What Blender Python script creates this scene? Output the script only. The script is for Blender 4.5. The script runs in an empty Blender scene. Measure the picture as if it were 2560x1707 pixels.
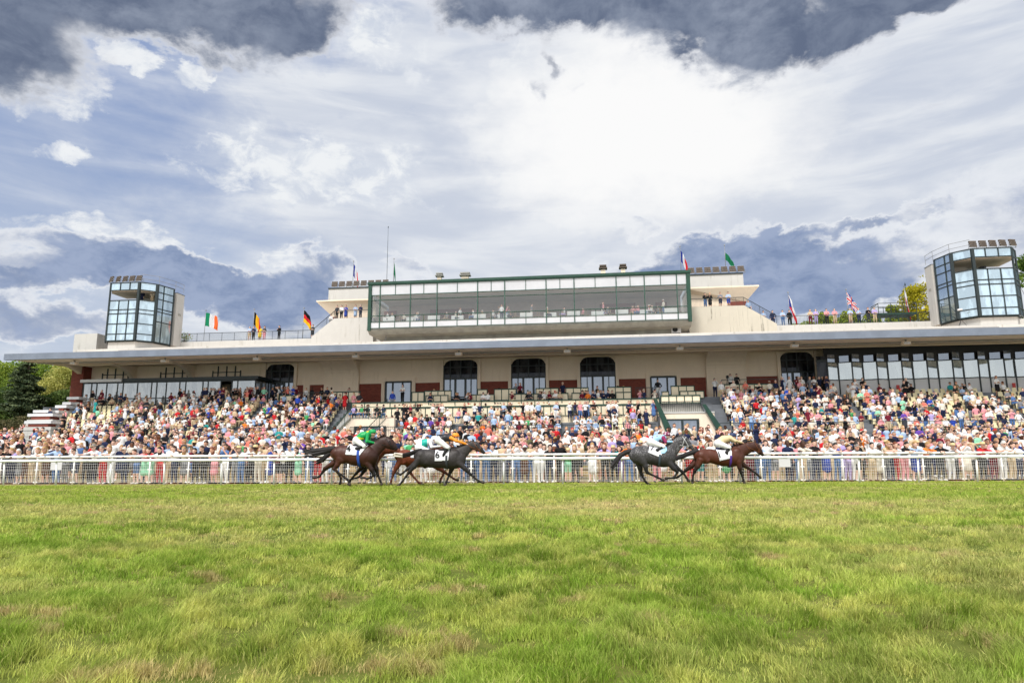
import bpy, math, random
import numpy as np
from mathutils import Vector, Matrix, Euler
try:
    import openvdb as vdb
except ImportError:
    import pyopenvdb as vdb

R = math.radians
random.seed(11)
rng = np.random.default_rng(11)
SC = bpy.context.scene
COL = SC.collection

# ------------------------------------------------------------------ camera
FPX = 1707.0                      # focal length in pixels of the 2560 px wide frame
PITCH, ROLL, CAM_H = R(9.85), 0.0045, 1.0
cd = bpy.data.cameras.new('camera')
cam = bpy.data.objects.new('camera', cd)
COL.objects.link(cam)
cd.sensor_width = 36.0
cd.lens = 36.0 * FPX / 2560.0
cd.clip_start = 0.1
cd.clip_end = 3000
CM = Matrix.Rotation(math.pi / 2 + PITCH, 4, 'X') @ Matrix.Rotation(-ROLL, 4, 'Z')
cam.matrix_world = Matrix.Translation((0, 0, CAM_H)) @ CM
SC.camera = cam

# ------------------------------------------------------------------ exposure
SC.view_settings.view_transform = 'Standard'
SC.view_settings.look = 'None'
SC.view_settings.gamma = 1
SC.view_settings.use_curve_mapping = False
SC.view_settings.exposure = 0.42
SC.cycles.max_bounces = 6
SC.cycles.diffuse_bounces = 3
SC.cycles.glossy_bounces = 3
SC.cycles.transparent_max_bounces = 12
SC.cycles.caustics_reflective = False
SC.cycles.caustics_refractive = False
SC.cycles.sample_clamp_indirect = 4

# ------------------------------------------------------------------ sun
GAIN, BACK_FILL = 0.74, 0.5             # brightness of the cloud deck, and the fill added by unseen sky behind the camera
SUN_EL, SUN_AZ = R(52), R(205)     # azimuth clockwise from +Y
sl = bpy.data.lights.new('sun', 'SUN')
sl.energy = 2.6
sl.angle = R(11)
sl.color = (1.0, 0.96, 0.9)
sun = bpy.data.objects.new('sun', sl)
COL.objects.link(sun)
sdir = Vector((math.sin(SUN_AZ) * math.cos(SUN_EL), math.cos(SUN_AZ) * math.cos(SUN_EL), math.sin(SUN_EL)))
sun.rotation_euler = sdir.to_track_quat('Z', 'Y').to_euler()
sun.location = sdir * 120


def ray(u, v):
    return (CM.to_3x3() @ Vector(((u - 1280) / FPX, (853.5 - v) / FPX, -1.0)))


def azel(u, v):
    d = ray(u, v).normalized()
    return math.degrees(math.atan2(d.x, d.y)), math.degrees(math.asin(d.z))


# ------------------------------------------------------------------ sky: Nishita blue with procedural clouds
def lin(c):
    return tuple((x / 255 / 12.92) if x / 255 <= 0.04045 else ((x / 255 + 0.055) / 1.055) ** 2.4 for x in c)


class NT:
    """small helper to write node trees as expressions"""
    def __init__(s, nt):
        s.nt = nt; s.n = nt.nodes; s.l = nt.links

    def node(s, t, **kw):
        n = s.n.new(t)
        for k, v in kw.items():
            setattr(n, k, v)
        return n

    def put(s, sock, v):
        if hasattr(v, 'is_output'):
            s.l.new(v, sock)
        elif v is not None:
            if sock.type == 'RGBA' and len(v) == 3:
                v = tuple(v) + (1,)
            sock.default_value = v

    def m(s, op, a, b=None, c=None, clamp=False):
        n = s.node('ShaderNodeMath', operation=op, use_clamp=clamp)
        s.put(n.inputs[0], a)
        if b is not None: s.put(n.inputs[1], b)
        if c is not None: s.put(n.inputs[2], c)
        return n.outputs[0]

    def ss(s, x, e0, e1):
        n = s.node('ShaderNodeMapRange', interpolation_type='SMOOTHSTEP')
        s.put(n.inputs[0], x); s.put(n.inputs[1], e0); s.put(n.inputs[2], e1)
        return n.outputs[0]

    def noise(s, vec, scale, detail=5, rough=0.55, dist=0.0, out=0):
        n = s.node('ShaderNodeTexNoise')
        s.put(n.inputs['Vector'], vec); n.inputs['Scale'].default_value = scale
        n.inputs['Detail'].default_value = detail; n.inputs['Roughness'].default_value = rough
        n.inputs['Distortion'].default_value = dist
        return n.outputs[out]

    def mix(s, f, a, b):
        n = s.node('ShaderNodeMix', data_type='RGBA')
        s.put(n.inputs[0], f); s.put(n.inputs[6], a); s.put(n.inputs[7], b)
        return n.outputs[2]

    def vm(s, op, a, b):
        n = s.node('ShaderNodeVectorMath', operation=op)
        s.put(n.inputs[0], a); s.put(n.inputs[1], b)
        return n.outputs[0]


def make_world():
    w = bpy.data.worlds.new('World')
    SC.world = w
    w.use_nodes = True
    w.node_tree.nodes.clear()
    T = NT(w.node_tree)
    sky = T.node('ShaderNodeTexSky', sky_type='NISHITA')
    sky.sun_disc = False
    sky.sun_elevation = SUN_EL
    sky.sun_rotation = SUN_AZ
    sky.air_density = 1.2; sky.dust_density = 1.5
    bsky = T.node('ShaderNodeBackground'); bsky.inputs[1].default_value = 0.09
    T.put(bsky.inputs[0], sky.outputs[0])
    tc = T.node('ShaderNodeTexCoord')
    D = tc.outputs['Generated']
    sep = T.node('ShaderNodeSeparateXYZ'); T.put(sep.inputs[0], D)
    X, Y, Z = sep.outputs
    az = T.m('MULTIPLY', T.m('ARCTAN2', X, Y), 57.2958)
    el = T.m('MULTIPLY', T.m('ARCSINE', Z), 57.2958)
    cmb = T.node('ShaderNodeCombineXYZ')
    T.put(cmb.inputs[0], T.m('MULTIPLY', az, 0.1)); T.put(cmb.inputs[1], T.m('MULTIPLY', el, 0.16))
    C = cmb.outputs[0]
    nbig = T.noise(C, 0.8, 7, 0.62, 0.3)
    nfine = T.noise(C, 3.4, 9, 0.64, 0.35)
    nsoft = T.noise(C, 1.3, 4, 0.5, 0.0)
    nstr = T.noise(T.vm('MULTIPLY', C, (0.5, 1.6, 1.0)), 1.6, 6, 0.55, 0.4)
    nb = T.m('SUBTRACT', nbig, 0.5); nf = T.m('SUBTRACT', nfine, 0.5); ns = T.m('SUBTRACT', nsoft, 0.5); nt_ = T.m('SUBTRACT', nstr, 0.5)
    # domain-warped angles so the cloud outlines billow
    w1 = T.noise(C, 2.2, 7, 0.6, 0.2, out=1)
    sw = T.node('ShaderNodeSeparateXYZ'); T.put(sw.inputs[0], w1)
    azw = T.m('ADD', az, T.m('MULTIPLY', T.m('SUBTRACT', sw.outputs[0], 0.5), 8.0))
    elw = T.m('ADD', el, T.m('MULTIPLY', T.m('SUBTRACT', sw.outputs[1], 0.5), 6.0))

    def blobs(lst, soft=False):
        """soft ellipses fixed in sky directions (azimuth, elevation), added up"""
        acc = None
        for (u, v, ru, rv, amp) in lst:
            a0, e0 = azel(u, v)
            x = T.m('DIVIDE', T.m('SUBTRACT', azw, a0), ru / 30.0)
            y = T.m('DIVIDE', T.m('SUBTRACT', elw, e0), rv / 30.0)
            r2 = T.m('ADD', T.m('MULTIPLY', x, x), T.m('MULTIPLY', y, y))
            g = T.m('MULTIPLY', T.m('EXPONENT', T.m('MULTIPLY', r2 if soft else T.m('MULTIPLY', r2, r2), -0.9 if soft else -0.6)), amp)
            acc = g if acc is None else T.m('ADD', acc, g)
        return acc

    glow = blobs([(1520, 310, 380, 260, 1.0), (1850, 330, 420, 170, 0.45)], True)
    side = T.ss(T.m('ADD', az, T.m('MULTIPLY', nb, 40)), -36, -2)
    veil = T.m('ADD', T.m('MULTIPLY', side, 1.1), T.m('ADD', T.m('MULTIPLY', nt_, 0.9), T.m('MULTIPLY', nb, 0.9)))
    veil = T.m('ADD', veil, T.m('MULTIPLY', T.ss(T.m('ABSOLUTE', az), 42, 70), 0.6))
    veil = T.m('ADD', veil, T.m('MULTIPLY', T.ss(el, 15, 5), 0.4))
    veil = T.m('ADD', veil, 0.28, clamp=True)
    # lumpy white cumulus
    wf = blobs([(130, 240, 115, 62, .9), (240, 120, 90, 60, .6), (340, 160, 55, 35, .7), (490, 182, 52, 38, 1.0), (170, 392, 70, 20, .8), (640, 410, 190, 85, .9),
                (920, 440, 170, 95, .8), (520, 540, 160, 40, .5), (880, 60, 80, 90, .8), (1000, 120, 90, 90, .6), (250, 570, 150, 30, .8), (480, 640, 180, 28, .6), (700, 640, 60, 30, .8),
                (1320, 130, 200, 80, .6), (2100, 180, 200, 70, .5), (60, 735, 150, 20, .7), (2150, 600, 200, 40, .5), (90, 870, 160, 30, .5)])
    wf = T.m('ADD', wf, T.m('ADD', T.m('MULTIPLY', nf, 1.3), T.m('MULTIPLY', nb, 0.7)))
    wmask = T.ss(wf, 0.34, 1.0)
    low = blobs([(290, 660, 130, 50, 1.0), (460, 700, 150, 42, .9), (590, 735, 140, 50, .9), (790, 690, 80, 58, 1.0), (760, 780, 150, 45, .8), (120, 800, 150, 40, .9), (60, 690, 60, 20, .4), (1020, 668, 55, 26, .7), (960, 720, 60, 30, .5),
                 (1605, 565, 60, 30, .55), (1540, 690, 110, 30, .6), (1720, 660, 120, 50, .9), (1900, 650, 150, 60, .9), (2090, 690, 190, 70, 1.0), (2240, 550, 110, 20, .55), (2050, 575, 120, 16, .5), (2000, 770, 260, 40, .9), (1290, 800, 200, 20, .5),
                 (2800, 500, 260, 120, .8), (-300, 600, 260, 90, .9)])
    low = T.m('ADD', low, T.m('ADD', T.m('MULTIPLY', nf, 0.9), T.m('MULTIPLY', nb, 0.5)))
    top = blobs([(60, 60, 200, 120, 1.0), (-40, 150, 90, 90, .7), (330, 30, 130, 60, .8), (600, 40, 200, 85, 1.1), (760, 90, 80, 50, .6), (1250, 5, 160, 38, .8), (1500, 10, 180, 40, .8), (1760, 40, 170, 70, 1.0),
                 (1950, 120, 140, 78, 1.1), (2140, 35, 180, 48, .9), (2400, -30, 230, 40, .9), (1745, 105, 45, 28, .5), (1385, 165, 28, 42, .6), (1340, 240, 26, 32, .45), (1430, 240, 26, 22, .4), (2300, 262, 50, 20, .45),
                 (600, -260, 900, 190, 1.0), (1900, -260, 700, 180, 1.0), (1000, 60, 120, 100, -.5), (330, 130, 120, 50, -.3)], True)
    top = T.m('ADD', top, T.m('ADD', T.m('MULTIPLY', nf, 0.55), T.m('MULTIPLY', nb, 0.6)))
    lowm = T.ss(low, 0.16, 0.62); lowd = T.ss(low, 0.34, 1.05)
    topm = T.ss(top, 0.22, 0.66); topd = T.ss(top, 0.30, 1.05)
    # colours of the emitting sky parts
    white = lin((240, 243, 246)); veilc = T.mix(T.ss(nt_, -0.15, 0.2), lin((206, 213, 226)), lin((236, 239, 243)))
    base = T.mix(T.ss(T.m('ADD', glow, T.m('MULTIPLY', nb, 0.9)), 0.15, 1.05), veilc, lin((252, 252, 252)))
    cl = T.mix(wmask, base, T.mix(T.ss(nf, -0.12, 0.12), lin((212, 219, 231)), white))
    shade = T.ss(T.m('ADD', nf, T.m('MULTIPLY', nb, .5)), -0.18, 0.16)
    lowc = T.mix(lowd, lin((243, 245, 248)), T.mix(shade, lin((128, 146, 180)), lin((160, 174, 202))))
    cl2 = T.mix(lowm, cl, lowc)
    topc = T.mix(topd, lin((236, 238, 243)), T.mix(shade, lin((100, 112, 136)), lin((124, 135, 156))))
    topc = T.mix(T.m('MULTIPLY', T.ss(nb, -0.04, 0.16), 0.5), topc, lin((172, 181, 198)))
    cl3 = T.mix(topm, cl2, topc)
    # unseen sky behind the camera is brightened as added frontal fill light
    back = T.ss(Y, 0.25, -0.55)
    cl3 = T.mix(T.m('MULTIPLY', back, 0.7), cl3, (0.86, 0.86, 0.84))
    gain = T.m('ADD', GAIN, T.m('MULTIPLY', back, BACK_FILL))
    # a blue cast shared by the open patches on the left
    bc = T.node('ShaderNodeBackground'); T.put(bc.inputs[0], cl3); T.put(bc.inputs[1], gain)
    blue = T.node('ShaderNodeBackground')
    T.put(blue.inputs[0], T.mix(T.ss(el, 8, 30), lin((178, 192, 220)), lin((140, 162, 208)))); blue.inputs[1].default_value = 0.74
    addb = T.node('ShaderNodeMixShader'); addb.inputs[0].default_value = 0.75
    T.l.new(bsky.outputs[0], addb.inputs[1]); T.l.new(blue.outputs[0], addb.inputs[2])
    cover = T.m('MAXIMUM', T.m('MAXIMUM', T.m('MULTIPLY', veil, 0.92), wmask), T.m('MAXIMUM', lowm, topm))
    cover = T.m('MAXIMUM', T.m('MAXIMUM', cover, T.ss(glow, 0.1, 0.5)), back)
    mx = T.node('ShaderNodeMixShader'); T.put(mx.inputs[0], cover)
    T.l.new(addb.outputs[0], mx.inputs[1]); T.l.new(bc.outputs[0], mx.inputs[2])
    out = T.node('ShaderNodeOutputWorld')
    T.l.new(mx.outputs[0], out.inputs[0])
    w.cycles.sampling_method = 'MANUAL'
    w.cycles.sample_map_resolution = 512


make_world()

# ------------------------------------------------------------------ frames of reference
CAMP = Vector((0, 0, CAM_H))


def at(u, v, y):
    """point on the view ray of photo pixel (u,v) at world depth y"""
    d = ray(u, v)
    return CAMP + d * (y / d.y)


PHI = R(7.3)                                   # the stand is turned 7.3 degrees to the track
BO = Vector((0, 68.0, 0))
BE = Vector((math.cos(PHI), -math.sin(PHI), 0))
BN = Vector((math.sin(PHI), math.cos(PHI), 0))
BM = Matrix.Translation(BO) @ Matrix.Rotation(-PHI, 4, 'Z')


def W(x, y, z=0.0):
    return BO + BE * x + BN * y + Vector((0, 0, z))


def bp(u, v, yb):
    """facade coordinates (x along the stand, z) of a pixel for a plane yb deep"""
    d = ray(u, v)
    c = CAMP - BO
    t = (yb - c.dot(BN)) / d.dot(BN)
    p = c + d * t
    return p.dot(BE), p.z


def bx(u, yb, v=930):
    return bp(u, v, yb)[0]


def bz(u, v, yb):
    return bp(u, v, yb)[1]


# ------------------------------------------------------------------ objects
def tag(o, label=None, cat=None, group=None, kind=None):
    if label: o['label'] = label
    if cat: o['category'] = cat
    if group: o['group'] = group
    if kind: o['kind'] = kind
    return o


def thing(name, label, cat, loc=(0, 0, 0), rz=0.0, group=None):
    o = bpy.data.objects.new(name, None)
    COL.objects.link(o)
    o.location = loc
    o.rotation_euler = (0, 0, rz)
    o.empty_display_size = 0.3
    return tag(o, label, cat, group)


def bthing(name, label, cat, x=0, y=0, z=0, group=None):
    """a thing whose children use facade axes, its Empty at facade point x,y,z"""
    return thing(name, label, cat, W(x, y, z), -PHI, group)


def mesh_obj(name, verts, faces, m, parent=None, smooth=False):
    me = bpy.data.meshes.new(name)
    me.from_pydata([tuple(v) for v in verts], [], faces)
    me.update()
    if m is not None:
        for x in (m if isinstance(m, (list, tuple)) else [m]):
            me.materials.append(x)
    if smooth:
        me.polygons.foreach_set('use_smooth', [True] * len(me.polygons))
    o = bpy.data.objects.new(name, me)
    COL.objects.link(o)
    o.parent = parent
    return o


def np_mesh(name, V, F, m, smooth=True, col=None):
    """mesh data from numpy verts and an (n,k) face array, optional per-face colours"""
    me = bpy.data.meshes.new(name)
    V = np.asarray(V, np.float32); F = np.asarray(F, np.int32)
    k = F.shape[1]
    me.vertices.add(len(V)); me.vertices.foreach_set('co', V.ravel())
    me.loops.add(F.size); me.loops.foreach_set('vertex_index', F.ravel())
    me.polygons.add(len(F))
    me.polygons.foreach_set('loop_start', np.arange(len(F), dtype=np.int32) * k)
    if smooth:
        me.polygons.foreach_set('use_smooth', np.ones(len(F), bool))
    me.update(calc_edges=True)
    if m is not None: me.materials.append(m)
    if col is not None:
        ca = me.color_attributes.new('Col', 'FLOAT_COLOR', 'CORNER')
        c4 = np.ones((len(F), 4), np.float32); c4[:, :3] = col
        ca.data.foreach_set('color', np.repeat(c4, k, axis=0).ravel())
    return me


def link(name, me, parent=None, loc=None, rz=None):
    o = bpy.data.objects.new(name, me)
    COL.objects.link(o)
    o.parent = parent
    if loc is not None: o.location = loc
    if rz is not None: o.rotation_euler = (0, 0, rz)
    return o


class MB:
    def __init__(s, origin=(0, 0, 0)):
        s.v = []; s.f = []; s.o = Vector(origin)

    def add(s, vs, fs):
        b = len(s.v)
        s.v += [Vector(v) - s.o for v in vs]
        s.f += [tuple(i + b for i in f) for f in fs]
        return s

    def box(s, x0, x1, y0, y1, z0, z1):
        vs = [(x, y, z) for z in (z0, z1) for y in (y0, y1) for x in (x0, x1)]
        return s.add(vs, [(0, 2, 3, 1), (4, 5, 7, 6), (0, 1, 5, 4), (2, 6, 7, 3), (0, 4, 6, 2), (1, 3, 7, 5)])

    def bar(s, p, q, w, h=None):
        """square bar of width w from p to q"""
        p = Vector(p); q = Vector(q); h = h or w
        d = (q - p).normalized()
        up = Vector((0, 0, 1)) if abs(d.z) < 0.95 else Vector((0, 1, 0))
        a = d.cross(up).normalized() * w / 2
        b = a.cross(d).normalized() * h / 2
        vs = [c + i * a + j * b for c in (p, q) for i, j in ((-1, -1), (1, -1), (1, 1), (-1, 1))]
        return s.add(vs, [(0, 1, 2, 3), (7, 6, 5, 4), (0, 4, 5, 1), (1, 5, 6, 2), (2, 6, 7, 3), (3, 7, 4, 0)])

    def tube(s, p, q, r, r2=None, n=8):
        p = Vector(p); q = Vector(q); r2 = r if r2 is None else r2
        d = (q - p).normalized()
        up = Vector((0, 0, 1)) if abs(d.z) < 0.95 else Vector((0, 1, 0))
        a = d.cross(up).normalized(); b = a.cross(d)
        vs = []
        for c, rr in ((p, r), (q, r2)):
            for i in range(n):
                t = 2 * math.pi * i / n
                vs.append(c + (a * math.cos(t) + b * math.sin(t)) * rr)
        fs = [(i, (i + 1) % n, n + (i + 1) % n, n + i) for i in range(n)]
        fs += [tuple(range(n - 1, -1, -1)), tuple(range(n, 2 * n))]
        return s.add(vs, fs)

    def prism(s, poly, z0, z1):
        """poly in xy"""
        n = len(poly)
        vs = [(x, y, z0) for x, y in poly] + [(x, y, z1) for x, y in poly]
        fs = [(i, (i + 1) % n, n + (i + 1) % n, n + i) for i in range(n)]
        return s.add(vs, fs + [tuple(range(n - 1, -1, -1)), tuple(range(n, 2 * n))])

    def prismy(s, poly, y0, y1):
        """poly in xz, extruded along y"""
        n = len(poly)
        vs = [(x, y0, z) for x, z in poly] + [(x, y1, z) for x, z in poly]
        fs = [((i + 1) % n, i, n + i, n + (i + 1) % n) for i in range(n)]
        return s.add(vs, fs + [tuple(range(n)), tuple(range(2 * n - 1, n - 1, -1))])

    def prismx(s, poly, x0, x1):
        """poly in yz, extruded along x"""
        n = len(poly)
        vs = [(x0, y, z) for y, z in poly] + [(x1, y, z) for y, z in poly]
        fs = [(i, (i + 1) % n, n + (i + 1) % n, n + i) for i in range(n)]
        return s.add(vs, fs + [tuple(range(n - 1, -1, -1)), tuple(range(n, 2 * n))])

    def build(s, name, m, parent=None, smooth=False):
        return mesh_obj(name, s.v, s.f, m, parent, smooth)


# ------------------------------------------------------------------ materials
MATS = {}


def mat(name, col, rough=0.7, var=0.12, scale=3.0, metal=0.0, spec=0.4, bump=0.0, stretch=None):
    """plain procedural material: base colour (sRGB 0-255) with soft noise wear"""
    if name in MATS: return MATS[name]
    m = bpy.data.materials.new(name); m.use_nodes = True
    T = NT(m.node_tree)
    b = m.node_tree.nodes['Principled BSDF']
    c = lin(col)
    tc = T.node('ShaderNodeTexCoord')
    vec = tc.outputs['Object']
    if stretch:
        vec = T.vm('MULTIPLY', vec, stretch)
    n = T.noise(vec, scale, 5, 0.6)
    dark = tuple(x * (1 - var) for x in c); light = tuple(min(1, x * (1 + var * 0.6)) for x in c)
    T.put(b.inputs['Base Color'], T.mix(T.ss(n, 0.3, 0.7), dark, light))
    b.inputs['Roughness'].default_value = rough
    b.inputs['Metallic'].default_value = metal
    b.inputs['Specular IOR Level'].default_value = spec
    if bump:
        bn = T.node('ShaderNodeBump'); bn.inputs['Strength'].default_value = bump; bn.inputs['Distance'].default_value = 0.02
        T.put(bn.inputs['Height'], T.noise(vec, scale * 6, 4, 0.6)); T.put(b.inputs['Normal'], bn.outputs[0])
    MATS[name] = m
    return m


def mat_stained(name, col, stain, amount=0.6, xs=1.2, rough=0.8):
    """painted render with vertical weather streaks and blotches"""
    m = bpy.data.materials.new(name); m.use_nodes = True
    T = NT(m.node_tree); b = m.node_tree.nodes['Principled BSDF']
    tc = T.node('ShaderNodeTexCoord')
    v1 = T.vm('MULTIPLY', tc.outputs['Object'], (xs, xs, 0.12))
    n1 = T.noise(v1, 2.2, 6, 0.65)
    n2 = T.noise(tc.outputs['Object'], 0.8, 5, 0.6)
    f = T.m('MULTIPLY', T.m('MULTIPLY', T.ss(n1, 0.5, 0.75), T.ss(n2, 0.38, 0.62)), amount)
    c = T.mix(T.ss(n2, 0.3, 0.7), tuple(x * 0.93 for x in lin(col)), lin(col))
    T.put(b.inputs['Base Color'], T.mix(f, c, lin(stain)))
    b.inputs['Roughness'].default_value = rough
    MATS[name] = m
    return m


def mat_brick(name, c1, c2, mortar, scale=4.0):
    m = bpy.data.materials.new(name); m.use_nodes = True
    T = NT(m.node_tree); b = m.node_tree.nodes['Principled BSDF']
    tc = T.node('ShaderNodeTexCoord')
    sep = T.node('ShaderNodeSeparateXYZ'); T.put(sep.inputs[0], tc.outputs['Object'])
    cb = T.node('ShaderNodeCombineXYZ')
    T.put(cb.inputs[0], T.m('ADD', sep.outputs[0], sep.outputs[1])); T.put(cb.inputs[1], sep.outputs[2])
    br = T.node('ShaderNodeTexBrick')
    T.put(br.inputs['Vector'], cb.outputs[0])
    T.put(br.inputs['Color1'], lin(c1)); T.put(br.inputs['Color2'], lin(c2)); T.put(br.inputs['Mortar'], lin(mortar))
    br.inputs['Scale'].default_value = scale; br.inputs['Mortar Size'].default_value = 0.014
    br.inputs['Brick Width'].default_value = 0.9; br.inputs['Row Height'].default_value = 0.32
    n = T.noise(tc.outputs['Object'], 1.6, 5, 0.6)
    T.put(b.inputs['Base Color'], T.mix(T.m('MULTIPLY', T.ss(n, 0.4, 0.7), 0.35), br.outputs[0], tuple(x * 1.5 for x in lin(c2))))
    b.inputs['Roughness'].default_value = 0.85
    MATS[name] = m
    return m


def mat_glass(name, tint, refl=0.5, see=0.0, dark=(30, 34, 38), rough=0.03):
    """window glass: mirror part tinted, rest either dark room or see-through"""
    m = bpy.data.materials.new(name); m.use_nodes = True
    T = NT(m.node_tree)
    for n in list(m.node_tree.nodes): m.node_tree.nodes.remove(n)
    gl = T.node('ShaderNodeBsdfGlossy'); T.put(gl.inputs[0], lin(tint)); gl.inputs[1].default_value = rough
    tr = T.node('ShaderNodeBsdfTransparent'); T.put(tr.inputs[0], (0.94, 0.96, 0.96))
    tcn = T.node('ShaderNodeTexCoord')
    df = T.node('ShaderNodeBsdfDiffuse')
    nz = T.noise(T.vm('MULTIPLY', tcn.outputs['Object'], (1.0, 1.0, 0.35)), 1.7, 3, 0.5)
    T.put(df.inputs[0], T.mix(T.ss(nz, 0.42, 0.6), lin(dark), tuple(x * 1.8 + 0.03 for x in lin(dark))))
    inner = T.node('ShaderNodeMixShader'); inner.inputs[0].default_value = see
    T.l.new(df.outputs[0], inner.inputs[1]); T.l.new(tr.outputs[0], inner.inputs[2])
    lw = T.node('ShaderNodeLayerWeight'); lw.inputs[0].default_value = 0.3
    f = T.m('ADD', refl, T.m('MULTIPLY', lw.outputs[0], 0.35), clamp=True)
    bn = T.node('ShaderNodeBump'); bn.inputs['Strength'].default_value = 0.03; bn.inputs['Distance'].default_value = 0.02
    T.put(bn.inputs['Height'], T.noise(tcn.outputs['Object'], 0.45, 0, 0.5)); T.put(gl.inputs['Normal'], bn.outputs[0])
    mx = T.node('ShaderNodeMixShader'); T.put(mx.inputs[0], f)
    T.l.new(inner.outputs[0], mx.inputs[1]); T.l.new(gl.outputs[0], mx.inputs[2])
    o = T.node('ShaderNodeOutputMaterial'); T.l.new(mx.outputs[0], o.inputs[0])
    MATS[name] = m
    return m


def mat_attr(name, rough=0.8, spec=0.3, noise=0.15, scale=8.0, trans=0.0, sheen=0.0):
    """colour read from the per-face colours of the mesh"""
    m = bpy.data.materials.new(name); m.use_nodes = True
    T = NT(m.node_tree); b = m.node_tree.nodes['Principled BSDF']
    a = T.node('ShaderNodeVertexColor'); a.layer_name = 'Col'
    tc = T.node('ShaderNodeTexCoord')
    n = T.noise(tc.outputs['Object'], scale, 4, 0.6)
    k = T.m('ADD', 1 - noise, T.m('MULTIPLY', n, noise * 2))
    mul = T.node('ShaderNodeMix', data_type='RGBA', blend_type='MULTIPLY'); mul.inputs[0].default_value = 1
    cb = T.node('ShaderNodeCombineColor')
    for i in range(3): T.put(cb.inputs[i], k)
    T.put(mul.inputs[6], a.outputs[0]); T.put(mul.inputs[7], cb.outputs[0])
    T.put(b.inputs['Base Color'], mul.outputs[2])
    b.inputs['Roughness'].default_value = rough
    b.inputs['Specular IOR Level'].default_value = spec
    if trans:
        tl = T.node('ShaderNodeBsdfTranslucent'); T.put(tl.inputs[0], mul.outputs[2])
        mx = T.node('ShaderNodeMixShader'); mx.inputs[0].default_value = trans
        T.l.new(b.outputs[0], mx.inputs[1]); T.l.new(tl.outputs[0], mx.inputs[2])
        T.l.new(mx.outputs[0], m.node_tree.nodes['Material Output'].inputs[0])
    MATS[name] = m
    return m


M_cream = mat_stained('cream_render', (242, 224, 202), (198, 178, 152), 0.45)
M_white = mat_stained('white_render', (196, 194, 190), (118, 112, 96), 0.6)
M_stain = mat_stained('weathered_render', (196, 190, 176), (70, 66, 52), 1.0, xs=2.4)
M_soffit = mat_stained('soffit_plaster', (246, 226, 204), (206, 184, 160), 0.5, xs=0.5)
M_conc = mat('concrete', (158, 156, 150), 0.85, 0.2, 1.2)
M_greyconc = mat('grey_cladding', (150, 152, 148), 0.7, 0.2, 1.0)
M_zinc = mat('zinc_fascia', (128, 136, 150), 0.5, 0.12, 0.9, metal=0.35)
M_dark = mat('dark_frame', (38, 48, 50), 0.4, 0.15)
M_green = mat('green_frame', (48, 80, 70), 0.45, 0.15)
M_dgreen = mat('green_paint', (30, 66, 54), 0.5, 0.2)
M_panel = mat('white_panel', (212, 212, 214), 0.35, 0.04, 0.5)
M_rpanel = mat('restaurant_panel', (192, 194, 200), 0.3, 0.06, 0.6)
M_cpanel = mat('cream_panel', (238, 224, 196), 0.6, 0.06, 1.0)
M_brick = mat_brick('red_brick', (130, 62, 48), (108, 48, 38), (138, 96, 80), 3.2)
M_rail = mat('white_plastic', (248, 248, 247), 0.3, 0.04, 1.0)
M_step = mat('step_concrete', (112, 116, 122), 0.85, 0.15, 1.5)
M_seat = mat('cream_plastic', (226, 214, 174), 0.45, 0.06, 2.0)
M_white2 = mat('white_cloth', (228, 228, 226), 0.8, 0.04, 2.0)
M_tan = mat('tan_wood', (176, 150, 118), 0.6, 0.15)
M_steel = mat('galvanised_steel', (150, 150, 150), 0.45, 0.1, metal=0.6)
M_black = mat('black_plastic', (26, 26, 28), 0.5, 0.2)
M_lamp = mat('brown_louvre', (88, 76, 66), 0.5, 0.2)
M_gdark = mat_glass('dark_window_glass', (150, 155, 165), 0.04, dark=(24, 25, 28))
M_gdoor = mat_glass('door_glass', (172, 182, 196), 0.40, dark=(70, 74, 82))
M_gtower = mat_glass('tower_glass', (196, 210, 222), 0.5, dark=(138, 160, 172))
M_grest = mat_glass('restaurant_glass', (225, 228, 230), 0.15, see=1.0)
M_gpav = mat_glass('pavilion_glass', (200, 208, 214), 0.36, dark=(140, 140, 138))
M_gzig = mat_glass('zigzag_glass', (214, 222, 226), 0.5, dark=(120, 128, 128))
M_inner = mat('room_wall', (190, 168, 158), 0.9, 0.2, 0.5)
M_ceil = mat('room_ceiling', (204, 194, 184), 0.9, 0.1, 0.5)


# ------------------------------------------------------------------ smooth-union bodies from distance fields
def sd(P, a, b, ra, rb, s):
    """distance from points P to a tapered capsule a-b with axis scale s"""
    s = np.asarray(s, np.float32)
    a = np.asarray(a, np.float32) / s; b = np.asarray(b, np.float32) / s
    Q = P / s - a
    d = b - a
    L = float(d @ d)
    t = np.clip(Q @ d / L, 0, 1) if L > 1e-9 else np.zeros(Q.shape[:-1], np.float32)
    return np.sqrt(((Q - t[..., None] * d) ** 2).sum(-1)) - (ra + (rb - ra) * t)


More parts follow.
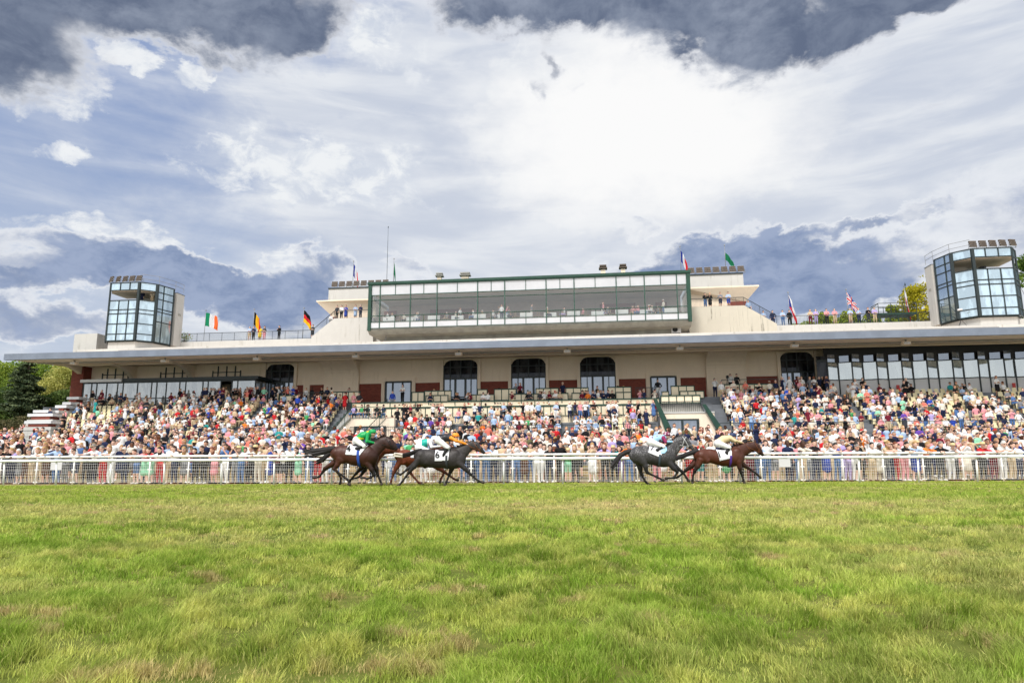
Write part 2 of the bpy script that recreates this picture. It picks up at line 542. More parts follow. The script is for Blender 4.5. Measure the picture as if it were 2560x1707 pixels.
def blob_mesh(prims, vox, k=0.03):
    """prims: (a,b,ra,rb,scale,label) -> verts, quads, label index per face"""
    lo = np.min([np.minimum(p[0], p[1]) - max(p[2], p[3]) * np.array(p[4]) for p in prims], axis=0) - 3 * vox
    hi = np.max([np.maximum(p[0], p[1]) + max(p[2], p[3]) * np.array(p[4]) for p in prims], axis=0) + 3 * vox
    n = np.ceil((hi - lo) / vox).astype(int) + 1
    F = np.full(n, 4 * vox, np.float32)
    for (a, b, ra, rb, s, _) in prims:
        l2 = np.minimum(a, b) - max(ra, rb) * np.array(s) - 4 * vox - k
        h2 = np.maximum(a, b) + max(ra, rb) * np.array(s) + 4 * vox + k
        i0 = np.maximum(np.floor((l2 - lo) / vox).astype(int), 0); i1 = np.minimum(np.ceil((h2 - lo) / vox).astype(int) + 1, n)
        gx, gy, gz = [lo[i] + vox * np.arange(i0[i], i1[i]) for i in range(3)]
        P = np.stack(np.meshgrid(gx, gy, gz, indexing='ij'), -1).astype(np.float32)
        d = sd(P, a, b, ra, rb, s) * min(s)
        sl_ = F[i0[0]:i1[0], i0[1]:i1[1], i0[2]:i1[2]]
        h = np.clip(0.5 + 0.5 * (sl_ - d) / k, 0, 1)
        sl_[...] = sl_ * (1 - h) + d * h - k * h * (1 - h)
    F = np.clip(F, -4 * vox, 4 * vox)
    g = vdb.FloatGrid(); g.background = 4 * vox
    g.copyFromArray(F)
    V, Q = g.convertToQuads()
    V = V * vox + lo
    Q = Q[:, ::-1]
    C = V[Q].mean(1).astype(np.float32)
    best = np.full(len(C), 1e9); lab = np.zeros(len(C), int)
    names = sorted(set(p[5] for p in prims))
    for p in prims:
        d = sd(C, p[0], p[1], p[2], p[3], p[4]) * min(p[4])
        w = d < best
        best[w] = d[w]; lab[w] = names.index(p[5])
    # outward faces: flip if the normals point inwards on average
    nr = np.cross(V[Q[:, 1]] - V[Q[:, 0]], V[Q[:, 2]] - V[Q[:, 0]])
    if (nr * (C - V.mean(0))).sum() < 0:
        Q = Q[:, ::-1]
    return V, Q, lab, names


def vnormals(V, Q):
    fn = np.cross(V[Q[:, 2]] - V[Q[:, 0]], V[Q[:, 3]] - V[Q[:, 1]])
    N = np.zeros_like(V)
    for i in range(4):
        np.add.at(N, Q[:, i], fn)
    return N / (np.linalg.norm(N, axis=1, keepdims=True) + 1e-9)


def shell(V, Q, N, mask, off):
    """copy of the masked faces moved out by off: a garment over the body"""
    q = Q[mask]
    if len(q) == 0: return None
    idx, inv = np.unique(q, return_inverse=True)
    return V[idx] + N[idx] * off, inv.reshape(-1, 4)

# ================================================================== GROUND
def vnoise(x, y, seed=0, octaves=4):
    """2-d value noise on numpy arrays"""
    out = np.zeros_like(x, dtype=np.float64); amp = 1.0; tot = 0
    for o in range(octaves):
        r = np.random.default_rng(seed * 17 + o)
        tab = r.random((256, 256))
        xi = np.floor(x).astype(int); yi = np.floor(y).astype(int)
        fx = x - xi; fy = y - yi
        fx = fx * fx * (3 - 2 * fx); fy = fy * fy * (3 - 2 * fy)
        g = lambda a, b: tab[a % 256, b % 256]
        v = (g(xi, yi) * (1 - fx) + g(xi + 1, yi) * fx) * (1 - fy) + (g(xi, yi + 1) * (1 - fx) + g(xi + 1, yi + 1) * fx) * fy
        out += v * amp; tot += amp; amp *= 0.5; x = x * 2.03 + 7.1; y = y * 2.03 + 3.7
    return out / tot


def rail_y(x):                                  # the running rail bows gently away at both ends
    return 28.9 + 0.0020 * x * x - 0.020 * x


def turf_material():
    m = bpy.data.materials.new('turf_soil'); m.use_nodes = True
    T = NT(m.node_tree); b = m.node_tree.nodes['Principled BSDF']
    g = T.node('ShaderNodeNewGeometry')
    n1 = T.noise(g.outputs['Position'], 0.5, 5, 0.6); n2 = T.noise(g.outputs['Position'], 9.0, 5, 0.7)
    c = T.mix(T.ss(n1, 0.35, 0.65), lin((96, 108, 44)), lin((128, 122, 66)))
    T.put(b.inputs['Base Color'], T.mix(T.ss(n2, 0.3, 0.75), tuple(x * 0.62 for x in lin((110, 122, 52))), c))
    b.inputs['Roughness'].default_value = 0.95; b.inputs['Specular IOR Level'].default_value = 0.1
    return m


def straw_material():
    m = bpy.data.materials.new('dry_apron'); m.use_nodes = True
    T = NT(m.node_tree); b = m.node_tree.nodes['Principled BSDF']
    g = T.node('ShaderNodeNewGeometry')
    n1 = T.noise(g.outputs['Position'], 0.8, 5, 0.6); n2 = T.noise(g.outputs['Position'], 14.0, 4, 0.7)
    c = T.mix(T.ss(n1, 0.42, 0.6), lin((196, 172, 130)), lin((140, 146, 92)))
    T.put(b.inputs['Base Color'], T.mix(T.ss(n2, 0.3, 0.8), tuple(x * 0.8 for x in lin((170, 150, 110))), c))
    b.inputs['Roughness'].default_value = 0.95
    return m


# one sheet to the horizon
gm = MB(); gm.add([(-1500, -60, 0), (1500, -60, 0), (1500, 2200, 0), (-1500, 2200, 0)], [(0, 1, 2, 3)])
tag(gm.build('ground', turf_material()), kind='structure')
# dry apron between the running rail and the stands, 4 mm above the turf
xs = np.linspace(-60, 60, 41)
V = [(x, rail_y(x) + 0.6, 0.004) for x in xs] + [(x, 34.2, 0.004) for x in xs]
tag(mesh_obj('apron', V, [(i, i + 1, 42 + i, 41 + i) for i in range(40)], straw_material()), kind='structure')


def slope_z(y):
    """height of the sloping standing terrace at depth y behind the rail"""
    return min(1.45, max(0.0, 0.132 * (y - 33.0)))


tm = MB(); tb_ = MB(); n = 24
for i in range(n):
    y0 = 33.0 + i * 1.0; z0 = slope_z(y0)
    (tb_ if i < 6 else tm).box(-70, 70, y0 + 0.3, y0 + 1.3, z0 - 0.6, z0 + 0.03)
tag(tm.build('standing_terrace', M_step), kind='structure')
tag(tb_.build('grass_bank', straw_material()), kind='structure')


# ------------------------------------------------------------------ grass blades
def grass():
    def field(n, y0, y1, wid, hgt, seg, side=False):
        # density per metre of depth so that it stays even in area
        y = np.sqrt(rng.random(n) * (y1 ** 2 - y0 ** 2) + y0 ** 2)
        x = (rng.random(n) * 2 - 1) * (y * 0.80 + 0.8)
        if side:                                    # thinner sward either side of what the photo frames
            x = np.where(rng.random(n) < .5, -1, 1) * (y * 0.80 + 0.8 + rng.random(n) * 7.0)
        # tufts about 0.3 m across, ragged at their edges, on a slightly bumpy sward
        wx_ = vnoise(x * 2.1 + 3, y * 2.1 + 8, 12, 2) - .5; wy_ = vnoise(x * 2.1 + 31, y * 2.1 + 18, 13, 2) - .5
        c1 = vnoise(x * 1.6 + 40, y * 1.6 + 40, 3, 3) * .7 + .15; c2 = vnoise((x + wx_ * .4) * 6.4 + 9, (y + wy_ * .4) * 6.4 + 5, 4, 2); c3 = vnoise(x * 13 + 9, y * 13 + 5, 6, 2)
        tuft = np.clip((c2 - .34) * 2.6, 0, 1)
        keep = rng.random(n) < np.clip(0.10 + 1.0 * tuft + .35 * (c3 - .4), 0.06, 1)
        x, y, c1, c2, c3, tuft = x[keep], y[keep], c1[keep], c2[keep], c3[keep], tuft[keep]; n = len(x)
        h = hgt * (0.22 + .75 * tuft * (0.5 + c1) + .5 * np.clip(c1 - .5, 0, 1)) * (0.5 + 0.8 * rng.random(n)) * (.8 + .5 * c3)
        dry = vnoise(x * 0.42 + 11, y * 0.55 + 3, 8, 4)
        dry2 = vnoise(x * 2.3 + 70, y * 2.3 + 30, 9, 3)
        # a worn strip further out, a few dead tufts near the camera
        d = np.clip((dry - 0.48) * 3.2, 0, 1) * 0.5 + np.clip((dry2 - 0.69) * 10, 0, 1) * 0.75
        strip = np.exp(-((y - 14.8 - 0.05 * x) / 2.3) ** 2) * 0.45 * (x < 8) + np.exp(-((y - 14.8) / 2.3) ** 2) * 0.12
        d = np.clip(d + strip * (0.4 + dry2) + (rng.random(n) < 0.09) * 0.5, 0, 1)
        h *= 1 - 0.30 * np.clip(d, 0, 1)
        h = np.where(y > 20, np.minimum(h, 0.05), h)
        lean = vnoise(x * 1.6, y * 1.6, 21, 2) * 12 + rng.normal(0, 1.6, n)
        la = h * (0.15 + 0.8 * rng.random(n) ** 1.3)
        dx, dy = np.cos(lean) * la, np.sin(lean) * la
        ang = rng.random(n) * math.pi
        wx, wy = np.cos(ang) * wid / 2, np.sin(ang) * wid / 2
        z0 = -0.005 + tuft * .014 * (0.4 + c1)
        g1 = np.array(lin((126, 150, 52))); g2 = np.array(lin((212, 214, 116))); g3 = np.array(lin((152, 190, 62)))
        gd = np.array(lin((220, 206, 142))); gb = np.array(lin((204, 182, 132)))
        t = np.clip((vnoise(x * 0.7 + 5, y * 0.7 + 5, 31, 3) - .5) * 0.9 + (vnoise(x * 3.9 + 5, y * 3.9 + 5, 32, 2) - .5) * 2.0 + .5 + rng.normal(0, 0.2, n), 0, 1)[:, None]
        u = np.clip(vnoise(x * 1.3 + 5, y * 1.3 + 5, 37, 3) * 2.2 - 0.75 + rng.normal(0, .15, n), 0, 1)[:, None]
        col = (g1 * (1 - t) + g2 * t) * (1 - u * 0.6) + g3 * u * 0.6
        far = np.clip((y - 17) / 6, 0, 1)[:, None]
        col = col * (1 - far * 0.6) + np.array(lin((168, 188, 70))) * far * 0.6
        dc = gd * (1 - (dry2[:, None] > 0.72)) + gb * (dry2[:, None] > 0.72)
        col = col * (1 - d[:, None]) + dc * d[:, None]
        col *= (0.7 + 0.55 * rng.random(n))[:, None]
        B0 = np.stack([x - wx, y - wy, z0], 1); B1 = np.stack([x + wx, y + wy, z0], 1)
        T0 = np.stack([x + dx, y + dy, h + z0], 1)
        if seg == 1:
            T1 = T0 + np.stack([wx * 0.3, wy * 0.3, 0 * h], 1)
            V = np.stack([B0, B1, T1, T0], 1).reshape(-1, 3)
            F = np.arange(n * 4).reshape(-1, 4)
            return V, F, col
        M0 = np.stack([x + dx * 0.35 - wx * 0.8, y + dy * 0.35 - wy * 0.8, h * 0.62 + z0], 1)
        M1 = M0 + np.stack([wx * 1.6, wy * 1.6, 0 * h], 1)
        T1 = T0 + np.stack([wx * 0.2, wy * 0.2, -0.001 + 0 * h], 1)
        V = np.stack([B0, B1, M1, M0, T1, T0], 1).reshape(-1, 3)
        base = np.arange(n)[:, None] * 6
        F = np.stack([base + np.array([[0, 1, 2, 3]]), base + np.array([[3, 2, 4, 5]])], 1).reshape(-1, 4)
        return V, F, np.repeat(col, 2, axis=0)
    Vs, Fs, Cs = [], [], []; off = 0
    for a in ((280000, 2.7, 5.2, 0.0042, 0.078, 2), (400000, 5.2, 9.0, 0.0062, 0.076, 2), (330000, 9.0, 15.0, 0.011, 0.076, 2), (230000, 15.0, 21.0, 0.02, 0.08, 1), (170000, 21.0, 30.3, 0.03, 0.065, 1),
              (150000, 2.7, 5.2, 0.006, 0.078, 2, True), (140000, 5.2, 9.0, 0.009, 0.076, 2, True), (110000, 9.0, 15.0, 0.016, 0.076, 1, True), (70000, 15.0, 21.0, 0.026, 0.08, 1, True), (50000, 21.0, 30.3, 0.036, 0.065, 1, True)):
        V, F, C = field(*a)
        k = V[:, 1] < 30.4
        Vs.append(V); Fs.append(F + off); Cs.append(C); off += len(V)
    me = np_mesh('grass', np.concatenate(Vs), np.concatenate(Fs), mat_attr('grass_blades', 0.6, 0.25, 0.1, 3.0, trans=0.35), False, np.concatenate(Cs))
    tag(link('grass', me), kind='stuff', label='long green racecourse turf with dry straw patches', cat='grass')


grass()


# ================================================================== RAILS
def running_rail():
    t = thing('running_rail', 'white plastic running rail on raked posts along the turf track', 'rail', (0, 28.9, 0))
    o = (0, 28.9, 0)
    us = [8, 139, 275, 409, 552, 684, 829, 966, 1110, 1259, 1407, 1555, 1705, 1852, 1998, 2150, 2298, 2445]
    xs = []
    for u in us:
        d = ray(u, 1180); x = 0
        for _ in range(6): x = d.x / d.y * rail_y(x)
        xs.append(x)
    xs = [xs[0] - 2.3 * k for k in (6, 5, 4, 3, 2, 1)] + xs + [xs[-1] + 2.4 * k for k in (1, 2, 3, 4, 5, 6)]
    for x in xs:
        y = rail_y(x); p = MB(o)
        p.tube((x, y + 0.10, 0), (x, y, 1.02), 0.038, 0.034)
        p.tube((x, y, 0.99), (x, y - 0.05, 1.06), 0.045)
        p.build('post', M_rail, t, True)
    r = MB(o)
    gx = np.linspace(xs[0], xs[-1], 60)
    for a, b in zip(gx[:-1], gx[1:]):
        r.tube((a, rail_y(a) - 0.06, 1.06), (b, rail_y(b) - 0.06, 1.06), 0.062, n=10)
    r.build('rail', M_rail, t, True)


def barrier_y(x): return rail_y(x) + 1.55


def mesh_barrier():
    t = thing('crowd_barrier', 'white welded mesh crowd barrier between the rail and the spectators', 'barrier', (0, 30.4, 0))
    o = (0, 30.4, 0)
    xs = np.arange(-36.4, 36.5, 1.82)
    wi = MB(o)
    for i, (a, b) in enumerate(zip(xs[:-1], xs[1:])):
        ya, yb = barrier_y(a), barrier_y(b)
        L = b - a
        for j in range(1, 19):
            f = j / 19
            x = a + L * f; y = ya + (yb - ya) * f
            wi.bar((x, y, 0.08), (x, y, 1.12), 0.0045)
        for z in (0.09, 0.14, 0.19, 0.26, 0.38, 0.50, 0.62, 0.67, 0.79, 0.91, 1.03, 1.11):
            wi.bar((a, ya, z), (b, yb, z), 0.006)
    for i, x in enumerate(xs):
        p = MB(o); y = barrier_y(x)
        p.tube((x, y + 0.02, 0), (x, y + 0.02, 1.26), 0.036)
        p.tube((x - 0.1, y + 0.02, 0.09), (x + 0.1, y + 0.02, 0.09), 0.03)
        p.tube((x - 0.09, y + 0.02, 0.66), (x + 0.09, y + 0.02, 0.66), 0.025)
        p.build('post', M_rail, t, True)
    wi.build('mesh_panel', M_rail, t)
    r = MB(o)
    for a, b in zip(xs[:-1], xs[1:]):
        r.tube((a, barrier_y(a), 1.24), (b, barrier_y(b), 1.24), 0.052, n=10)
    r.build('top_rail', M_rail, t, True)


running_rail()
mesh_barrier()
# white notice boards wired to the barrier
for i, (u, lab) in enumerate([(88, 'blank white board wired to the barrier near its left end'), (1966, 'blank white board wired to the barrier right of the leading horse'), (968, 'blank white board on the barrier behind the chestnut horse tail')]):
    p = at(u, 1165, 30.3); y = barrier_y(p.x) - 0.03
    b = MB((p.x, y, 0.75)); h = 0.19 if i != 2 else 0.12
    b.box(p.x - 0.25 * h / 0.19, p.x + 0.25 * h / 0.19, y - 0.012, y + 0.012, 0.84 - h, 0.84 + h)
    for s in (-1, 1):
        b.box(p.x + s * 0.15 - 0.01, p.x + s * 0.15 + 0.01, y - 0.016, y + 0.03, 0.84 + h - 0.03, 0.84 + h + 0.02)
    q = b.build('notice_board', M_panel); q.location = (p.x, y, 0.75)
    tag(q, lab, 'board', 'blank boards on the crowd barrier')

# ================================================================== GRANDSTAND
GS = bthing('grandstand', 'long cream racecourse grandstand with cantilevered canopy and brick bays', 'grandstand')


def part(mb, name, m, parent=GS, smooth=False, label=None):
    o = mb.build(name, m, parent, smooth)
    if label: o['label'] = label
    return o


X0 = bx(11, -9, 890)
CAN = [(-9.0, 10.74), (-8.9, 11.30), (-8.2, 11.42), (1.0, 11.95), (6.6, 12.0), (6.6, 11.5), (0.05, 11.16), (-8.75, 10.76)]
part(MB().prismx(CAN[2:7] + [(-8.75, 10.80)], X0 + 0.1, 56), 'canopy_roof', M_soffit)
part(MB().prismx([(-9.05, 10.72), (-9.05, 11.32), (-8.15, 11.46), (-8.15, 11.40), (-8.74, 11.3), (-8.74, 10.72)], X0, 56.1), 'fascia', M_zinc)
part(MB().box(X0 + 0.5, 56, -5.62, -5.55, 10.80, 10.90), 'soffit_joint', M_conc)
part(MB().box(X0 + 3, 56, -3.0, -2.9, 10.9, 11.02), 'soffit_trim', M_soffit)

# main wall and its bays
mw = MB()
xL = bx(207, 0); zF = 6.5
mw.box(xL, 48, 0.0, 0.35, zF - 0.3, 11.3)
part(mw, 'wall', M_cream)
part(MB().box(xL - 0.2, 56, -4.6, 0.0, 6.1, 6.5), 'landing', M_step)
part(MB().prismx([(-11.0, 0), (-11.0, 2.4), (-4.2, 6.0), (0, 6.0), (10, 6.0), (10, 0)], xL, 50), 'podium_wall', M_conc)
part(MB().box(xL, 50, 6.6, 7.0, 6.0, 14.85), 'rear_wall', M_white)


def pilaster(u0, u1, v=930, proud=0.35):
    a, b = bx(u0, -proud, v), bx(u1, -proud, v)
    part(MB().box(a, b, -proud, 0.0, zF, 11.15), 'pilaster', M_cream)
    # curved corbel up to the canopy
    c = MB()
    pts = [(-proud, 9.6)] + [(-proud - 2.6 * (1 - math.cos(t)), 9.6 + 1.45 * math.sin(t)) for t in np.linspace(0.15, math.pi / 2, 7)] + [(-proud, 11.05)]
    c.prismx(pts, a + 0.01, b - 0.01)
    part(c, 'corbel', M_cream)


def brick(u0, u1, v=975):
    a, b = bx(u0, -0.06, v), bx(u1, -0.06, v)
    part(MB().box(a, b, -0.06, 0.0, zF, 8.78), 'brick_panel', M_brick)


def arched(u0, u1, pale=False, top=11.02, low=True):
    x0, x1 = bx(u0, -0.02), bx(u1, -0.02)
    r = 0.75; zt = top
    poly = [(x0, zF), (x1, zF), (x1, zt - r)] + [(x1 - r + r * math.cos(t), zt - r + r * math.sin(t)) for t in np.linspace(0.2, math.pi / 2, 6)] + \
           [(x0 + r - r * math.sin(t), zt - r + r * math.cos(t)) for t in np.linspace(0.0, math.pi / 2, 6)]
    zt2 = 9.05
    w = part(MB().prismy([(x0, zt2), (x1, zt2)] + poly[2:], -0.03, 0.0), 'arched_window', M_gdark if not pale else M_cream)
    fr = MB(); L = x1 - x0
    for f in (0.0, 0.19, 0.5, 0.81, 1.0):
        x = x0 + L * f
        zz = zt - (0.55 if f in (0.0, 1.0) else 0.06)
        fr.box(x - 0.05, x + 0.05, -0.12, -0.03, zt2, zz)
    fr.box(x0, x1, -0.13, -0.03, zt2, zt2 + 0.14)
    fr.box(x0, x1, -0.12, -0.03, 10.25, 10.33)
    part(fr, 'frame', M_dark, w)
    if not low: return
    dw = part(MB().box(x0, x1, -0.03, 0.0, zF, zt2), 'door', M_gdoor)
    f2 = MB()
    for f in (0.01, 0.19, 0.345, 0.645, 0.81, 0.99):
        x = x0 + L * f; ww = 0.10 if f in (0.345, 0.645) else 0.045
        f2.box(x - ww, x + ww, -0.14, -0.03, zF, zt2 - 0.01)
    f2.box(x0, x1, -0.13, -0.03, zF + 0.72, zF + 0.82)
    part(f2, 'frame', M_dark, dw)
    # reveals
    part(MB().box(x0 - 0.32, x0 - 0.03, -0.28, 0.0, zF, 11.1), 'jamb', M_cream)
    part(MB().box(x1 + 0.03, x1 + 0.32, -0.28, 0.0, zF, 11.1), 'jamb', M_cream)


def square_door(u0, u1, vt):
    x0, x1 = bx(u0, -0.02, 975), bx(u1, -0.02, 975); zt = 8.9
    d = part(MB().box(x0, x1, -0.04, 0.0, zF, zt), 'door', M_gdoor)
    f = MB(); L = x1 - x0
    for k in (0, 0.27, 0.66, 1):
        f.box(x0 + L * k - 0.08, x0 + L * k + 0.08, -0.12, -0.04, zF, zt)
    f.box(x0, x1, -0.13, -0.04, zt - 0.08, zt + 0.08)
    part(f, 'frame', M_dark, d)
    s = MB(); s.box(x0 - 0.45, x0 - 0.1, -0.2, 0, zF, zt + 0.45); s.box(x1 + 0.1, x1 + 0.45, -0.2, 0, zF, zt + 0.45); s.box(x0 - 0.1, x1 + 0.1, -0.21, 0, zt + 0.1, zt + 0.45)
    part(s, 'door_surround', M_cream)


for a, b in [(740, 757), (774, 811), (897, 958), (1034, 1099), (1201, 1270), (1373, 1443), (1547, 1615), (1702, 1766), (1866, 1946)]:
    brick(a, b)
for a, b in [(811, 897), (1766, 1865)]:
    pilaster(a, b)
for a, b in [(667, 737), (1110, 1194), (1279, 1364), (1451, 1538), (1952, 2036)]:
    arched(a, b)
for a, b in [(258, 322), (403, 470), (533, 602)]:
    arched(a, b, pale=True, low=False)
for a, b in [(2100, 2190), (2290, 2380)]:
    arched(a, b, low=False)
square_door(965, 1028, 949); square_door(1628, 1690, 935)

# brick pier and end brackets on the left
part(MB().box(bx(180, -1.2), bx(207, -1.2) + 0.1, -1.2, 4.0, 5.4, 11.1), 'brick_pier', M_brick)
for u in (212, 330, 476):
    x = bx(u, -0.5, 925); c = MB()
    pts = [(0.0, 8.9)] + [(-4.6 * (1 - math.cos(t)), 8.9 + 2.1 * math.sin(t)) for t in np.linspace(0.2, math.pi / 2, 9)] + [(0.0, 11.1)]
    c.prismx(pts, x - 0.25, x + 0.25)
    part(c, 'curved_bracket', M_cream)

# left pavilion: glazed lean-to under the canopy
PV = bthing('glazed_pavilion', 'low dark-framed glazed pavilion under the left end of the canopy', 'pavilion', bx(209, -2.7), -2.7, zF)
ox, oy, oz = bx(209, -2.7), -2.7, zF
O3 = (ox, oy, oz)
vs_ = [209, 229, 242, 267, 294, 308, 344, 379, 392, 416, 449, 464, 507, 520, 552, 580, 594, 638]
px = [bx(u, -2.7, 975) for u in vs_]
zt = 9.02
fr = MB(O3)
for i, x in enumerate(px):
    fr.box(x - 0.05, x + 0.05, -2.78, -2.66, zF, zt)
fr.box(px[0], px[14], -2.77, -2.67, 7.36, 7.46); fr.box(px[15], px[-1], -2.77, -2.67, 7.36, 7.46)
fr.box(px[0] - 0.05, px[-1] + 0.05, -2.80, -2.64, zt, zt + 0.13)
xe = px[-1]
for y in (-1.4, -0.1): fr.box(xe - 0.05, xe + 0.05, y - 0.05, y + 0.05, zF, zt)
fr.build('frame', M_dark, PV)
for i in range(len(px) - 1):
    if i == 14: continue
    MB(O3).box(px[i] + 0.05, px[i + 1] - 0.05, -2.735, -2.705, zF + 0.05, zt).build('pane', M_gpav, PV)
MB(O3).box(xe - 0.015, xe + 0.015, -2.6, -0.15, zF + 0.05, zt).build('pane', M_gpav, PV)
MB(O3).box(px[0] - 0.2, xe + 0.35, -2.95, -0.02, zt + 0.132, zt + 0.46).build('roof', M_dark, PV)
MB(O3).box(px[0] - 0.15, px[5], -3.12, -2.96, zt + 0.12, zt + 0.42).build('awning_box', M_panel, PV)
MB(O3).box(px[14] + 0.06, px[15] - 0.06, -1.0, -0.9, zF, zt).build('doorway_shade', M_black, PV)  # black sheet stands in for the shade inside the open door
for i in (1, 11):
    x = (px[i] + px[i + 1]) / 2
    MB(O3).box(x - 0.10, x + 0.10, -2.76, -2.738, 7.75, 8.1).build('red_notice', mat('red_sign', (190, 60, 56), 0.5), PV)

# right pavilion: folded zigzag glazing
ZG = bthing('zigzag_pavilion', 'tall zigzag glazed gallery with white lower panels under the right canopy', 'pavilion', bx(2068, -2.6), -2.6, zF)
zx0 = bx(2066, -2.7, 960); O4 = (zx0, -2.6, zF)
n = 24; step = 1.06; zz = [6.45, 8.02, 9.62, 10.35]
fr = MB(O4)
for i in range(n):
    a = zx0 + i * step; b = a + step
    ya, yb2 = (-2.75, -2.35) if i % 2 == 0 else (-2.35, -2.75)
    split = a + (0.62 if i % 2 == 0 else 0.44) * step
    fr.bar((a, ya - 0.02, zz[0]), (a, ya - 0.02, zz[2]), 0.10)
    for z in zz[1:3]: fr.bar((a, ya - 0.02, z), (b, yb2 - 0.02, z), 0.08)
    MB(O4).add([(a, ya, zz[0]), (b, yb2, zz[0]), (b, yb2, zz[1]), (a, ya, zz[1]), (a, ya + 0.04, zz[0]), (b, yb2 + 0.04, zz[0]), (b, yb2 + 0.04, zz[1]), (a, ya + 0.04, zz[1])],
               [(0, 1, 2, 3), (7, 6, 5, 4), (0, 4, 5, 1), (3, 2, 6, 7), (0, 3, 7, 4), (1, 5, 6, 2)]).build('lower_panel', M_panel, ZG)
    g = MB(O4)
    g.add([(a, ya, zz[1]), (b, yb2, zz[1]), (b, yb2, zz[2]), (a, ya, zz[2])], [(0, 1, 2, 3)])
    g.build('pane', M_gzig, ZG)
    k0, k1 = (0.06, 0.72) if i % 2 == 0 else (0.12, 0.80)
    yy = lambda k: ya + (yb2 - ya) * k
    fc = 10.35 - 0.12 * (i % 2)
    t2 = MB(O4); t2.add([(a + step * k0, yy(k0), zz[2]), (a + step * k1, yy(k1), zz[2]), (a + step * k1, yy(k1) - .035, fc), (a + step * k0, yy(k0) - .035, fc)], [(0, 1, 2, 3)])
    t2.build('fanlight', M_gdoor, ZG)
fr.build('frame', M_dark, ZG)
for i in (5, 14):
    x = zx0 + (i + 0.5) * step
    MB(O4).box(x - 0.13, x + 0.13, -2.86, -2.80, 7.05, 7.45).build('red_notice', MATS['red_sign'], ZG)
MB(O4).box(zx0 - 0.1, zx0 + n * step, -2.3, -2.2, zz[0], 11.0).build('gallery_shade', M_black, ZG)  # black slab gives the gallery interior its shade, up to the soffit
MB(O4).box(zx0 - 0.9, zx0, -2.74, -2.66, zz[0], 10.2).build('side_panel', M_gdark, ZG)
MB(O4).box(zx0 - 0.95, zx0, -2.82, -2.75, zz[0] + 3.2, zz[0] + 3.4).build('side_beam', M_dark, ZG)

# soffit floodlight boxes
for i, (u, v) in enumerate([(187, 897), (413, 895), (643, 892), (890, 888), (1147, 881), (1418, 875), (1699, 866), (1985, 858), (2264, 850)]):
    x, z = bp(u, v, -7.0)
    names = ['below the left roof tower', 'left of the Irish flag pole', 'below the Belgian flag', 'left of the glass restaurant', 'below the left half of the restaurant', 'near the middle of the soffit', 'below the air conditioner', 'left of the British flag', 'left of the right roof tower']
    t = bthing('soffit_light', 'square white floodlight box on the soffit ' + names[i], 'floodlight', x, -7.0, 10.8, group='floodlight boxes under the canopy')
    o = (x, -7.0, 10.8)
    MB(o).box(x - 0.30, x + 0.30, -7.25, -6.75, 10.42, 10.66).build('housing', M_cream, t)
    MB(o).box(x - 0.24, x + 0.24, -7.275, -7.252, 10.45, 10.63).build('lens', M_panel, t)
    MB(o).box(x - 0.06, x + 0.06, -7.06, -6.94, 10.66, 10.85).build('bracket', M_steel, t)

# parapets and roof deck above the canopy
DZ = 14.88
part(MB().box(bx(185, 1, 860), 50, 1.0, 1.25, 11.9, 13.35), 'gutter_parapet', M_white)
part(MB().box(bx(190, 6.3, 850), 52, 6.3, 6.6, 11.9, DZ), 'deck_parapet', M_white)
part(MB().box(bx(190, 6.3, 850), 52, 6.6, 16, DZ - 0.3, DZ - 0.02), 'roof_deck', M_conc)
pp = MB()
for a, b in ((300, 930), (1060, 1700), (1780, 2500)):
    pp.tube((bx(a, 0.95, 845), 0.92, 13.1), (bx(b, 0.95, 840), 0.92, 13.1), 0.05)
part(pp, 'gutter_pipe', M_steel)
part(MB().box(bx(185, 3, 850), bx(242, 3, 850), 3.0, 7.5, 13.0, 15.55), 'plant_room', M_white)
# stair blocks either side of the restaurant
for ua, ub, uc in ((782, 838, 936), (1942, 1862, 1722)):
    xa, xb_, xc = bx(ua, 6.0, 840), bx(ub, 6.0, 815), bx(uc, 6.0, 820)
    P = [(xa, 13.3), (xa, DZ + 0.05), (xb_, 17.0), (xc, 17.0), (xc, 13.3)]
    if xa > xc: P = P[::-1]
    part(MB().prismy(P, 5.6, 6.25), 'stair_block', M_white if ua < 1000 else M_stain)
    part(MB().prismy([(x, z - 0.25 if z > 14 else z) for x, z in P], 6.25, 14.0), 'upper_terrace', M_conc)

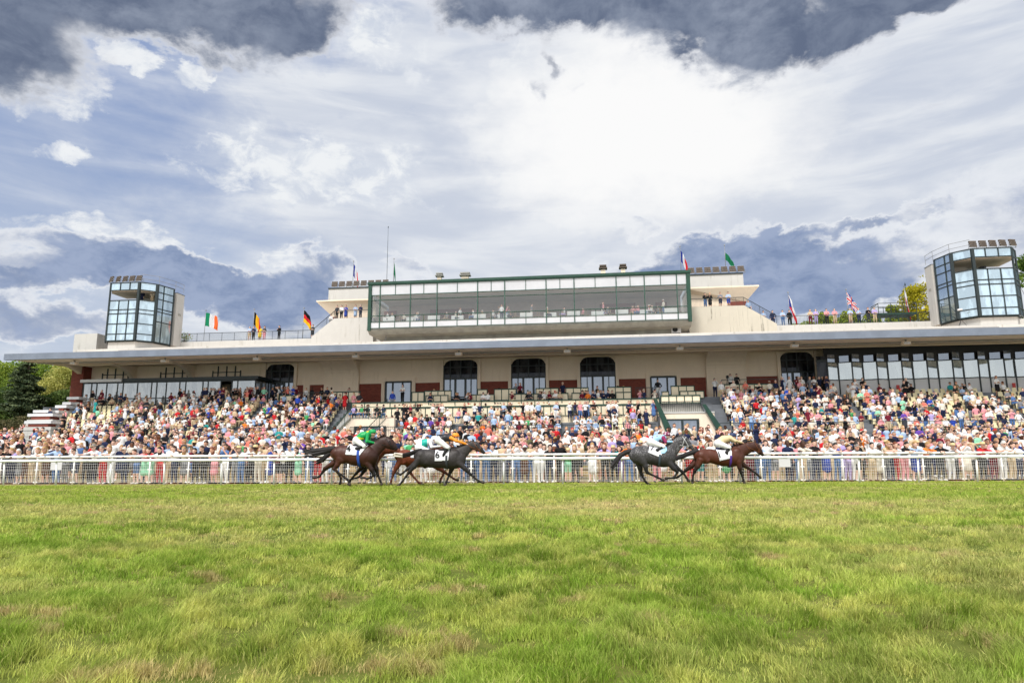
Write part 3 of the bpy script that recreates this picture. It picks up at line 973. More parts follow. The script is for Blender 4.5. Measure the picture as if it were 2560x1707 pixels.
# penthouse behind the restaurant with flared eaves
for s, (ue, uw, up, ur) in enumerate(((791, 828, 829, 940), (1900, 1866, 1856, 1718))):
    xe_, xw, xp, xr = bx(ue, 8.6, 750), bx(uw, 9.5, 780), bx(up, 9.5, 730), bx(ur, 9.5, 760)
    a, b = sorted((xw, xr)); part(MB().box(a, b, 9.5, 20, 15.0, 19.6), 'penthouse_wall', M_cream)
    e = MB()
    zs = 19.75
    if s == 0:
        e.add([(xe_, 8.6, zs), (xr, 8.6, zs), (xr, 9.49, zs - 0.3), (xw, 9.49, zs - 1.5), (xe_, 8.6, zs + 0.16), (xr, 8.6, zs + 0.16), (xr, 20, zs + 0.3), (xe_, 20, zs + 0.3), (xe_, 20, zs), (xw, 20, zs - 1.6)],
              [(0, 1, 2, 3), (0, 4, 5, 1), (4, 7, 6, 5), (0, 3, 9, 8), (0, 8, 7, 4)])
    else:
        e.add([(xr, 8.6, zs), (xe_, 8.6, zs), (xw, 9.49, zs - 1.5), (xr, 9.49, zs - 0.3), (xr, 8.6, zs + 0.16), (xe_, 8.6, zs + 0.16), (xe_, 20, zs + 0.3), (xr, 20, zs + 0.3), (xe_, 20, zs), (xw, 20, zs - 1.6)],
              [(0, 1, 2, 3), (0, 4, 5, 1), (4, 7, 6, 5), (1, 8, 9, 2), (1, 5, 6, 8)])
    part(e, 'flared_eave', M_cream)
    a, b = sorted((xp, xr)); part(MB().box(a, b, 8.6, 19, zs + 0.16, 21.25), 'roof_parapet', M_white)
    part(MB().box(a - 0.05, b, 8.5, 8.9, 21.25, 21.38), 'coping', M_dark)
    xb2 = xw if s else xw
    a, b = (xw - 0.02, xw + 0.8) if s == 0 else (xw - 1.9, xw + 0.02)
    part(MB().box(a, b, 9.4, 9.49, 15.0, 18.0 if s == 0 else 18.3), 'brick_corner', M_brick)

# ------------------------------------------------------------------ glass restaurant
RZ0, RZ1 = 14.82, 19.95
rx0, rx1 = bx(921, 2, 760), bx(1727, 2, 740)
RT = bthing('rooftop_restaurant', 'long white and green glass restaurant box on top of the grandstand', 'restaurant', (rx0 + rx1) / 2, 2, RZ0)
OR = ((rx0 + rx1) / 2, 2, RZ0)
dense = [928, 950, 988, 1026, 1059, 1092.5, 1143, 1194, 1228, 1262, 1314.6, 1365.7, 1400.5, 1436, 1489, 1541.8, 1577, 1612.5, 1653.6, 1694, 1719]
wide = [928, 950, 1026, 1092.5, 1194, 1262, 1365.7, 1436, 1541.8, 1612.5, 1694, 1719]
dx_ = [bx(u, 2, 760) for u in dense]; wx_ = [bx(u, 2, 760) for u in wide]
zb0, zb1, zh, zt1, zt2, zp1 = 14.98, 15.62, 16.28, 18.02, 18.55, 19.68
MB(OR).box(rx0, rx1, 2.07, 9.6, RZ0, 15.5).build('floor', M_greyconc, RT)
MB(OR).box(rx0 - 0.1, rx1 + 0.1, 1.8, 9.7, zp1 + 0.1, RZ1 + 0.1).build('roof', M_dgreen, RT)
MB(OR).box(rx0 + 0.3, rx1 - 0.3, 2.3, 9.4, zp1 - 0.9, zp1 - 0.8).build('ceiling', M_ceil, RT)
MB(OR).box(rx0 + 0.3, rx1 - 0.3, 8.2, 8.4, 15.5, zp1 - 0.9).build('back_wall', M_inner, RT)
bwm = MB(OR)
for u0, u1 in ((1075, 1185), (1500, 1590), (960, 990), (1640, 1668)): bwm.box(bx(u0, 8, 790), bx(u1, 8, 790), 8.05, 8.19, 15.5, 18.2)
bwm.build('brick_column', M_brick, RT)
for x in (rx0, rx1 - 0.35):
    MB(OR).box(x, x + 0.35, 1.86, 2.45, RZ0 - 0.1, RZ1 - 0.2).build('corner_post', M_dgreen, RT)
    MB(OR).box(x + 0.15, x + 0.2, 2.46, 9.4, 14.98, zp1).build('side_pane', M_grest, RT)
for a, b in zip(dx_[:-1], dx_[1:]):
    MB(OR).box(a + 0.03, b - 0.03, 2.0, 2.06, zt2 + 0.04, zp1).build('upper_panel', M_rpanel, RT)
    MB(OR).box(a + 0.03, b - 0.03, 2.0, 2.06, zb0, zb1).build('lower_panel', M_rpanel, RT)
for a, b in zip(wx_[:-1], wx_[1:]):
    MB(OR).add([(a, 2.03, zb1), (b, 2.03, zb1), (b, 2.03, zt2), (a, 2.03, zt2)], [(0, 1, 2, 3)]).build('pane', M_grest, RT)
fr = MB(OR)
for x in wx_: fr.box(x - 0.05, x + 0.05, 1.93, 2.01, zb0, zp1)
for x in dx_:
    fr.box(x - 0.03, x + 0.03, 1.95, 2.0, zt2, zp1); fr.box(x - 0.03, x + 0.03, 1.95, 2.0, zb0, zh)
for z, h in ((zb0 - 0.03, 0.05), (zb1, 0.05), (zh, 0.07), (zt1, 0.06), (zt2, 0.07), (zp1, 0.1)):
    fr.box(rx0 + 0.3, rx1 - 0.3, 1.94, 2.0, z, z + h)
fr.build('frame', M_green, RT)
MB(OR).prismx([(2.0, RZ0 - 0.02), (2.6, RZ0 - 0.42), (9, RZ0 - 0.42), (9, RZ0 - 0.02)], rx0, rx1).build('underside', M_greyconc, RT)
MB(OR).box(rx0 + 1.3, rx1 - 0.9, 4.4, 4.8, 13.0, RZ0 - 0.42).build('base_wall', M_greyconc, RT)
MB(OR).tube((rx0 + 1.2, 3.8, 13.1), (rx0 + 1.6, 3.6, 14.5), 0.09).build('downpipe', M_steel, RT)
# dining tables in the restaurant
tb = None
tx = np.linspace(rx0 + 2.2, rx1 - 2.0, 13)
words = ['first', 'second', 'third', 'fourth', 'fifth', 'sixth', 'seventh', 'eighth', 'ninth', 'tenth', 'eleventh', 'twelfth', 'thirteenth']
for i, x in enumerate(tx):
    loc = W(x, 2.85 + 0.4 * (i % 2), 15.5)
    if tb is None:
        t = thing('dining_table', '', 'table', loc, -PHI); tb = t
        MB().box(-0.62, 0.62, -0.45, 0.45, 0.70, 0.75).build('tabletop', M_tan, t)
        MB().box(-0.66, 0.66, -0.48, -0.455, 0.30, 0.76).add([(-0.66, -0.455, 0.752), (0.66, -0.455, 0.752), (0.66, 0.48, 0.752), (-0.66, 0.48, 0.752)], [(0, 1, 2, 3)]).build('tablecloth', M_white2, t)
        for sx in (-1, 1):
            for sy in (-1, 1): MB().bar((sx * 0.52, sy * 0.36, 0), (sx * 0.52, sy * 0.36, 0.7), 0.05).build('leg', M_tan, t)
    else:
        t = tb.copy(); COL.objects.link(t); t.location = loc
        for ch in list(tb.children):
            c = ch.copy(); COL.objects.link(c); c.parent = t
    t['label'] = '%s white-clothed dining table from the left inside the glass restaurant' % words[i]
    t['group'] = 'dining tables in the restaurant'
chair0 = None; k = 0
for i, x in enumerate(tx):
    for s in (-1, 1):
        loc = W(x + s * 0.95, 2.8 + 0.4 * (i % 2), 15.5); k += 1
        if chair0 is None:
            t = thing('dining_chair', '', 'chair', loc, -PHI); chair0 = t
            MB().box(-0.2, 0.2, -0.2, 0.2, 0.42, 0.46).build('seat', M_tan, t)
            MB().box(-0.22, -0.18, -0.2, 0.2, 0.5, 0.9).build('backrest', M_tan, t)
            for sx in (-1, 1):
                for sy in (-1, 1): MB().bar((sx * 0.18, sy * 0.18, 0), (sx * 0.18, sy * 0.18, 0.42), 0.035).build('leg', M_tan, t)
        else:
            t = chair0.copy(); COL.objects.link(t); t.location = loc
            for ch in list(chair0.children):
                c = ch.copy(); COL.objects.link(c); c.parent = t
        t.rotation_euler = (0, 0, -PHI if s < 0 else -PHI + math.pi)
        t['label'] = 'tan dining chair on the %s side of the %s restaurant table from the left' % ('left' if s < 0 else 'right', words[i])
        t['group'] = 'dining chairs in the restaurant'

# chimneys and plant on the restaurant roof
for i, (u, w_, h_) in enumerate([(1099, 0.46, 1.5), (1163, 0.8, 1.45), (1508, 0.5, 1.65), (1558, 0.46, 1.65)]):
    x = bx(u, 5, 690); z0 = RZ1 + 0.1
    t = bthing('roof_vent', ['squat cream vent cowl on the restaurant roof, leftmost', 'wide double vent cowl second from left on the restaurant roof', 'cream chimney with brown cap, left of the pair on the right', 'cream chimney with brown cap nearest the French flag'][i], 'vent', x, 5, z0, group='vents on the restaurant roof')
    o = (x, 5, z0)
    MB(o).box(x - w_ / 2, x + w_ / 2, 4.8, 5.2, z0, z0 + h_ * 0.75).build('stack', M_cream, t)
    c = MB(o); c.box(x - w_ / 2 - 0.2, x + w_ / 2 + 0.2, 4.6, 5.4, z0 + h_ * 0.8, z0 + h_ * 0.88); c.box(x - w_ / 2 - 0.12, x + w_ / 2 + 0.12, 4.7, 5.3, z0 + h_ * 0.97, z0 + h_ * 1.06)
    c.box(x - w_ / 2 + .05, x + w_ / 2 - .05, 4.85, 5.15, z0 + h_ * 0.75, z0 + h_ * 0.97)
    c.build('cowl', M_conc if i < 2 else M_lamp, t)

# air conditioner
x, z = bx(1690, 4.0, 825), 13.86
t = bthing('air_conditioner', 'white outdoor air conditioner unit below the right end of the restaurant', 'air conditioner', x, 3.9, z)
o = (x, 3.9, z)
MB(o).box(x - 0.48, x + 0.48, 3.7, 4.1, z + 0.06, z + 0.74).build('casing', M_panel, t)
f = MB(o); f.tube((x - 0.12, 3.69, z + 0.4), (x - 0.12, 3.66, z + 0.4), 0.27, n=20); f.build('fan_grille', M_black, t)
MB(o).box(x - 0.4, x + 0.4, 3.75, 4.05, z, z + 0.059).build('feet', M_dark, t)


# ------------------------------------------------------------------ observation towers
def tower(cx, s, lab):
    """s=+1: glazed flank turns towards +x (the left tower), s=-1 mirrored"""
    z0, z1 = 14.25, 20.85
    P = [(-1.75, 1.0), (1.75, 1.0), (3.05, 2.3), (3.55, 4.6)]
    P = [(cx + s * x, y) for x, y in P]
    Pl = [(cx - s * 2.7, 2.2), (cx - s * 2.7, 4.9)]
    t = bthing('observation_tower', lab, 'tower', cx, 2, z0, group='glazed roof towers')
    o = (cx, 2, z0)
    foot = [Pl[1], Pl[0]] + P + [(cx + s * 3.55, 4.9), (cx - s * 2.7, 4.95)]
    ins = [(cx + (x - cx) * 0.97, y + 0.12 if y < 4 else y) for x, y in foot]
    MB(o).prism(ins, z0 - 0.12, z0 + 0.02).build('base_slab', M_dark, t)
    MB(o).prism(ins, z1 - 0.1, z1).build('roof', M_greyconc, t)
    zo0, zo1 = 18.85, 20.0                                # open balcony band
    MB(o).prism(ins, zo0 - 0.2, zo0 - 0.1).build('balcony_floor', M_conc, t)
    MB(o).prism(ins, zo1 + 0.0, zo1 + 0.08).build('balcony_ceiling', M_ceil, t)
    a, b = sorted((cx + s * 0.6, cx + s * 3.4))
    MB(o).box(a, b, 4.5, 4.6, zo0 - 0.1, zo1).build('back_wall', M_ceil, t)
    # rendered block behind the glazed flank
    a, b = sorted((cx - s * 1.5, cx + s * 3.68))
    MB(o).box(a, b, 5.0, 6.45, z0, z1 - 0.35).build('rear_block', M_white, t)
    MB(o).box(a - 0.03, b + 0.03, 4.98, 6.5, z1 - 0.35, z1 - 0.3).build('coping', M_dark, t)
    MB(o).box(min(cx + s * 3.69, cx + s * 3.71), max(cx + s * 3.69, cx + s * 3.71), 5.5, 6.0, 17.9, 18.15).build('wall_vent', M_conc, t)
    MB(o).prism([(cx + (x - cx) * 0.93, y + 0.25 if y < 4 else y) for x, y in foot], 11.95, z0 - 0.121).build('base_wall', M_white, t)
    fr = MB(o)
    rows = [z0, 15.0, 16.15, 17.3, 17.75, 18.82]

    def face(p, q, cols, zs, pane_name='glazing', skip=()):
        d = (Vector((q[0], q[1], 0)) - Vector((p[0], p[1], 0)))
        nrm = Vector((d.y, -d.x, 0)).normalized()
        if nrm.y > 0: nrm = -nrm
        g = MB(o)
        A = lambda f, z, e=0.0: (p[0] + d.x * f + nrm.x * e, p[1] + d.y * f + nrm.y * e, z)
        g.add([A(0, zs[0]), A(1, zs[0]), A(1, zs[-1]), A(0, zs[-1])], [(0, 1, 2, 3)])
        g.build(pane_name, M_gtower, t)
        for f in cols: fr.bar(A(f, zs[0], 0.02), A(f, zs[-1], 0.02), 0.09)
        for z in zs: fr.bar(A(0, z, 0.02), A(1, z, 0.02), 0.09)
        return A

    segs = [(Pl[0], P[0], []), (P[0], P[1], [0.34, 0.67]), (P[1], P[2], []), (P[2], P[3], [0.38])]
    for i, (p, q, cols) in enumerate(segs):
        if i == 0 or i == 2 or i == 1:
            face(p, q, cols, rows)
            face(p, q, cols, [zo1, z1], 'parapet_glazing')
        else:
            face(p, q, cols, [z0, 16.6, 17.75, 18.1, 19.2, 20.0, z1])
    for (x, y) in [Pl[0]] + P:
        fr.bar((x, y - 0.02, z0), (x, y - 0.02, z1), 0.26 if (x, y) in P[1:3] else 0.14)
    # door on the flank
    fr.build('frame', M_dark, t)
    # roof rail
    rl = MB(o)
    path = [P[1], P[2], P[3], (cx + s * 3.55, 6.2)]
    zb = z1 + 0.02
    for p, q in zip(path[:-1], path[1:]):
        for dz in (0.45, 0.95): rl.tube((p[0], p[1] + 0.2, zb + dz), (q[0], q[1] + 0.2, zb + dz), 0.022, n=5)
        rl.tube((q[0], q[1] + 0.2, zb), (q[0], q[1] + 0.2, zb + 0.95), 0.022, n=5)
    rl.build('roof_rail', M_steel, t)
    return P


TL = tower(bx(306, 1, 790), 1, 'glazed blue observation tower on the left end of the roof, open top balcony')
TR = tower(bx(2491, 1, 720), -1, 'larger-looking glazed observation tower at the right edge with camera platform')


# ------------------------------------------------------------------ floodlights
FL0 = None


def floodlight(x, y, z, lab, rz=0.0):
    global FL0
    if FL0 is None:
        t = thing('floodlight', lab, 'floodlight', W(x, y, z), -PHI); FL0 = t
        for k in range(3):
            MB().box(-0.33, 0.33, -0.12 + 0.05 * k, 0.05 + 0.05 * k, 0.16 + 0.23 * k, 0.34 + 0.23 * k).build('lamp_bank', M_lamp, t)
        sep_ = MB()
        for k in range(4): sep_.box(-0.34, 0.34, -0.10 + 0.05 * k, -0.04 + 0.05 * k, 0.115 + 0.23 * k, 0.14 + 0.23 * k)
        sep_.build('louvre_edge', M_panel, t)
        y_ = MB()
        for sx in (-0.38, 0.38):
            y_.tube((sx, 0.1, 0), (sx, 0.02, 0.55), 0.02, n=5)
        y_.tube((-0.38, 0.1, 0.02), (0.38, 0.1, 0.02), 0.025, n=5)
        y_.tube((0.38, 0.05, 0.5), (0.55, 0.2, 0.05), 0.02, n=5)
        y_.build('yoke', M_steel, t)
    else:
        t = FL0.copy(); COL.objects.link(t); t.location = W(x, y, z)
        for ch in list(FL0.children):
            c = ch.copy(); COL.objects.link(c); c.parent = t
    t.rotation_euler = (0, 0, -PHI + rz)
    t['label'] = lab; t['group'] = 'three-deck floodlights on the roofs'


for i in range(8):
    floodlight(bx(837 + i * 18.1, 8.7, 700), 8.7, 21.38, '%s floodlight from the left above the penthouse left of the restaurant' % words[i])
for i in range(7):
    floodlight(bx(1727 + i * 20.8, 8.7, 670), 8.7, 21.38, '%s floodlight from the left above the penthouse right of the restaurant' % words[i])
for i in range(5):
    floodlight(bx(278 + i * 17.2, 1.4, 705), 1.4, 20.95, '%s floodlight from the left on the left observation tower' % words[i], -0.5 + 0.1 * i)
    floodlight(bx(2433 + i * 25, 1.4, 620), 1.4, 20.95, '%s floodlight from the left on the right observation tower' % words[i], 0.1 + 0.05 * i)
for u0, u1, y, z in ((829, 975, 8.8, 21.4), (1722, 1858, 8.8, 21.4)):
    pass


# ------------------------------------------------------------------ railings on the roof
def railing(x0, x1, y, z0a, z0b, lab, h=1.0, m=None, gap=0.13, name='roof_railing', group='dark metal railings'):
    m = m or M_dark
    t = bthing(name, lab, 'railing', x0, y, z0a, group=group)
    o = (x0, y, z0a)
    MB(o).bar((x0, y, z0a + h), (x1, y, z0b + h), 0.05).build('top_rail', m, t)
    MB(o).bar((x0, y, z0a + 0.1), (x1, y, z0b + 0.1), 0.03).build('bottom_rail', m, t)
    b = MB(o); n = max(2, int(abs(x1 - x0) / gap))
    for i in range(n + 1):
        f = i / n; x = x0 + (x1 - x0) * f; z = z0a + (z0b - z0a) * f
        big = i % 12 == 0
        b.bar((x, y, z), (x, y, z + h), 0.045 if big else 0.018)
    b.build('balusters', m, t)


railing(bx(400, 6.4, 850), bx(782, 6.4, 850), 6.4, DZ, DZ, 'dark railing along the left roof deck beside the three flags')
railing(bx(782, 6.1, 850), bx(835, 6.1, 830), 6.1, DZ + 0.05, 17.0, 'sloping stair railing left of the glass restaurant')
railing(bx(835, 6.1, 815), bx(920, 6.1, 815), 6.1, 17.0, 17.0, 'short railing on the upper terrace left of the restaurant')
railing(bx(1728, 6.1, 800), bx(1862, 6.1, 800), 6.1, 17.0, 17.0, 'railing on the upper terrace right of the restaurant')
railing(bx(1862, 6.1, 800), bx(1942, 6.1, 820), 6.1, 17.0, DZ + 0.05, 'sloping stair railing right of the glass restaurant')
railing(bx(1942, 6.4, 820), bx(2400, 6.4, 800), 6.4, DZ, DZ, 'dark railing along the right roof deck with spectators')

# flagpoles
def flagpole(u, vb, vt, y, label, kind, w, h, sag, vtop):
    x, z1 = bp(u, vt, y); z0 = bz(u, vb, y)
    t = bthing('flag', label, 'flag', x, y, z0, group='flags on the roof')
    o = (x, y, z0)
    p = MB(o); p.tube((x, y, z0), (x, y, z1), 0.035, 0.022, n=6)
    p.build('pole', M_steel, t, True)
    b = MB(o); b.box(x - 0.06, x + 0.06, y - 0.06, y + 0.06, z1, z1 + 0.1); b.build('finial', M_steel, t)
    nx, nz = 36, 24
    ztop = bz(u, vtop, y)
    cols = {'r': (206, 44, 52), 'w': (226, 226, 230), 'b': (38, 56, 140), 'g': (22, 132, 92), 'o': (240, 112, 56), 'k': (26, 24, 26), 'y': (246, 190, 40), 'dg': (26, 110, 74)}

    def color(a, c):                                   # a 0..1 from pole, c 0..1 from top
        if kind == 'ireland': return 'g' if a < 1 / 3 else 'w' if a < 2 / 3 else 'o'
        if kind == 'belgium': return 'k' if a < 1 / 3 else 'y' if a < 2 / 3 else 'r'
        if kind == 'germany': return 'k' if c < 1 / 3 else 'r' if c < 2 / 3 else 'y'
        if kind == 'france': return 'b' if a < 1 / 3 else 'w' if a < 2 / 3 else 'r'
        if kind == 'poland': return 'w' if c < .5 else 'r'
        if kind == 'czech':
            if a < 0.5 - abs(c - 0.5): return 'b'
            return 'w' if c < .5 else 'r'
        if kind == 'green': return 'dg'
        if kind == 'britain':
            X = a * 2 - 1; Y = c * 2 - 1
            if abs(X) < .1 or abs(Y) < .18: return 'r'
            if abs(X) < .17 or abs(Y) < .30: return 'w'
            d = abs(abs(X) - abs(Y))
            return 'r' if d < .09 else 'w' if d < .26 else 'b'
    V = []; F = []; C = []
    for i in range(nx + 1):
        a = i / nx
        for j in range(nz + 1):
            c = j / nz
            fold = 0.16 * math.sin(a * 11 + c * 2) * a * min(1, w)
            X = x + w * a * (1 - 0.15 * sag) + 0.05 * math.sin(c * 6 + a * 5) * a
            Zz = ztop - h * c - sag * h * a * (0.5 + 0.6 * a) + 0.04 * math.sin(a * 9)
            V.append((X, y + fold, Zz))
    for i in range(nx):
        for j in range(nz):
            F.append((i * (nz + 1) + j, i * (nz + 1) + j + 1, (i + 1) * (nz + 1) + j + 1, (i + 1) * (nz + 1) + j))
            C.append(lin(cols[color((i + .5) / nx, (j + .5) / nz)]))
    V = np.array(V) - np.array(o)
    me = np_mesh('cloth', V, F, MATS.get('flag_cloth') or mat_attr('flag_cloth', 0.8, 0.2, 0.06, 3.0, trans=0.35), True, np.array(C, np.float32))
    link('cloth', me, t)


flagpole(515, 852, 777, 7, 'green, white and orange tricolour flag flying from a roof pole', 'ireland', 1.75, 1.6, 0.35, 782)
flagpole(636, 848, 774, 7, 'black, yellow and red vertical tricolour flag over spectators', 'belgium', 1.0, 1.55, 0.75, 780)
flagpole(760, 846, 771, 7, 'black, red and gold horizontal striped flag beside the stair', 'germany', 1.1, 1.4, 0.7, 776)
flagpole(884, 720, 654, 12, 'blue, white and red flag above the left penthouse floodlights', 'france', 0.85, 1.55, 1.05, 660)
flagpole(985, 704, 648, 12, 'limp green flag right of the tall aerial', 'green', 0.45, 1.5, 1.6, 655)
flagpole(1700, 690, 617, 12, 'blue, white and red flag left of the right penthouse floodlights', 'france', 0.9, 1.4, 1.1, 626)
flagpole(1811, 675, 614, 12, 'green flag drooping over the right penthouse floodlights', 'green', 1.15, 0.9, 1.3, 632)
flagpole(1970, 815, 732, 7, 'white, red and blue wedge flag drooping over the right deck', 'czech', 0.85, 1.4, 1.5, 737)
flagpole(2115, 812, 725, 7, 'red, white and blue crossed flag over the right deck spectators', 'britain', 1.05, 1.3, 0.95, 731)
flagpole(2260, 800, 717, 9, 'white over red flag hanging limp near the right tower', 'poland', 0.4, 1.5, 1.5, 722)
x, z1 = bp(967, 570, 12); x2, z0 = bp(967, 700, 12)
t = bthing('aerial', 'tall thin whip aerial on the left penthouse roof', 'aerial', x2, 12, z0)
MB((x2, 12, z0)).tube((x2, 12, z0), (x2, 12, z0 + (z1 - z0) * 0.75), 0.03, 0.025, n=5).tube((x2, 12, z0 + (z1 - z0) * 0.75), (x2, 12, z1), 0.02, 0.015, n=5).build('mast', M_dark, t)
MB((x2, 12, z0)).tube((x2, 12, z1), (x2, 12, z1 + 0.2), 0.05, n=6).build('tip', M_dark, t)
x, z1 = bp(2272, 705, 12); x2, z0 = bp(2272, 800, 12)
t = bthing('aerial', 'short aerial mast beside the white and red flag', 'aerial', x2, 12, z0)
MB((x2, 12, z0)).tube((x2, 12, z0), (x2, 12, z1), 0.04, 0.02, n=5).build('mast', M_dark, t)
MB((x2, 12, z0)).tube((x2, 12, z1 - 0.4), (x2, 12, z1 - 0.2), 0.07, n=6).build('tip', M_dark, t)

# green camera platform on the right deck
xa, xb_ = bx(2198, 7.2, 790), bx(2294, 7.2, 790)
t = bthing('camera_platform', 'green steel camera platform with guard rails on the right roof deck', 'platform', (xa + xb_) / 2, 7.5, DZ)
o = ((xa + xb_) / 2, 7.5, DZ)
MB(o).box(xa, xb_, 7.2, 9.2, DZ + 1.0, DZ + 1.18).build('floor', M_dgreen, t)
b = MB(o)
for x in (xa, (xa + xb_) / 2, xb_):
    for y in (7.25, 9.15): b.bar((x, y, DZ), (x, y, DZ + 1.0), 0.07)
b.bar((xa, 7.25, DZ), ((xa + xb_) / 2, 7.25, DZ + 1), 0.05); b.bar(((xa + xb_) / 2, 7.25, DZ + 1), (xb_, 7.25, DZ), 0.05)
b.build('legs', M_dgreen, t)
b = MB(o)
for y in (7.25, 9.15):
    for dz in (0.55, 1.05): b.bar((xa, y, DZ + 1.18 + dz), (xb_, y, DZ + 1.18 + dz), 0.05)
    for x in (xa, xa + 0.33 * (xb_ - xa), xa + 0.66 * (xb_ - xa), xb_): b.bar((x, y, DZ + 1.18), (x, y, DZ + 2.23), 0.05)
for x in (xa, xb_): b.bar((x, 7.25, DZ + 2.23), (x, 9.15, DZ + 2.23), 0.05)
b.build('guard_rail', M_dark, t)
b = MB(o); b.bar((xa - 2.4, 7.4, DZ + 0.2), (xa, 7.4, DZ + 2.2), 0.05); b.bar((xa - 2.4, 7.4, DZ), (xa, 7.4, DZ + 1.1), 0.07)
b.build('ramp_rail', M_dark, t)

# ================================================================== SEATING
RT0, RZS, RD, RH = -11.0, 2.9, 0.78, 0.405        # front row y, z, depth, rise
NROW = 9


def row_y(i): return RT0 + i * RD


def row_z(i): return RZS + i * RH


xs0 = bx(58, -9, 1050); xs1 = bx(830, -9, 1040)       # left block
xc0 = bx(892, -10, 1060); xc1 = bx(1645, -10, 1060)   # centre block under the boxes
xr0 = bx(1800, -9, 1040); xr1 = 49.0
SB = bthing('seating_stand', 'stepped concrete seating stand with rows of cream plastic seats', 'stand', 0, -11, 0)
OS = (0, -11, 0)
xv0, xv1 = bx(1652, -11.2, 1060), bx(1786, -11.2, 1060)
for nm, a, b, nr in (('left', xs0, xs1, NROW), ('centre', xc0, xv0, 4), ('right', xv1 + 0.3, xr1, NROW)):
    for i in range(nr):
        a2 = a + (i * 0.42 if nm == 'left' else 0)
        MB(OS).box(a2, b, row_y(i), row_y(i) + RD if i < nr - 1 else -4.0, row_z(i) - 1.0, row_z(i)).build('step', M_step, SB)
    if nm == 'right':
        st = MB(OS)
        for i in range(nr * 2): st.box(b - 0.0001 - (xr1 - xr0) - 0.9, xr0, RT0 + i * RD / 2 - 0.01, RT0 + i * RD / 2 + 0.4, 2.6, RZS + i * RH / 2 + 0.01)
        st.build('aisle_steps', M_step, SB)
# seats
seat_me = None
s = MB(); s.box(-0.2, 0.2, -0.22, 0.16, 0.36, 0.40)
s.add([(-0.2, 0.16, 0.38), (0.2, 0.16, 0.38), (0.16, 0.26, 0.80), (-0.16, 0.26, 0.80), (-0.2, 0.21, 0.38), (0.2, 0.21, 0.38), (0.16, 0.30, 0.80), (-0.16, 0.30, 0.80)],
      [(0, 1, 2, 3), (7, 6, 5, 4), (0, 4, 5, 1), (3, 2, 6, 7), (0, 3, 7, 4), (1, 5, 6, 2)])
s.box(-0.05, 0.05, 0.0, 0.12, 0.0, 0.36)
seat_v, seat_f = s.v, s.f
SEATS = []                                             # (x, row, block)
for nm, a, b, nr in (('left', xs0, xs1 - 0.3, NROW), ('centre', xc0 + 0.3, xv0 - 0.5, 3), ('right', xv1 + 1.3, xr1, NROW)):
    for i in range(nr):
        x = a + 0.5 + (i * 0.42 if nm == 'left' else 0)
        while x < b - 0.2:
            aisle = (nm == 'right' and abs(x - xr0) < 0.8) or (nm == 'left' and abs((x - xs0) % 11.5 - 10.6) < 0.55) or (nm == 'centre' and abs((x - xc0) % 9.5 - 8.9) < 0.5) or (nm == 'right' and x > xr0 and abs((x - xr0) % 12 - 11.2) < 0.6)
            if not aisle: SEATS.append((x, i, nm))
            x += 0.52

# ------------------------------------------------------------------ front railings, boxes and entrances of the stand
railing(bx(2, -11.6, 1070), bx(840, -11.6, 1070), -11.6, 2.85, 2.85, 'dark front railing of the left seating block', 0.95, gap=1.9, name='stand_railing', group='front railings of the stand')
railing(xc0, bx(1640, -11.6, 1065), -11.6, 2.85, 2.85, 'dark front railing of the centre seating block', 0.95, gap=0.16, name='stand_railing', group='front railings of the stand')
railing(bx(1800, -11.6, 1065), xr1, -11.6, 2.85, 2.85, 'dark front railing of the right seating block', 0.95, gap=1.9, name='stand_railing', group='front railings of the stand')


def panel_front(t, o, x0, x1, y, z0, z1, step=0.62, cap=0.10, mid=None):
    """cream panels in a green frame"""
    n = max(1, round(abs(x1 - x0) / step))
    p = MB(o); p.box(x0, x1, y, y + 0.05, z0, z1); p.build('panel', M_cpanel, t)
    f = MB(o)
    for i in range(n + 1):
        x = x0 + (x1 - x0) * i / n
        f.box(x - 0.035, x + 0.035, y - 0.04, y - 0.002, z0, z1)
    f.box(x0, x1, y - 0.03, y - 0.001, z0, z0 + 0.06)
    f.box(x0 - 0.04, x1 + 0.04, y - 0.06, y + 0.09, z1, z1 + cap)
    f.build('frame', M_dgreen, t)


# balcony C: long white balcony over the centre seats
xb0, xb1 = bx(962, -7.6, 1035), bx(1650, -7.6, 1025)
t = bthing('box_balcony', 'long cream panelled balcony with thick green handrail above the centre seats', 'balcony', (xb0 + xb1) / 2, -7.6, 4.4, group='box tiers')
o = ((xb0 + xb1) / 2, -7.6, 4.4)
panel_front(t, o, xb0, xb1, -7.6, 4.78, 5.62, 0.62, 0.13)
MB(o).box(xb0, xb1, -7.56, -7.4, 3.6, 4.76).build('base', M_cpanel, t)
MB(o).box(xb0, xb1, -7.4, -5.75, 4.3, 4.62).build('floor', M_step, t)
# tier B
xd0, xd1 = bx(880, -5.8, 1010), bx(1648, -5.8, 1000)
t = bthing('box_balcony', 'middle tier of cream boxes with green trim behind the long balcony', 'balcony', (xd0 + xd1) / 2, -5.8, 5.0, group='box tiers')
o = ((xd0 + xd1) / 2, -5.8, 5.0)
panel_front(t, o, xd0, xd1, -5.8, 5.25, 6.28, 1.25, 0.09)
MB(o).box(xd0, xd1, -5.74, -4.3, 5.0, 5.35).build('floor', M_step, t)
g = MB(o)                                            # divider screens between the boxes
x = xb0 + 1.0
while x < xb1 - 1:
    g.box(x, x + 1.0, -6.75, -6.71, 4.62, 5.95)
    x += 2.12
g.build('divider', M_cpanel, t)
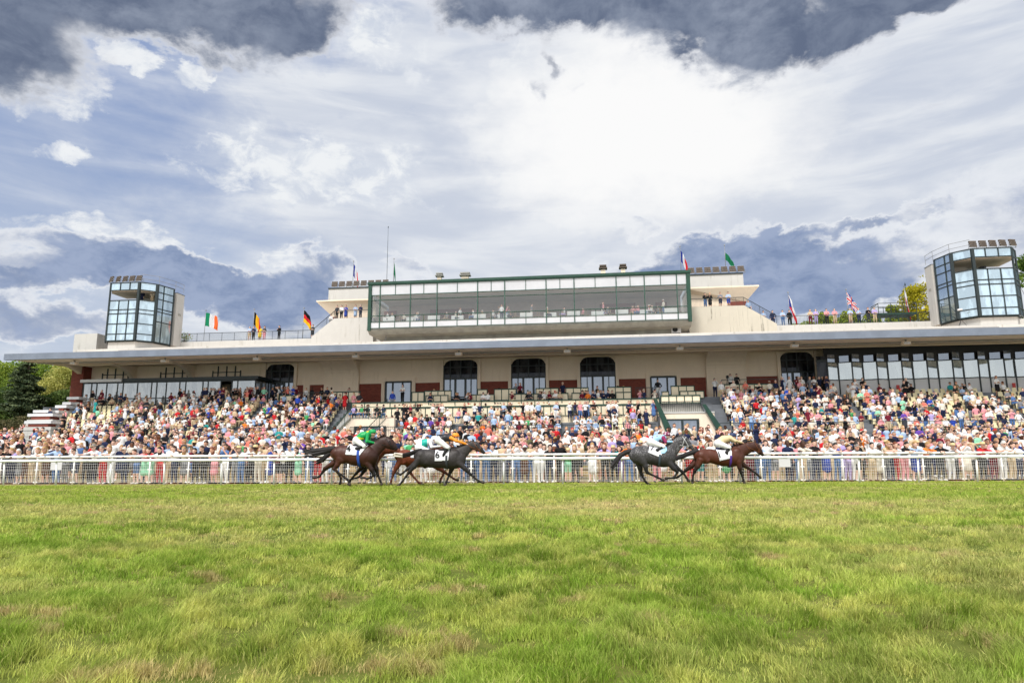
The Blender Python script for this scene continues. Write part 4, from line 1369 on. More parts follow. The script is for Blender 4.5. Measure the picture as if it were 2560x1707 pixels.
# top row of stepped box fronts
for i, (u0, u1, h) in enumerate([(700, 746, 7.25), (828, 900, 7.5), (1030, 1060, 7.35), (1062, 1128, 7.45), (1194, 1218, 7.5), (1236, 1290, 7.5), (1340, 1396, 7.5), (1415, 1471, 7.5), (1519, 1578, 7.5), (1678, 1736, 7.5), (1812, 1944, 7.55)]):
    a, b = bx(u0, -4.3, 985), bx(u1, -4.3, 985)
    t = bthing('spectator_box', 'cream and green box front number %s from the left along the upper landing' % (['one', 'two', 'three', 'four', 'five', 'six', 'seven', 'eight', 'nine', 'ten', 'eleven'][i]), 'box', (a + b) / 2, -4.3, 6.5, group='upper box fronts')
    panel_front(t, ((a + b) / 2, -4.3, 6.5), a, b, -4.3, 6.5, h, 0.62, 0.09)
for i, (u0, u1) in enumerate([(1065, 1120), (1176, 1235), (1272, 1350), (1372, 1420), (1430, 1470), (1540, 1578), (1655, 1672), (1700, 1760)]):
    a, b = bx(u0, -4.75, 990), bx(u1, -4.75, 990)
    t = bthing('low_partition', 'low green-topped box partition, %s from the left below the upper box fronts' % words[i], 'box', (a + b) / 2, -4.75, 6.2, group='low box partitions')
    panel_front(t, ((a + b) / 2, -4.75, 6.2), a, b, -4.75, 6.36, 6.98, 0.62, 0.08)
railing(bx(745, -4.4, 985), bx(820, -4.4, 985), -4.4, 6.5, 6.5, 'green-grey landing railing left of the red-dressed spectator', 1.05, m=M_dark, name='landing_railing', group='landing railings')
railing(bx(1590, -4.4, 985), bx(1650, -4.4, 985), -4.4, 6.4, 6.4, 'landing railing between box fronts near the right stair', 1.05, m=M_dark, name='landing_railing', group='landing railings')
railing(bx(1806, -4.35, 970), bx(1945, -4.35, 970), -4.2, 7.55, 7.55, 'thin railing over the cream box front below the cameraman', 0.5, m=M_dark, gap=1.2, name='landing_railing', group='landing railings')

# entrances (vomitories)
for k, (u0, u1, ztop, ud0, ud1, zd, lab, ul, ur) in enumerate([
        (800, 985, 4.55, 888, 962, 3.75, 'cream left stand entrance with glazed door under a seated platform', 930, 0),
        (1652, 1788, 4.75, 1668, 1746, 4.05, 'cream right stand entrance with wide glazed door and green parapets', 0, 0)]):
    a, b = bx(u0, -11.4, 1070), bx(u1, -11.4, 1070)
    t = bthing('stand_entrance', lab, 'entrance', (a + b) / 2, -11.4, 1.5, group='stand entrances')
    o = ((a + b) / 2, -11.4, 1.5)
    if k == 0:
        a2 = bx(872, -11.4, 1045)
        MB(o).prismy([(a, 1.5), (b, 1.5), (b, ztop), (a2, ztop), (a, 2.2)], -11.4, -11.0).build('wall', M_cream, t)
        MB(o).box(a2 + 0.3, b, -10.99, -7.6, ztop - 1.2, ztop - 0.1).build('platform', M_step, t)
        MB(o).prismy([(a - .25, 2.1), (a, 2.05), (a2 + 0.15, ztop + 0.0), (a2 - 0.1, ztop + 0.12)], -11.55, -11.41).build('sloping_coping', M_white, t)
    else:
        MB(o).box(a, b, -11.4, -11.0, 1.5, ztop).build('wall', M_cream, t)
        MB(o).box(a - 0.02, b + 0.02, -11.46, -11.41, ztop - 0.12, ztop).build('coping', M_white, t)
        MB(o).box(a + 0.05, b - 0.05, -10.99, -7.5, ztop - 1.5, ztop - 0.2).build('platform', M_step, t)
        for sx, (p, q) in enumerate((((a - 0.5, 5.75), (a + 0.55, 2.6)), ((b - 0.95, 5.3), (b + 0.6, 2.3)))):
            MB(o).prismy([(p[0], p[1]), (p[0] + 0.28, p[1]), (q[0] + 0.6, q[1]), (q[0], q[1])], -11.75, -11.47).build('green_parapet', M_dgreen, t)
        f = MB(o)
        x = a + 0.25
        while x < b - 0.8: f.bar((x, -11.2, ztop), (x, -11.2, ztop + 0.8), 0.025); x += 0.15
        f.bar((a + 0.2, -11.2, ztop + 0.82), (b - 0.8, -11.2, ztop + 0.82), 0.07)
        f.build('balustrade', M_dark, t)
        panel_front(t, o, a + 0.2, b - 0.9, -10.4, ztop + 0.75, ztop + 1.35, 0.62, 0.08)
    da, db = bx(ud0, -11.44, 1080), bx(ud1, -11.44, 1080)
    d = MB(o).box(da, db, -11.44, -11.41, 1.5, zd).build('door', M_gdoor, t)
    f = MB(o)
    for q in (0, 0.5, 1): f.box(da + (db - da) * q - 0.09, da + (db - da) * q + 0.09, -11.5, -11.445, 1.5, zd)
    f.box(da - 0.09, db + 0.09, -11.5, -11.445, zd, zd + 0.13)
    f.build('frame', M_dark, d)
    if k == 0:
        MB(o).box(bx(868, -11.44, 1080), bx(886, -11.44, 1080), -11.43, -11.41, 1.5, 3.3).build('brick_panel', M_brick, t)
    else:
        MB(o).box(bx(1747, -11.44, 1070), bx(1759, -11.44, 1070), -11.43, -11.41, 1.5, 3.5).build('brick_panel', M_brick, t)
railing(bx(876, -11.5, 1040), bx(958, -11.5, 1040), -11.45, 4.5, 4.5, 'green railing in front of the seated platform above the left entrance', 1.0, m=M_dgreen, name='platform_railing', group='entrance railings')
railing(bx(815, -11.9, 1080), bx(876, -11.9, 1045), -11.9, 2.2, 4.3, 'green sloping stair railing left of the left entrance', 1.0, m=M_dgreen, name='platform_railing', group='entrance railings')
railing(bx(900, -11.9, 1080), bx(964, -11.9, 1045), -11.8, 2.2, 4.4, 'green sloping railing right of the left entrance door', 0.9, m=M_dgreen, name='platform_railing', group='entrance railings')

# stepped white and brick end blocks at the left of the seats
i = 0
for (u0, u1, vt, vb, yb) in [(168, 196, 992, 1012, -5.4), (157, 176, 1005, 1024, -6.0), (139, 165, 1013, 1034, -6.8), (115, 146, 1026, 1046, -7.8), (84, 120, 1025, 1048, -8.6), (70, 130, 1034, 1062, -10.0), (62, 126, 1052, 1078, -11.2)]:
    a, z1 = bp(u0, vt, yb); b, z0 = bp(u1, vb, yb); i += 1
    t = bthing('stepped_block', '%s brick block with white slabs up the left end of the seats' % ['topmost', 'second highest', 'third highest', 'fourth highest', 'fifth highest', 'second lowest', 'lowest'][i - 1], 'parapet', (a + b) / 2, yb, z0, group='brick and white end blocks')
    o = ((a + b) / 2, yb, z0)
    MB(o).box(a, b, yb - 0.05, yb + 1.1, z1 - 0.26, z1).build('slab', M_panel, t)
    MB(o).box(a + 0.35, b - 0.35, yb + 0.02, yb + 0.95, max(z0 + 0.2, z1 - 0.55), z1 - 0.26).build('brick', M_brick, t)
    MB(o).box(a - 0.05, b, yb, yb + 1.05, z0 - 1.8, max(z0 + 0.2, z1 - 0.55)).build('base', M_white, t)

# ================================================================== PEOPLE
def hand_prims(c, d, up):
    """palm at c pointing along d, back of the hand towards up; five bent fingers"""
    c = np.array(c, float); d = np.array(d, float); d /= np.linalg.norm(d)
    up = np.array(up, float); up -= d * (up @ d); up /= np.linalg.norm(up) + 1e-9
    sx = np.cross(d, up)
    P = [(c, c + d * 0.055, 0.027, 0.034, (1, 1, 1), 'skin')]
    for k, (o, L) in enumerate(((-0.031, 0.058), (-0.010, 0.070), (0.011, 0.066), (0.030, 0.050))):
        b = c + d * 0.075 + sx * o
        m_ = b + (d * 0.9 - up * 0.35) * L * 0.5
        e = m_ + (d * 0.55 - up * 0.85) * L * 0.5
        P += [(b - d * 0.02, m_, 0.0115, 0.0105, (1, 1, 1), 'skin'), (m_, e, 0.0105, 0.009, (1, 1, 1), 'skin')]
    b = c + d * 0.02 - sx * 0.03
    m_ = b + (d * 0.6 - sx * 0.75) * 0.035
    P += [(b, m_, 0.0145, 0.0125, (1, 1, 1), 'skin'), (m_, m_ + d * 0.032 - up * 0.008, 0.0125, 0.010, (1, 1, 1), 'skin')]
    return P


def person_prims(pose, kind):
    """kind: m (trousers) s (shorts) d (dress, long hair) w (trousers, long hair). Faces -Y. -> prims, hands, head centre"""
    fem = kind in 'dw'
    sw = 0.165 if fem else 0.19
    lean = {'lean': R(27), 'lean2': R(20)}.get(pose, 0.0)
    seated = pose.startswith('sit')
    hz = 0.93 if not seated else 0.50
    cs, sn = math.cos(lean), math.sin(lean)

    def U(x, y, z):                                   # upper body point, z measured from the hip
        return np.array((x, y * cs - z * sn - (0.0 if not lean else -0.10), hz + z * cs + y * sn), float)
    P = []
    I = (1, 1, 1)
    if fem:
        P.append((U(0, 0, 0.10), U(0, 0, 0.40), 0.125, 0.155, (1, .68, 1), 'top'))
    else:
        P.append((U(0, 0, 0.06), U(0, 0, 0.40), 0.150, 0.175, (1, .64, 1), 'top'))
    P.append((U(-sw + .05, 0, 0.47), U(sw - .05, 0, 0.47), 0.062, 0.062, I, 'top'))
    P.append((U(0, 0, 0.50), U(0, -.01, 0.60), 0.050, 0.048, I, 'skin'))
    hc = U(0, -0.015, 0.715)
    if lean: hc = hc + np.array((0, 0.0, 0.0))
    P.append((hc, hc + np.array((0, 0.012, 0.015)), 0.095, 0.092, (.84, 1, 1.16), 'skin'))
    P.append((hc + np.array((0, -0.03, -0.07)), hc + np.array((0, -0.055, -0.085)), 0.052, 0.038, (1, 1, 1), 'skin'))
    P.append((hc + np.array((0, -0.088, -0.005)), hc + np.array((0, -0.108, -0.03)), 0.010, 0.015, I, 'skin'))
    for s in (-1, 1):
        P.append((hc + np.array((s * 0.08, 0.01, -0.03)), hc + np.array((s * 0.084, 0.015, 0.0)), 0.016, 0.02, I, 'skin'))
    P.append((hc + np.array((0, 0.014, 0.050)), hc + np.array((0, 0.035, 0.03)), 0.096, 0.097, (.90, 1, 1.0), 'hair'))
    if fem:
        P.append((hc + np.array((0, 0.06, 0.0)), hc + np.array((0, 0.085, -0.24)), 0.075, 0.06, (1.25, .7, 1), 'hair'))
    # legs
    P.append((np.array((-.06, 0, hz)), np.array((.06, 0, hz)), 0.135, 0.135, (1, .78, 1), 'bottom'))
    for s in (-1, 1):
        if seated:
            hip = np.array((s * .09, 0, hz)); kn = np.array((s * .13, -0.42, hz + 0.02)); an = np.array((s * .13, -0.40, 0.09))
        elif pose == 'stride':
            hip = np.array((s * .09, 0, .88)); kn = np.array((s * .11, -0.05 * s, .49)); an = np.array((s * .13, .08 * s, .09))
        else:
            hip = np.array((s * .09, 0, .88)); kn = np.array((s * .105, -0.02, .49)); an = np.array((s * .115, .03, .09))
        P.append((hip, kn, .088, .060, I, 'thigh'))
        P.append((kn, an, .057, .038, I, 'shin'))
        P.append((an + np.array((0, .02, -.045)), an + np.array((s * .02, -.15, -.055)), .042, .034, (1, 1, .9), 'shoe'))
    if kind == 'd':
        if seated:
            P.append((np.array((0, 0, hz)), np.array((0, -0.38, hz + .01)), .17, .20, (1, 1, .6), 'bottom'))
        else:
            P.append((np.array((0, 0, hz + .02)), np.array((0, 0, .56)), .14, .19, (1, .8, 1), 'bottom'))
    # arms
    hands = []
    A = {'stand': [((.25, .02, .22), (.26, -.06, -.02))], 'stride': [((.26, .03, .22), (.25, -.10, -.01))],
         'cross': [((.25, -.04, .20), (-.02, -.22, .24))], 'phone': [((.24, -.16, .34), (.05, -.27, .62))],
         'lean': [((.27, -.06, .22), (.10, -.22, .13))], 'lean2': [((.30, -.10, .24), (.22, -.28, .10))],
         'clap': [((.25, -.06, .20), (.02, -.30, .33))], 'hip': [((.34, .06, .24), (.20, -.06, .06))],
         'sit': [((.24, -.08, .20), (.10, -.30, .10))], 'sitphone': [((.24, -.16, .32), (.05, -.28, .56))], 'sitcross': [((.25, -.05, .2), (-.02, -.22, .22))]}[pose][0]
    for s in (-1, 1):
        sh = U(s * sw, 0, .465)
        (ex, ey, ez), (wx, wy, wz) = A
        if pose in ('lean', 'lean2'):
            # forearms resting on a rail 1.24 m high in front
            el = np.array((s * (.30 if pose == 'lean2' else .26), -0.36, 1.27 + (0.0)))
            wr = np.array((s * (.34 if pose == 'lean2' else .03), -0.54 if pose == 'lean2' else -0.47, 1.275))
        else:
            el = U(s * ex, ey, ez); wr = U(s * wx, wy, wz)
            if pose == 'cross' or pose == 'sitcross': wr = U(s * wx, wy - 0.02 * s, wz + .03 * s)
            if pose == 'hip' and s < 0: el = U(s * .26, .02, .22); wr = U(s * .26, -.05, -.02)
        P.append((sh, el, .052 if not fem else .043, .040, I, 'uarm'))
        P.append((el, wr, .038, .027, I, 'farm'))
        d = wr - el; upv = np.array((0, 0, 1.0)) if abs(d[2]) < abs(d).max() * 0.95 else np.array((0, -1.0, 0))
        hands.append((wr, d, upv))
    return P, hands, hc


TPL = {}


def template(pose, kind, long_sleeve, lod):
    key = (pose, kind, long_sleeve, lod)
    if key in TPL: return TPL[key]
    P, hands, hc = person_prims(pose, kind)
    if lod == 0:
        V, Q, lab, nm = blob_mesh(P, 0.019, 0.03)
    else:
        P2 = [(a, b, max(ra, .036), max(rb, .036), s, l) for a, b, ra, rb, s, l in P]
        for wr, d, _ in hands: P2.append((wr, wr + d / np.linalg.norm(d) * 0.09, .04, .036, (1, 1, 1), 'skin'))
        V, Q, lab, nm = blob_mesh(P2, 0.046 if lod == 1 else 0.058, 0.04)
    reg = np.array([{'skin': 0, 'top': 1, 'uarm': 1, 'farm': 1 if long_sleeve else 0, 'bottom': 2, 'thigh': 2,
                     'shin': 0 if kind in 'sd' else 2, 'shoe': 3, 'hair': 4}[nm[i]] for i in lab])
    r0 = np.abs(V[Q].mean(1)[:, 2] - hc[2] - .004) < .020
    if lod: reg[r0 & (reg == 0) & (V[Q].mean(1)[:, 1] < hc[1] - .045) & (np.abs(V[Q].mean(1)[:, 0]) < .062)] = 5
    C = V[Q].mean(1)
    if kind == 's' : reg[(lab == (nm.index('thigh'))) & (C[:, 2] < .52) & (not pose.startswith('sit'))] = 0
    r = dict(V=V, Q=Q, reg=reg, hc=hc, hands=hands)
    TPL[key] = r
    return r


HANDM = None
KIT = {}
M_skin = {k: mat('skin_' + k, c, 0.55, 0.08, 6.0) for k, c in {'light': (228, 186, 166), 'tan': (212, 162, 136), 'brown': (140, 92, 66), 'dark': (84, 56, 44)}.items()}
M_shades = mat('sunglasses_black', (18, 18, 22), 0.15, 0.0)


def kit(pose, kind, ls):
    """shared meshes of one kind of person: body (one surface with fingers) + garments"""
    key = (pose, kind, ls)
    if key in KIT: return KIT[key]
    t = template(pose, kind, ls, 0)
    V, Q, reg, hc = t['V'], t['Q'], t['reg'], t['hc']
    N = vnormals(V, Q)
    bodyV, bodyQ = [V], [Q]
    off = len(V)
    for wr, d, up in t['hands']:
        hv, hq, _, _ = blob_mesh(hand_prims(wr, d, up), 0.0085, 0.008)
        bodyV.append(hv); bodyQ.append(hq + off); off += len(hv)
    k = {'body': np_mesh('body', np.concatenate(bodyV), np.concatenate(bodyQ), M_skin['light'])}
    for nm_, r, o in (('top', 1, .010), ('bottom', 2, .008), ('shoes', 3, .006), ('hair', 4, .007)):
        sh = shell(V, Q, N, reg == r, o)
        if sh: k[nm_] = np_mesh(nm_, sh[0], sh[1], M_white2)
    # sunglasses / eyes
    g = MB(); h = Vector(hc)
    for s in (-1, 1): g.box(h.x + s * .034 - .024, h.x + s * .034 + .024, h.y - .105, h.y - .088, h.z - .012, h.z + .018)
    g.box(h.x - .08, h.x + .08, h.y - .098, h.y - .09, h.z + .006, h.z + .014)
    for s in (-1, 1): g.box(h.x + s * .08 - .003, h.x + s * .08 + .003, h.y - .095, h.y + .01, h.z + .004, h.z + .012)
    me = bpy.data.meshes.new('sunglasses'); me.from_pydata([tuple(v) for v in g.v], [], g.f); me.materials.append(M_shades); k['glasses'] = me
    g = MB()
    for s in (-1, 1): g.box(h.x + s * .032 - .012, h.x + s * .032 + .012, h.y - .098, h.y - .086, h.z - .004, h.z + .008)
    me = bpy.data.meshes.new('eyes'); me.from_pydata([tuple(v) for v in g.v], [], g.f); me.materials.append(M_shades); k['eyes'] = me
    # hats
    def ring(r0, r1, z0, z1, n=18, cap=True, sy=1.15):
        vs = [(h.x + r * math.cos(a) * .9, h.y + .02 + r * math.sin(a) * sy * .9, h.z + z) for r, z in ((r0, z0), (r1, z1)) for a in [2 * math.pi * i / n for i in range(n)]]
        fs = [(i, (i + 1) % n, n + (i + 1) % n, n + i) for i in range(n)]
        if cap: fs.append(tuple(range(n, 2 * n)))
        return vs, fs
    g = MB(); g.add(*ring(.118, .095, .05, .15)); g.add(*ring(.20, .112, .045, .055, cap=False)); g.add(*ring(.20, .118, .04, .048, cap=False))
    me = bpy.data.meshes.new('sun_hat'); me.from_pydata([tuple(v) for v in g.v], [], g.f); me.materials.append(M_white2); k['hat'] = me
    g = MB(); g.add(*ring(.108, .10, .035, .09, cap=False)); g.add(*ring(.10, .05, .09, .128)); g.box(h.x - .07, h.x + .07, h.y - .19, h.y - .08, h.z + .035, h.z + .05)
    me = bpy.data.meshes.new('cap'); me.from_pydata([tuple(v) for v in g.v], [], g.f); me.materials.append(M_white2); k['cap'] = me
    KIT[key] = k
    return k


# clothing colours seen in the photograph
CLOTH = {'white': (232, 232, 232), 'off-white': (226, 218, 204), 'pale blue': (168, 192, 224), 'navy': (34, 42, 72), 'black': (28, 27, 30), 'pink': (226, 152, 160), 'salmon': (224, 124, 108),
         'red': (196, 40, 46), 'green': (74, 160, 100), 'teal': (48, 150, 150), 'beige': (206, 184, 152), 'grey': (130, 132, 138), 'purple': (104, 70, 160), 'lilac': (176, 160, 210),
         'denim blue': (84, 116, 166), 'royal blue': (48, 74, 170), 'khaki': (108, 104, 74), 'orange': (236, 128, 48), 'yellow': (236, 204, 60), 'maroon': (112, 32, 48), 'brown': (100, 68, 52), 'mint': (150, 214, 180), 'charcoal': (60, 62, 68), 'lime': (200, 224, 80)}
HAIR = {'brown': (66, 46, 34), 'black': (26, 22, 20), 'blond': (168, 132, 84), 'grey': (128, 124, 120), 'white': (214, 210, 204), 'auburn': (120, 64, 40)}
MC = {k: mat('cloth_' + k.replace(' ', '_').replace('-', '_'), c, 0.85, 0.12, 5.0, spec=0.2, bump=0.15) for k, c in CLOTH.items()}
MH = {k: mat('hair_' + k, c, 0.6, 0.25, 20.0) for k, c in HAIR.items()}
M_straw = mat('straw_hat', (220, 196, 150), 0.8, 0.1, 20.0)
PEOPLE = []
PGROUP = 'spectators watching the race'


def person(pose, kind, ls, top, bottom, hair, loc, rz, label, skin='light', glasses=False, hat=None, hatcol=None, scale=1.0, group=PGROUP):
    k = kit(pose, kind, ls)
    o = bpy.data.objects.new('person', k['body']); COL.objects.link(o)
    o.location = loc; o.rotation_euler = (0, 0, rz); o.scale = (scale, scale, scale)
    o.material_slots[0].link = 'OBJECT'; o.material_slots[0].material = M_skin[skin]

    def child(nm_, key, m):
        if key not in k: return
        c = bpy.data.objects.new(nm_, k[key]); COL.objects.link(c); c.parent = o
        c.material_slots[0].link = 'OBJECT'; c.material_slots[0].material = m
    child('shirt' if kind != 'd' else 'bodice', 'top', MC[top])
    child({'m': 'trousers', 's': 'shorts', 'w': 'trousers', 'd': 'skirt'}[kind], 'bottom', MC[bottom])
    child('shoes', 'shoes', MC['white'] if (hash(label) & 3) == 0 else MC['brown'] if kind == 'm' else MC['charcoal'])
    child('hair', 'hair', MH[hair])
    if glasses: child('sunglasses', 'glasses', M_shades)
    else: child('eyes', 'eyes', M_shades)
    if hat: child('sun_hat' if hat == 'hat' else 'cap', hat, M_straw if hatcol is None else MC[hatcol])
    tag(o, label, 'person', group)
    PEOPLE.append(o)
    return o


BOTN = {'m': 'trousers', 's': 'shorts', 'w': 'trousers', 'd': 'skirt'}
LABELS = set()
POSEN = {'stand': 'standing', 'stride': 'standing', 'cross': 'arms crossed', 'phone': 'raising a camera', 'lean': 'leaning on rail', 'lean2': 'leaning on rail', 'clap': 'clapping', 'hip': 'hand on hip', 'sit': 'seated', 'sitphone': 'seated', 'sitcross': 'seated'}


def uniq(top, bottom, hair, kind, pose, glasses, hat, place):
    who = '%s top and %s %s' % (top, bottom, BOTN[kind]) if not (kind == 'd' and top == bottom) else '%s dress' % top
    h = {'hat': 'straw hat', 'cap': 'cap'}.get(hat) or (hair + ' hair')
    if glasses: h += ' and sunglasses'
    who = who.replace(' top and ', ' and ') if kind != 'd' else who
    if len(who.split()) + len(h.split()) + len(POSEN[pose].split()) + len(place.split()) > 14: return 'person in %s, %s, %s' % (who, h, place)
    return 'person in %s, %s, %s %s' % (who, h, POSEN[pose], place)


def add_person(pose, kind, ls, top, bottom, hair, loc, rz, place, skin='light', glasses=False, hat=None, **kw):
    for trial in range(400):
        lb = uniq(top, bottom, hair, kind, pose, glasses, hat, place)
        if lb not in LABELS and len(lb.split()) <= 16: break
        r = random.random()
        if r < .4: hair = random.choice(list(HAIR))
        elif r < .75: bottom = random.choice(['navy', 'black', 'white', 'beige', 'denim blue', 'grey', 'charcoal', 'khaki'])
        else: glasses = not glasses
    LABELS.add(lb)
    return person(pose, kind, ls, top, bottom, hair, loc, rz, lb, skin, glasses, hat, **kw)


def place_word(u):
    L = [(110, 'by the left edge'), (330, 'below left tower'), (560, 'below Irish flag'), (740, 'below German flag'), (880, 'behind number four horse'), (1090, 'behind number six horse'), (1260, 'left of centre'),
         (1420, 'right of centre'), (1560, 'left of grey horse'), (1720, 'behind grey horse'), (1920, 'behind leading horse'), (2080, 'below British flag'), (2260, 'right of leading horse'), (2430, 'below right tower'), (9999, 'by the right edge')]
    for a, b in L:
        if u < a: return b


def xat(u, yfun):
    d = ray(u, 1150); x = 0
    for _ in range(8): x = d.x / d.y * yfun(x)
    return x


# front row at the rail, read from the photograph: pixel column, top, bottom, hair, kind, pose, glasses/hat
FRONT = '''10 black black black m lean g|28 black navy brown m lean2 g|43 lilac navy blond m lean -|57 white grey white d lean -|72 beige brown brown w lean2 -|86 grey beige grey m lean g|106 white beige blond w lean -|122 white brown blond d lean g|149 pale_blue denim_blue black m lean2 g|170 black grey black m lean g|195 white navy brown s lean g|222 black black brown m lean g|241 white black grey m lean2 gc|264 pale_blue red grey m lean g|284 white white blond w lean -|318 navy navy white m lean2 gc|347 grey denim_blue brown s lean -|367 pink mint blond d lean2 -|381 red mint brown d lean -|406 white red black w lean -|424 white beige brown w stand -|441 white navy brown m lean2 -|466 off-white grey blond d lean g|494 black black black w lean -|515 black black brown m lean g|540 white pink auburn d lean -|560 denim_blue white brown w phone -|588 navy grey grey m phone c|607 white denim_blue grey w lean gh|632 white black grey m lean2 -|648 off-white off-white blond w lean gh|663 beige beige brown w clap gc|675 royal_blue royal_blue black d phone g|695 maroon black black s lean -|713 white charcoal brown s lean -|726 white black black m lean2 g|749 mint mint black d lean g|776 denim_blue denim_blue brown w lean -|798 brown red brown m lean -|815 pink white blond w lean -|850 white beige brown m lean2 g|905 white denim_blue grey s stand -|935 beige navy brown m lean -|1010 pink white blond w lean -|1060 pale_blue white brown m lean -|1130 white beige brown w lean g|1178 beige navy blond m lean g|1190 pink denim_blue brown w lean2 -|1216 pale_blue denim_blue brown m lean -|1234 white navy black m lean -|1256 beige grey brown m stand -|1275 white navy black w phone -|1292 white denim_blue brown m phone g|1311 white brown white d lean g|1341 white white brown m lean2 g|1361 white white brown w stand -|1374 black navy black m lean g|1402 black black brown m stand -|1419 green mint white s lean h|1438 white black blond w lean -|1482 beige white blond d phone -|1512 lilac black auburn w lean -|1535 teal black white m lean h|1548 purple purple brown w lean -|1572 orange denim_blue brown m lean2 g|1596 white navy brown m stand -|1640 white pink white w lean -|1692 pink white white m lean -|1722 white red grey m lean g|1748 off-white teal brown s lean -|1780 white beige brown w stand -|1812 pale_blue green brown d lean -|1846 beige beige blond w stand -|1872 navy maroon brown m lean -|1896 pale_blue denim_blue grey m lean -|1918 white denim_blue brown m stand -|1934 black grey black s lean2 -|1973 navy navy brown m clap -|2003 off-white beige brown w lean2 -|2022 white grey brown m stand g|2040 black navy black m clap -|2062 white royal_blue blond d lean2 g|2076 white beige brown m phone g|2094 royal_blue denim_blue black w phone -|2114 pink lilac brown m lean -|2134 white white grey w lean g|2146 black black black s clap -|2176 white beige black m lean2 -|2193 off-white off-white grey d lean -|2211 beige grey blond w lean g|2221 white navy brown m lean g|2233 white red auburn w lean2 -|2257 black pink black w lean -|2284 pale_blue royal_blue blond d lean2 -|2313 orange charcoal blond w lean2 -|2346 black charcoal grey m lean2 -|2372 white white grey m lean h|2390 white charcoal black m phone g|2420 white off-white blond d phone g|2451 red black blond m lean2 h|2478 white maroon brown w lean -|2500 white white white w lean g|2524 white beige brown w lean2 -|2549 white navy brown m stand -'''
nfront = 0
BARF = lambda x: barrier_y(x)
for item in FRONT.split('|'):
    u, top, bot, hair, kind, pose, fl = item.split()
    u = float(u); top = top.replace('_', ' '); bot = bot.replace('_', ' ')
    gap = 0.62 if pose.startswith('lean') else 0.45
    x = xat(u, lambda q: barrier_y(q) + gap); y = barrier_y(x) + gap - (0.12 if pose.startswith('lean') else -0.1)
    sk = 'light' if random.random() < .8 else random.choice(['tan', 'tan', 'brown', 'dark'])
    add_person(pose, kind, random.random() < .3 and kind == 'm', top, bot, hair, (x, y, 0), random.uniform(-.25, .25) + (-0.15 if u < 1700 else .1), place_word(u), sk,
               'g' in fl, 'hat' if 'h' in fl else 'cap' if 'c' in fl else None, scale=random.uniform(.95, 1.05) if kind != 's' else random.uniform(.86, .98))
    nfront += 1

# roof-terrace spectators: column, feet row, facade depth, top, bottom, hair, kind, pose
ROOF = '''624 851 7 pale_blue beige grey s cross|634 851 7 navy black brown m cross|650 850 7 yellow yellow brown d stand|661 850 7 charcoal pink brown w cross|698 850 7 black black black m clap|782 846 7 charcoal charcoal brown s cross|827 822 6.7 white grey grey m cross|842 815 6.7 charcoal black black m hip|853 814 6.7 white black brown m cross|864 814 6.7 royal_blue royal_blue auburn d clap|888 812 6.7 pale_blue pale_blue black d cross|901 812 6.7 navy navy grey m cross|1764 788 6.7 black denim_blue black m clap|1776 788 6.7 black black blond d clap|1802 787 6.7 grey navy brown s cross|1822 786 6.7 pale_blue royal_blue brown s cross|1872 803 6.7 pale_blue navy grey m stand|1909 817 7 pale_blue navy brown m cross|1932 816 7 navy navy black m hip|1957 815 7 pale_blue denim_blue black m cross|1974 815 7 black black black m stride|2026 813 7 beige maroon grey w cross|2040 813 7 lilac lilac grey m cross|2067 811 7 pink black brown m clap|2087 811 7 pink beige grey s cross|2126 810 7 pale_blue beige grey s cross|2147 809 7 pale_blue navy grey w cross|2171 808 7 black charcoal auburn m cross|2187 808 7 lilac beige grey m cross'''
for i, it in enumerate(ROOF.split('|')):
    u, v, yb, top, bot, hair, kind, pose = it.split()
    u = float(u); v = float(v); yb = float(yb)
    x = bx(u, yb, v - 20)
    z = DZ if (u < 820 or u > 1880) else 17.0
    if 820 < u < 832 or 1865 < u < 1880: z = 16.0
    nm_ = 'on left roof deck' if u < 800 else 'on terrace left of restaurant' if u < 920 else 'on terrace right of restaurant' if u < 1865 else 'on right roof deck'
    if z == 16.0:
        pass
    add_person(pose, kind, pose != 'stand' and top in ('black', 'white', 'navy'), top.replace('_', ' '), bot.replace('_', ' '), hair, W(x, yb, z), -PHI + random.uniform(-.3, .3), nm_)
add_person('cross', 'm', True, 'off-white', 'beige', 'grey', W(bx(373, 2.4, 750), 2.9, 18.66), -PHI, 'in left tower balcony')
add_person('stand', 'm', True, 'navy', 'navy', 'grey', W(bx(350, 2.4, 750), 2.7, 18.66), -PHI, 'in left tower balcony')
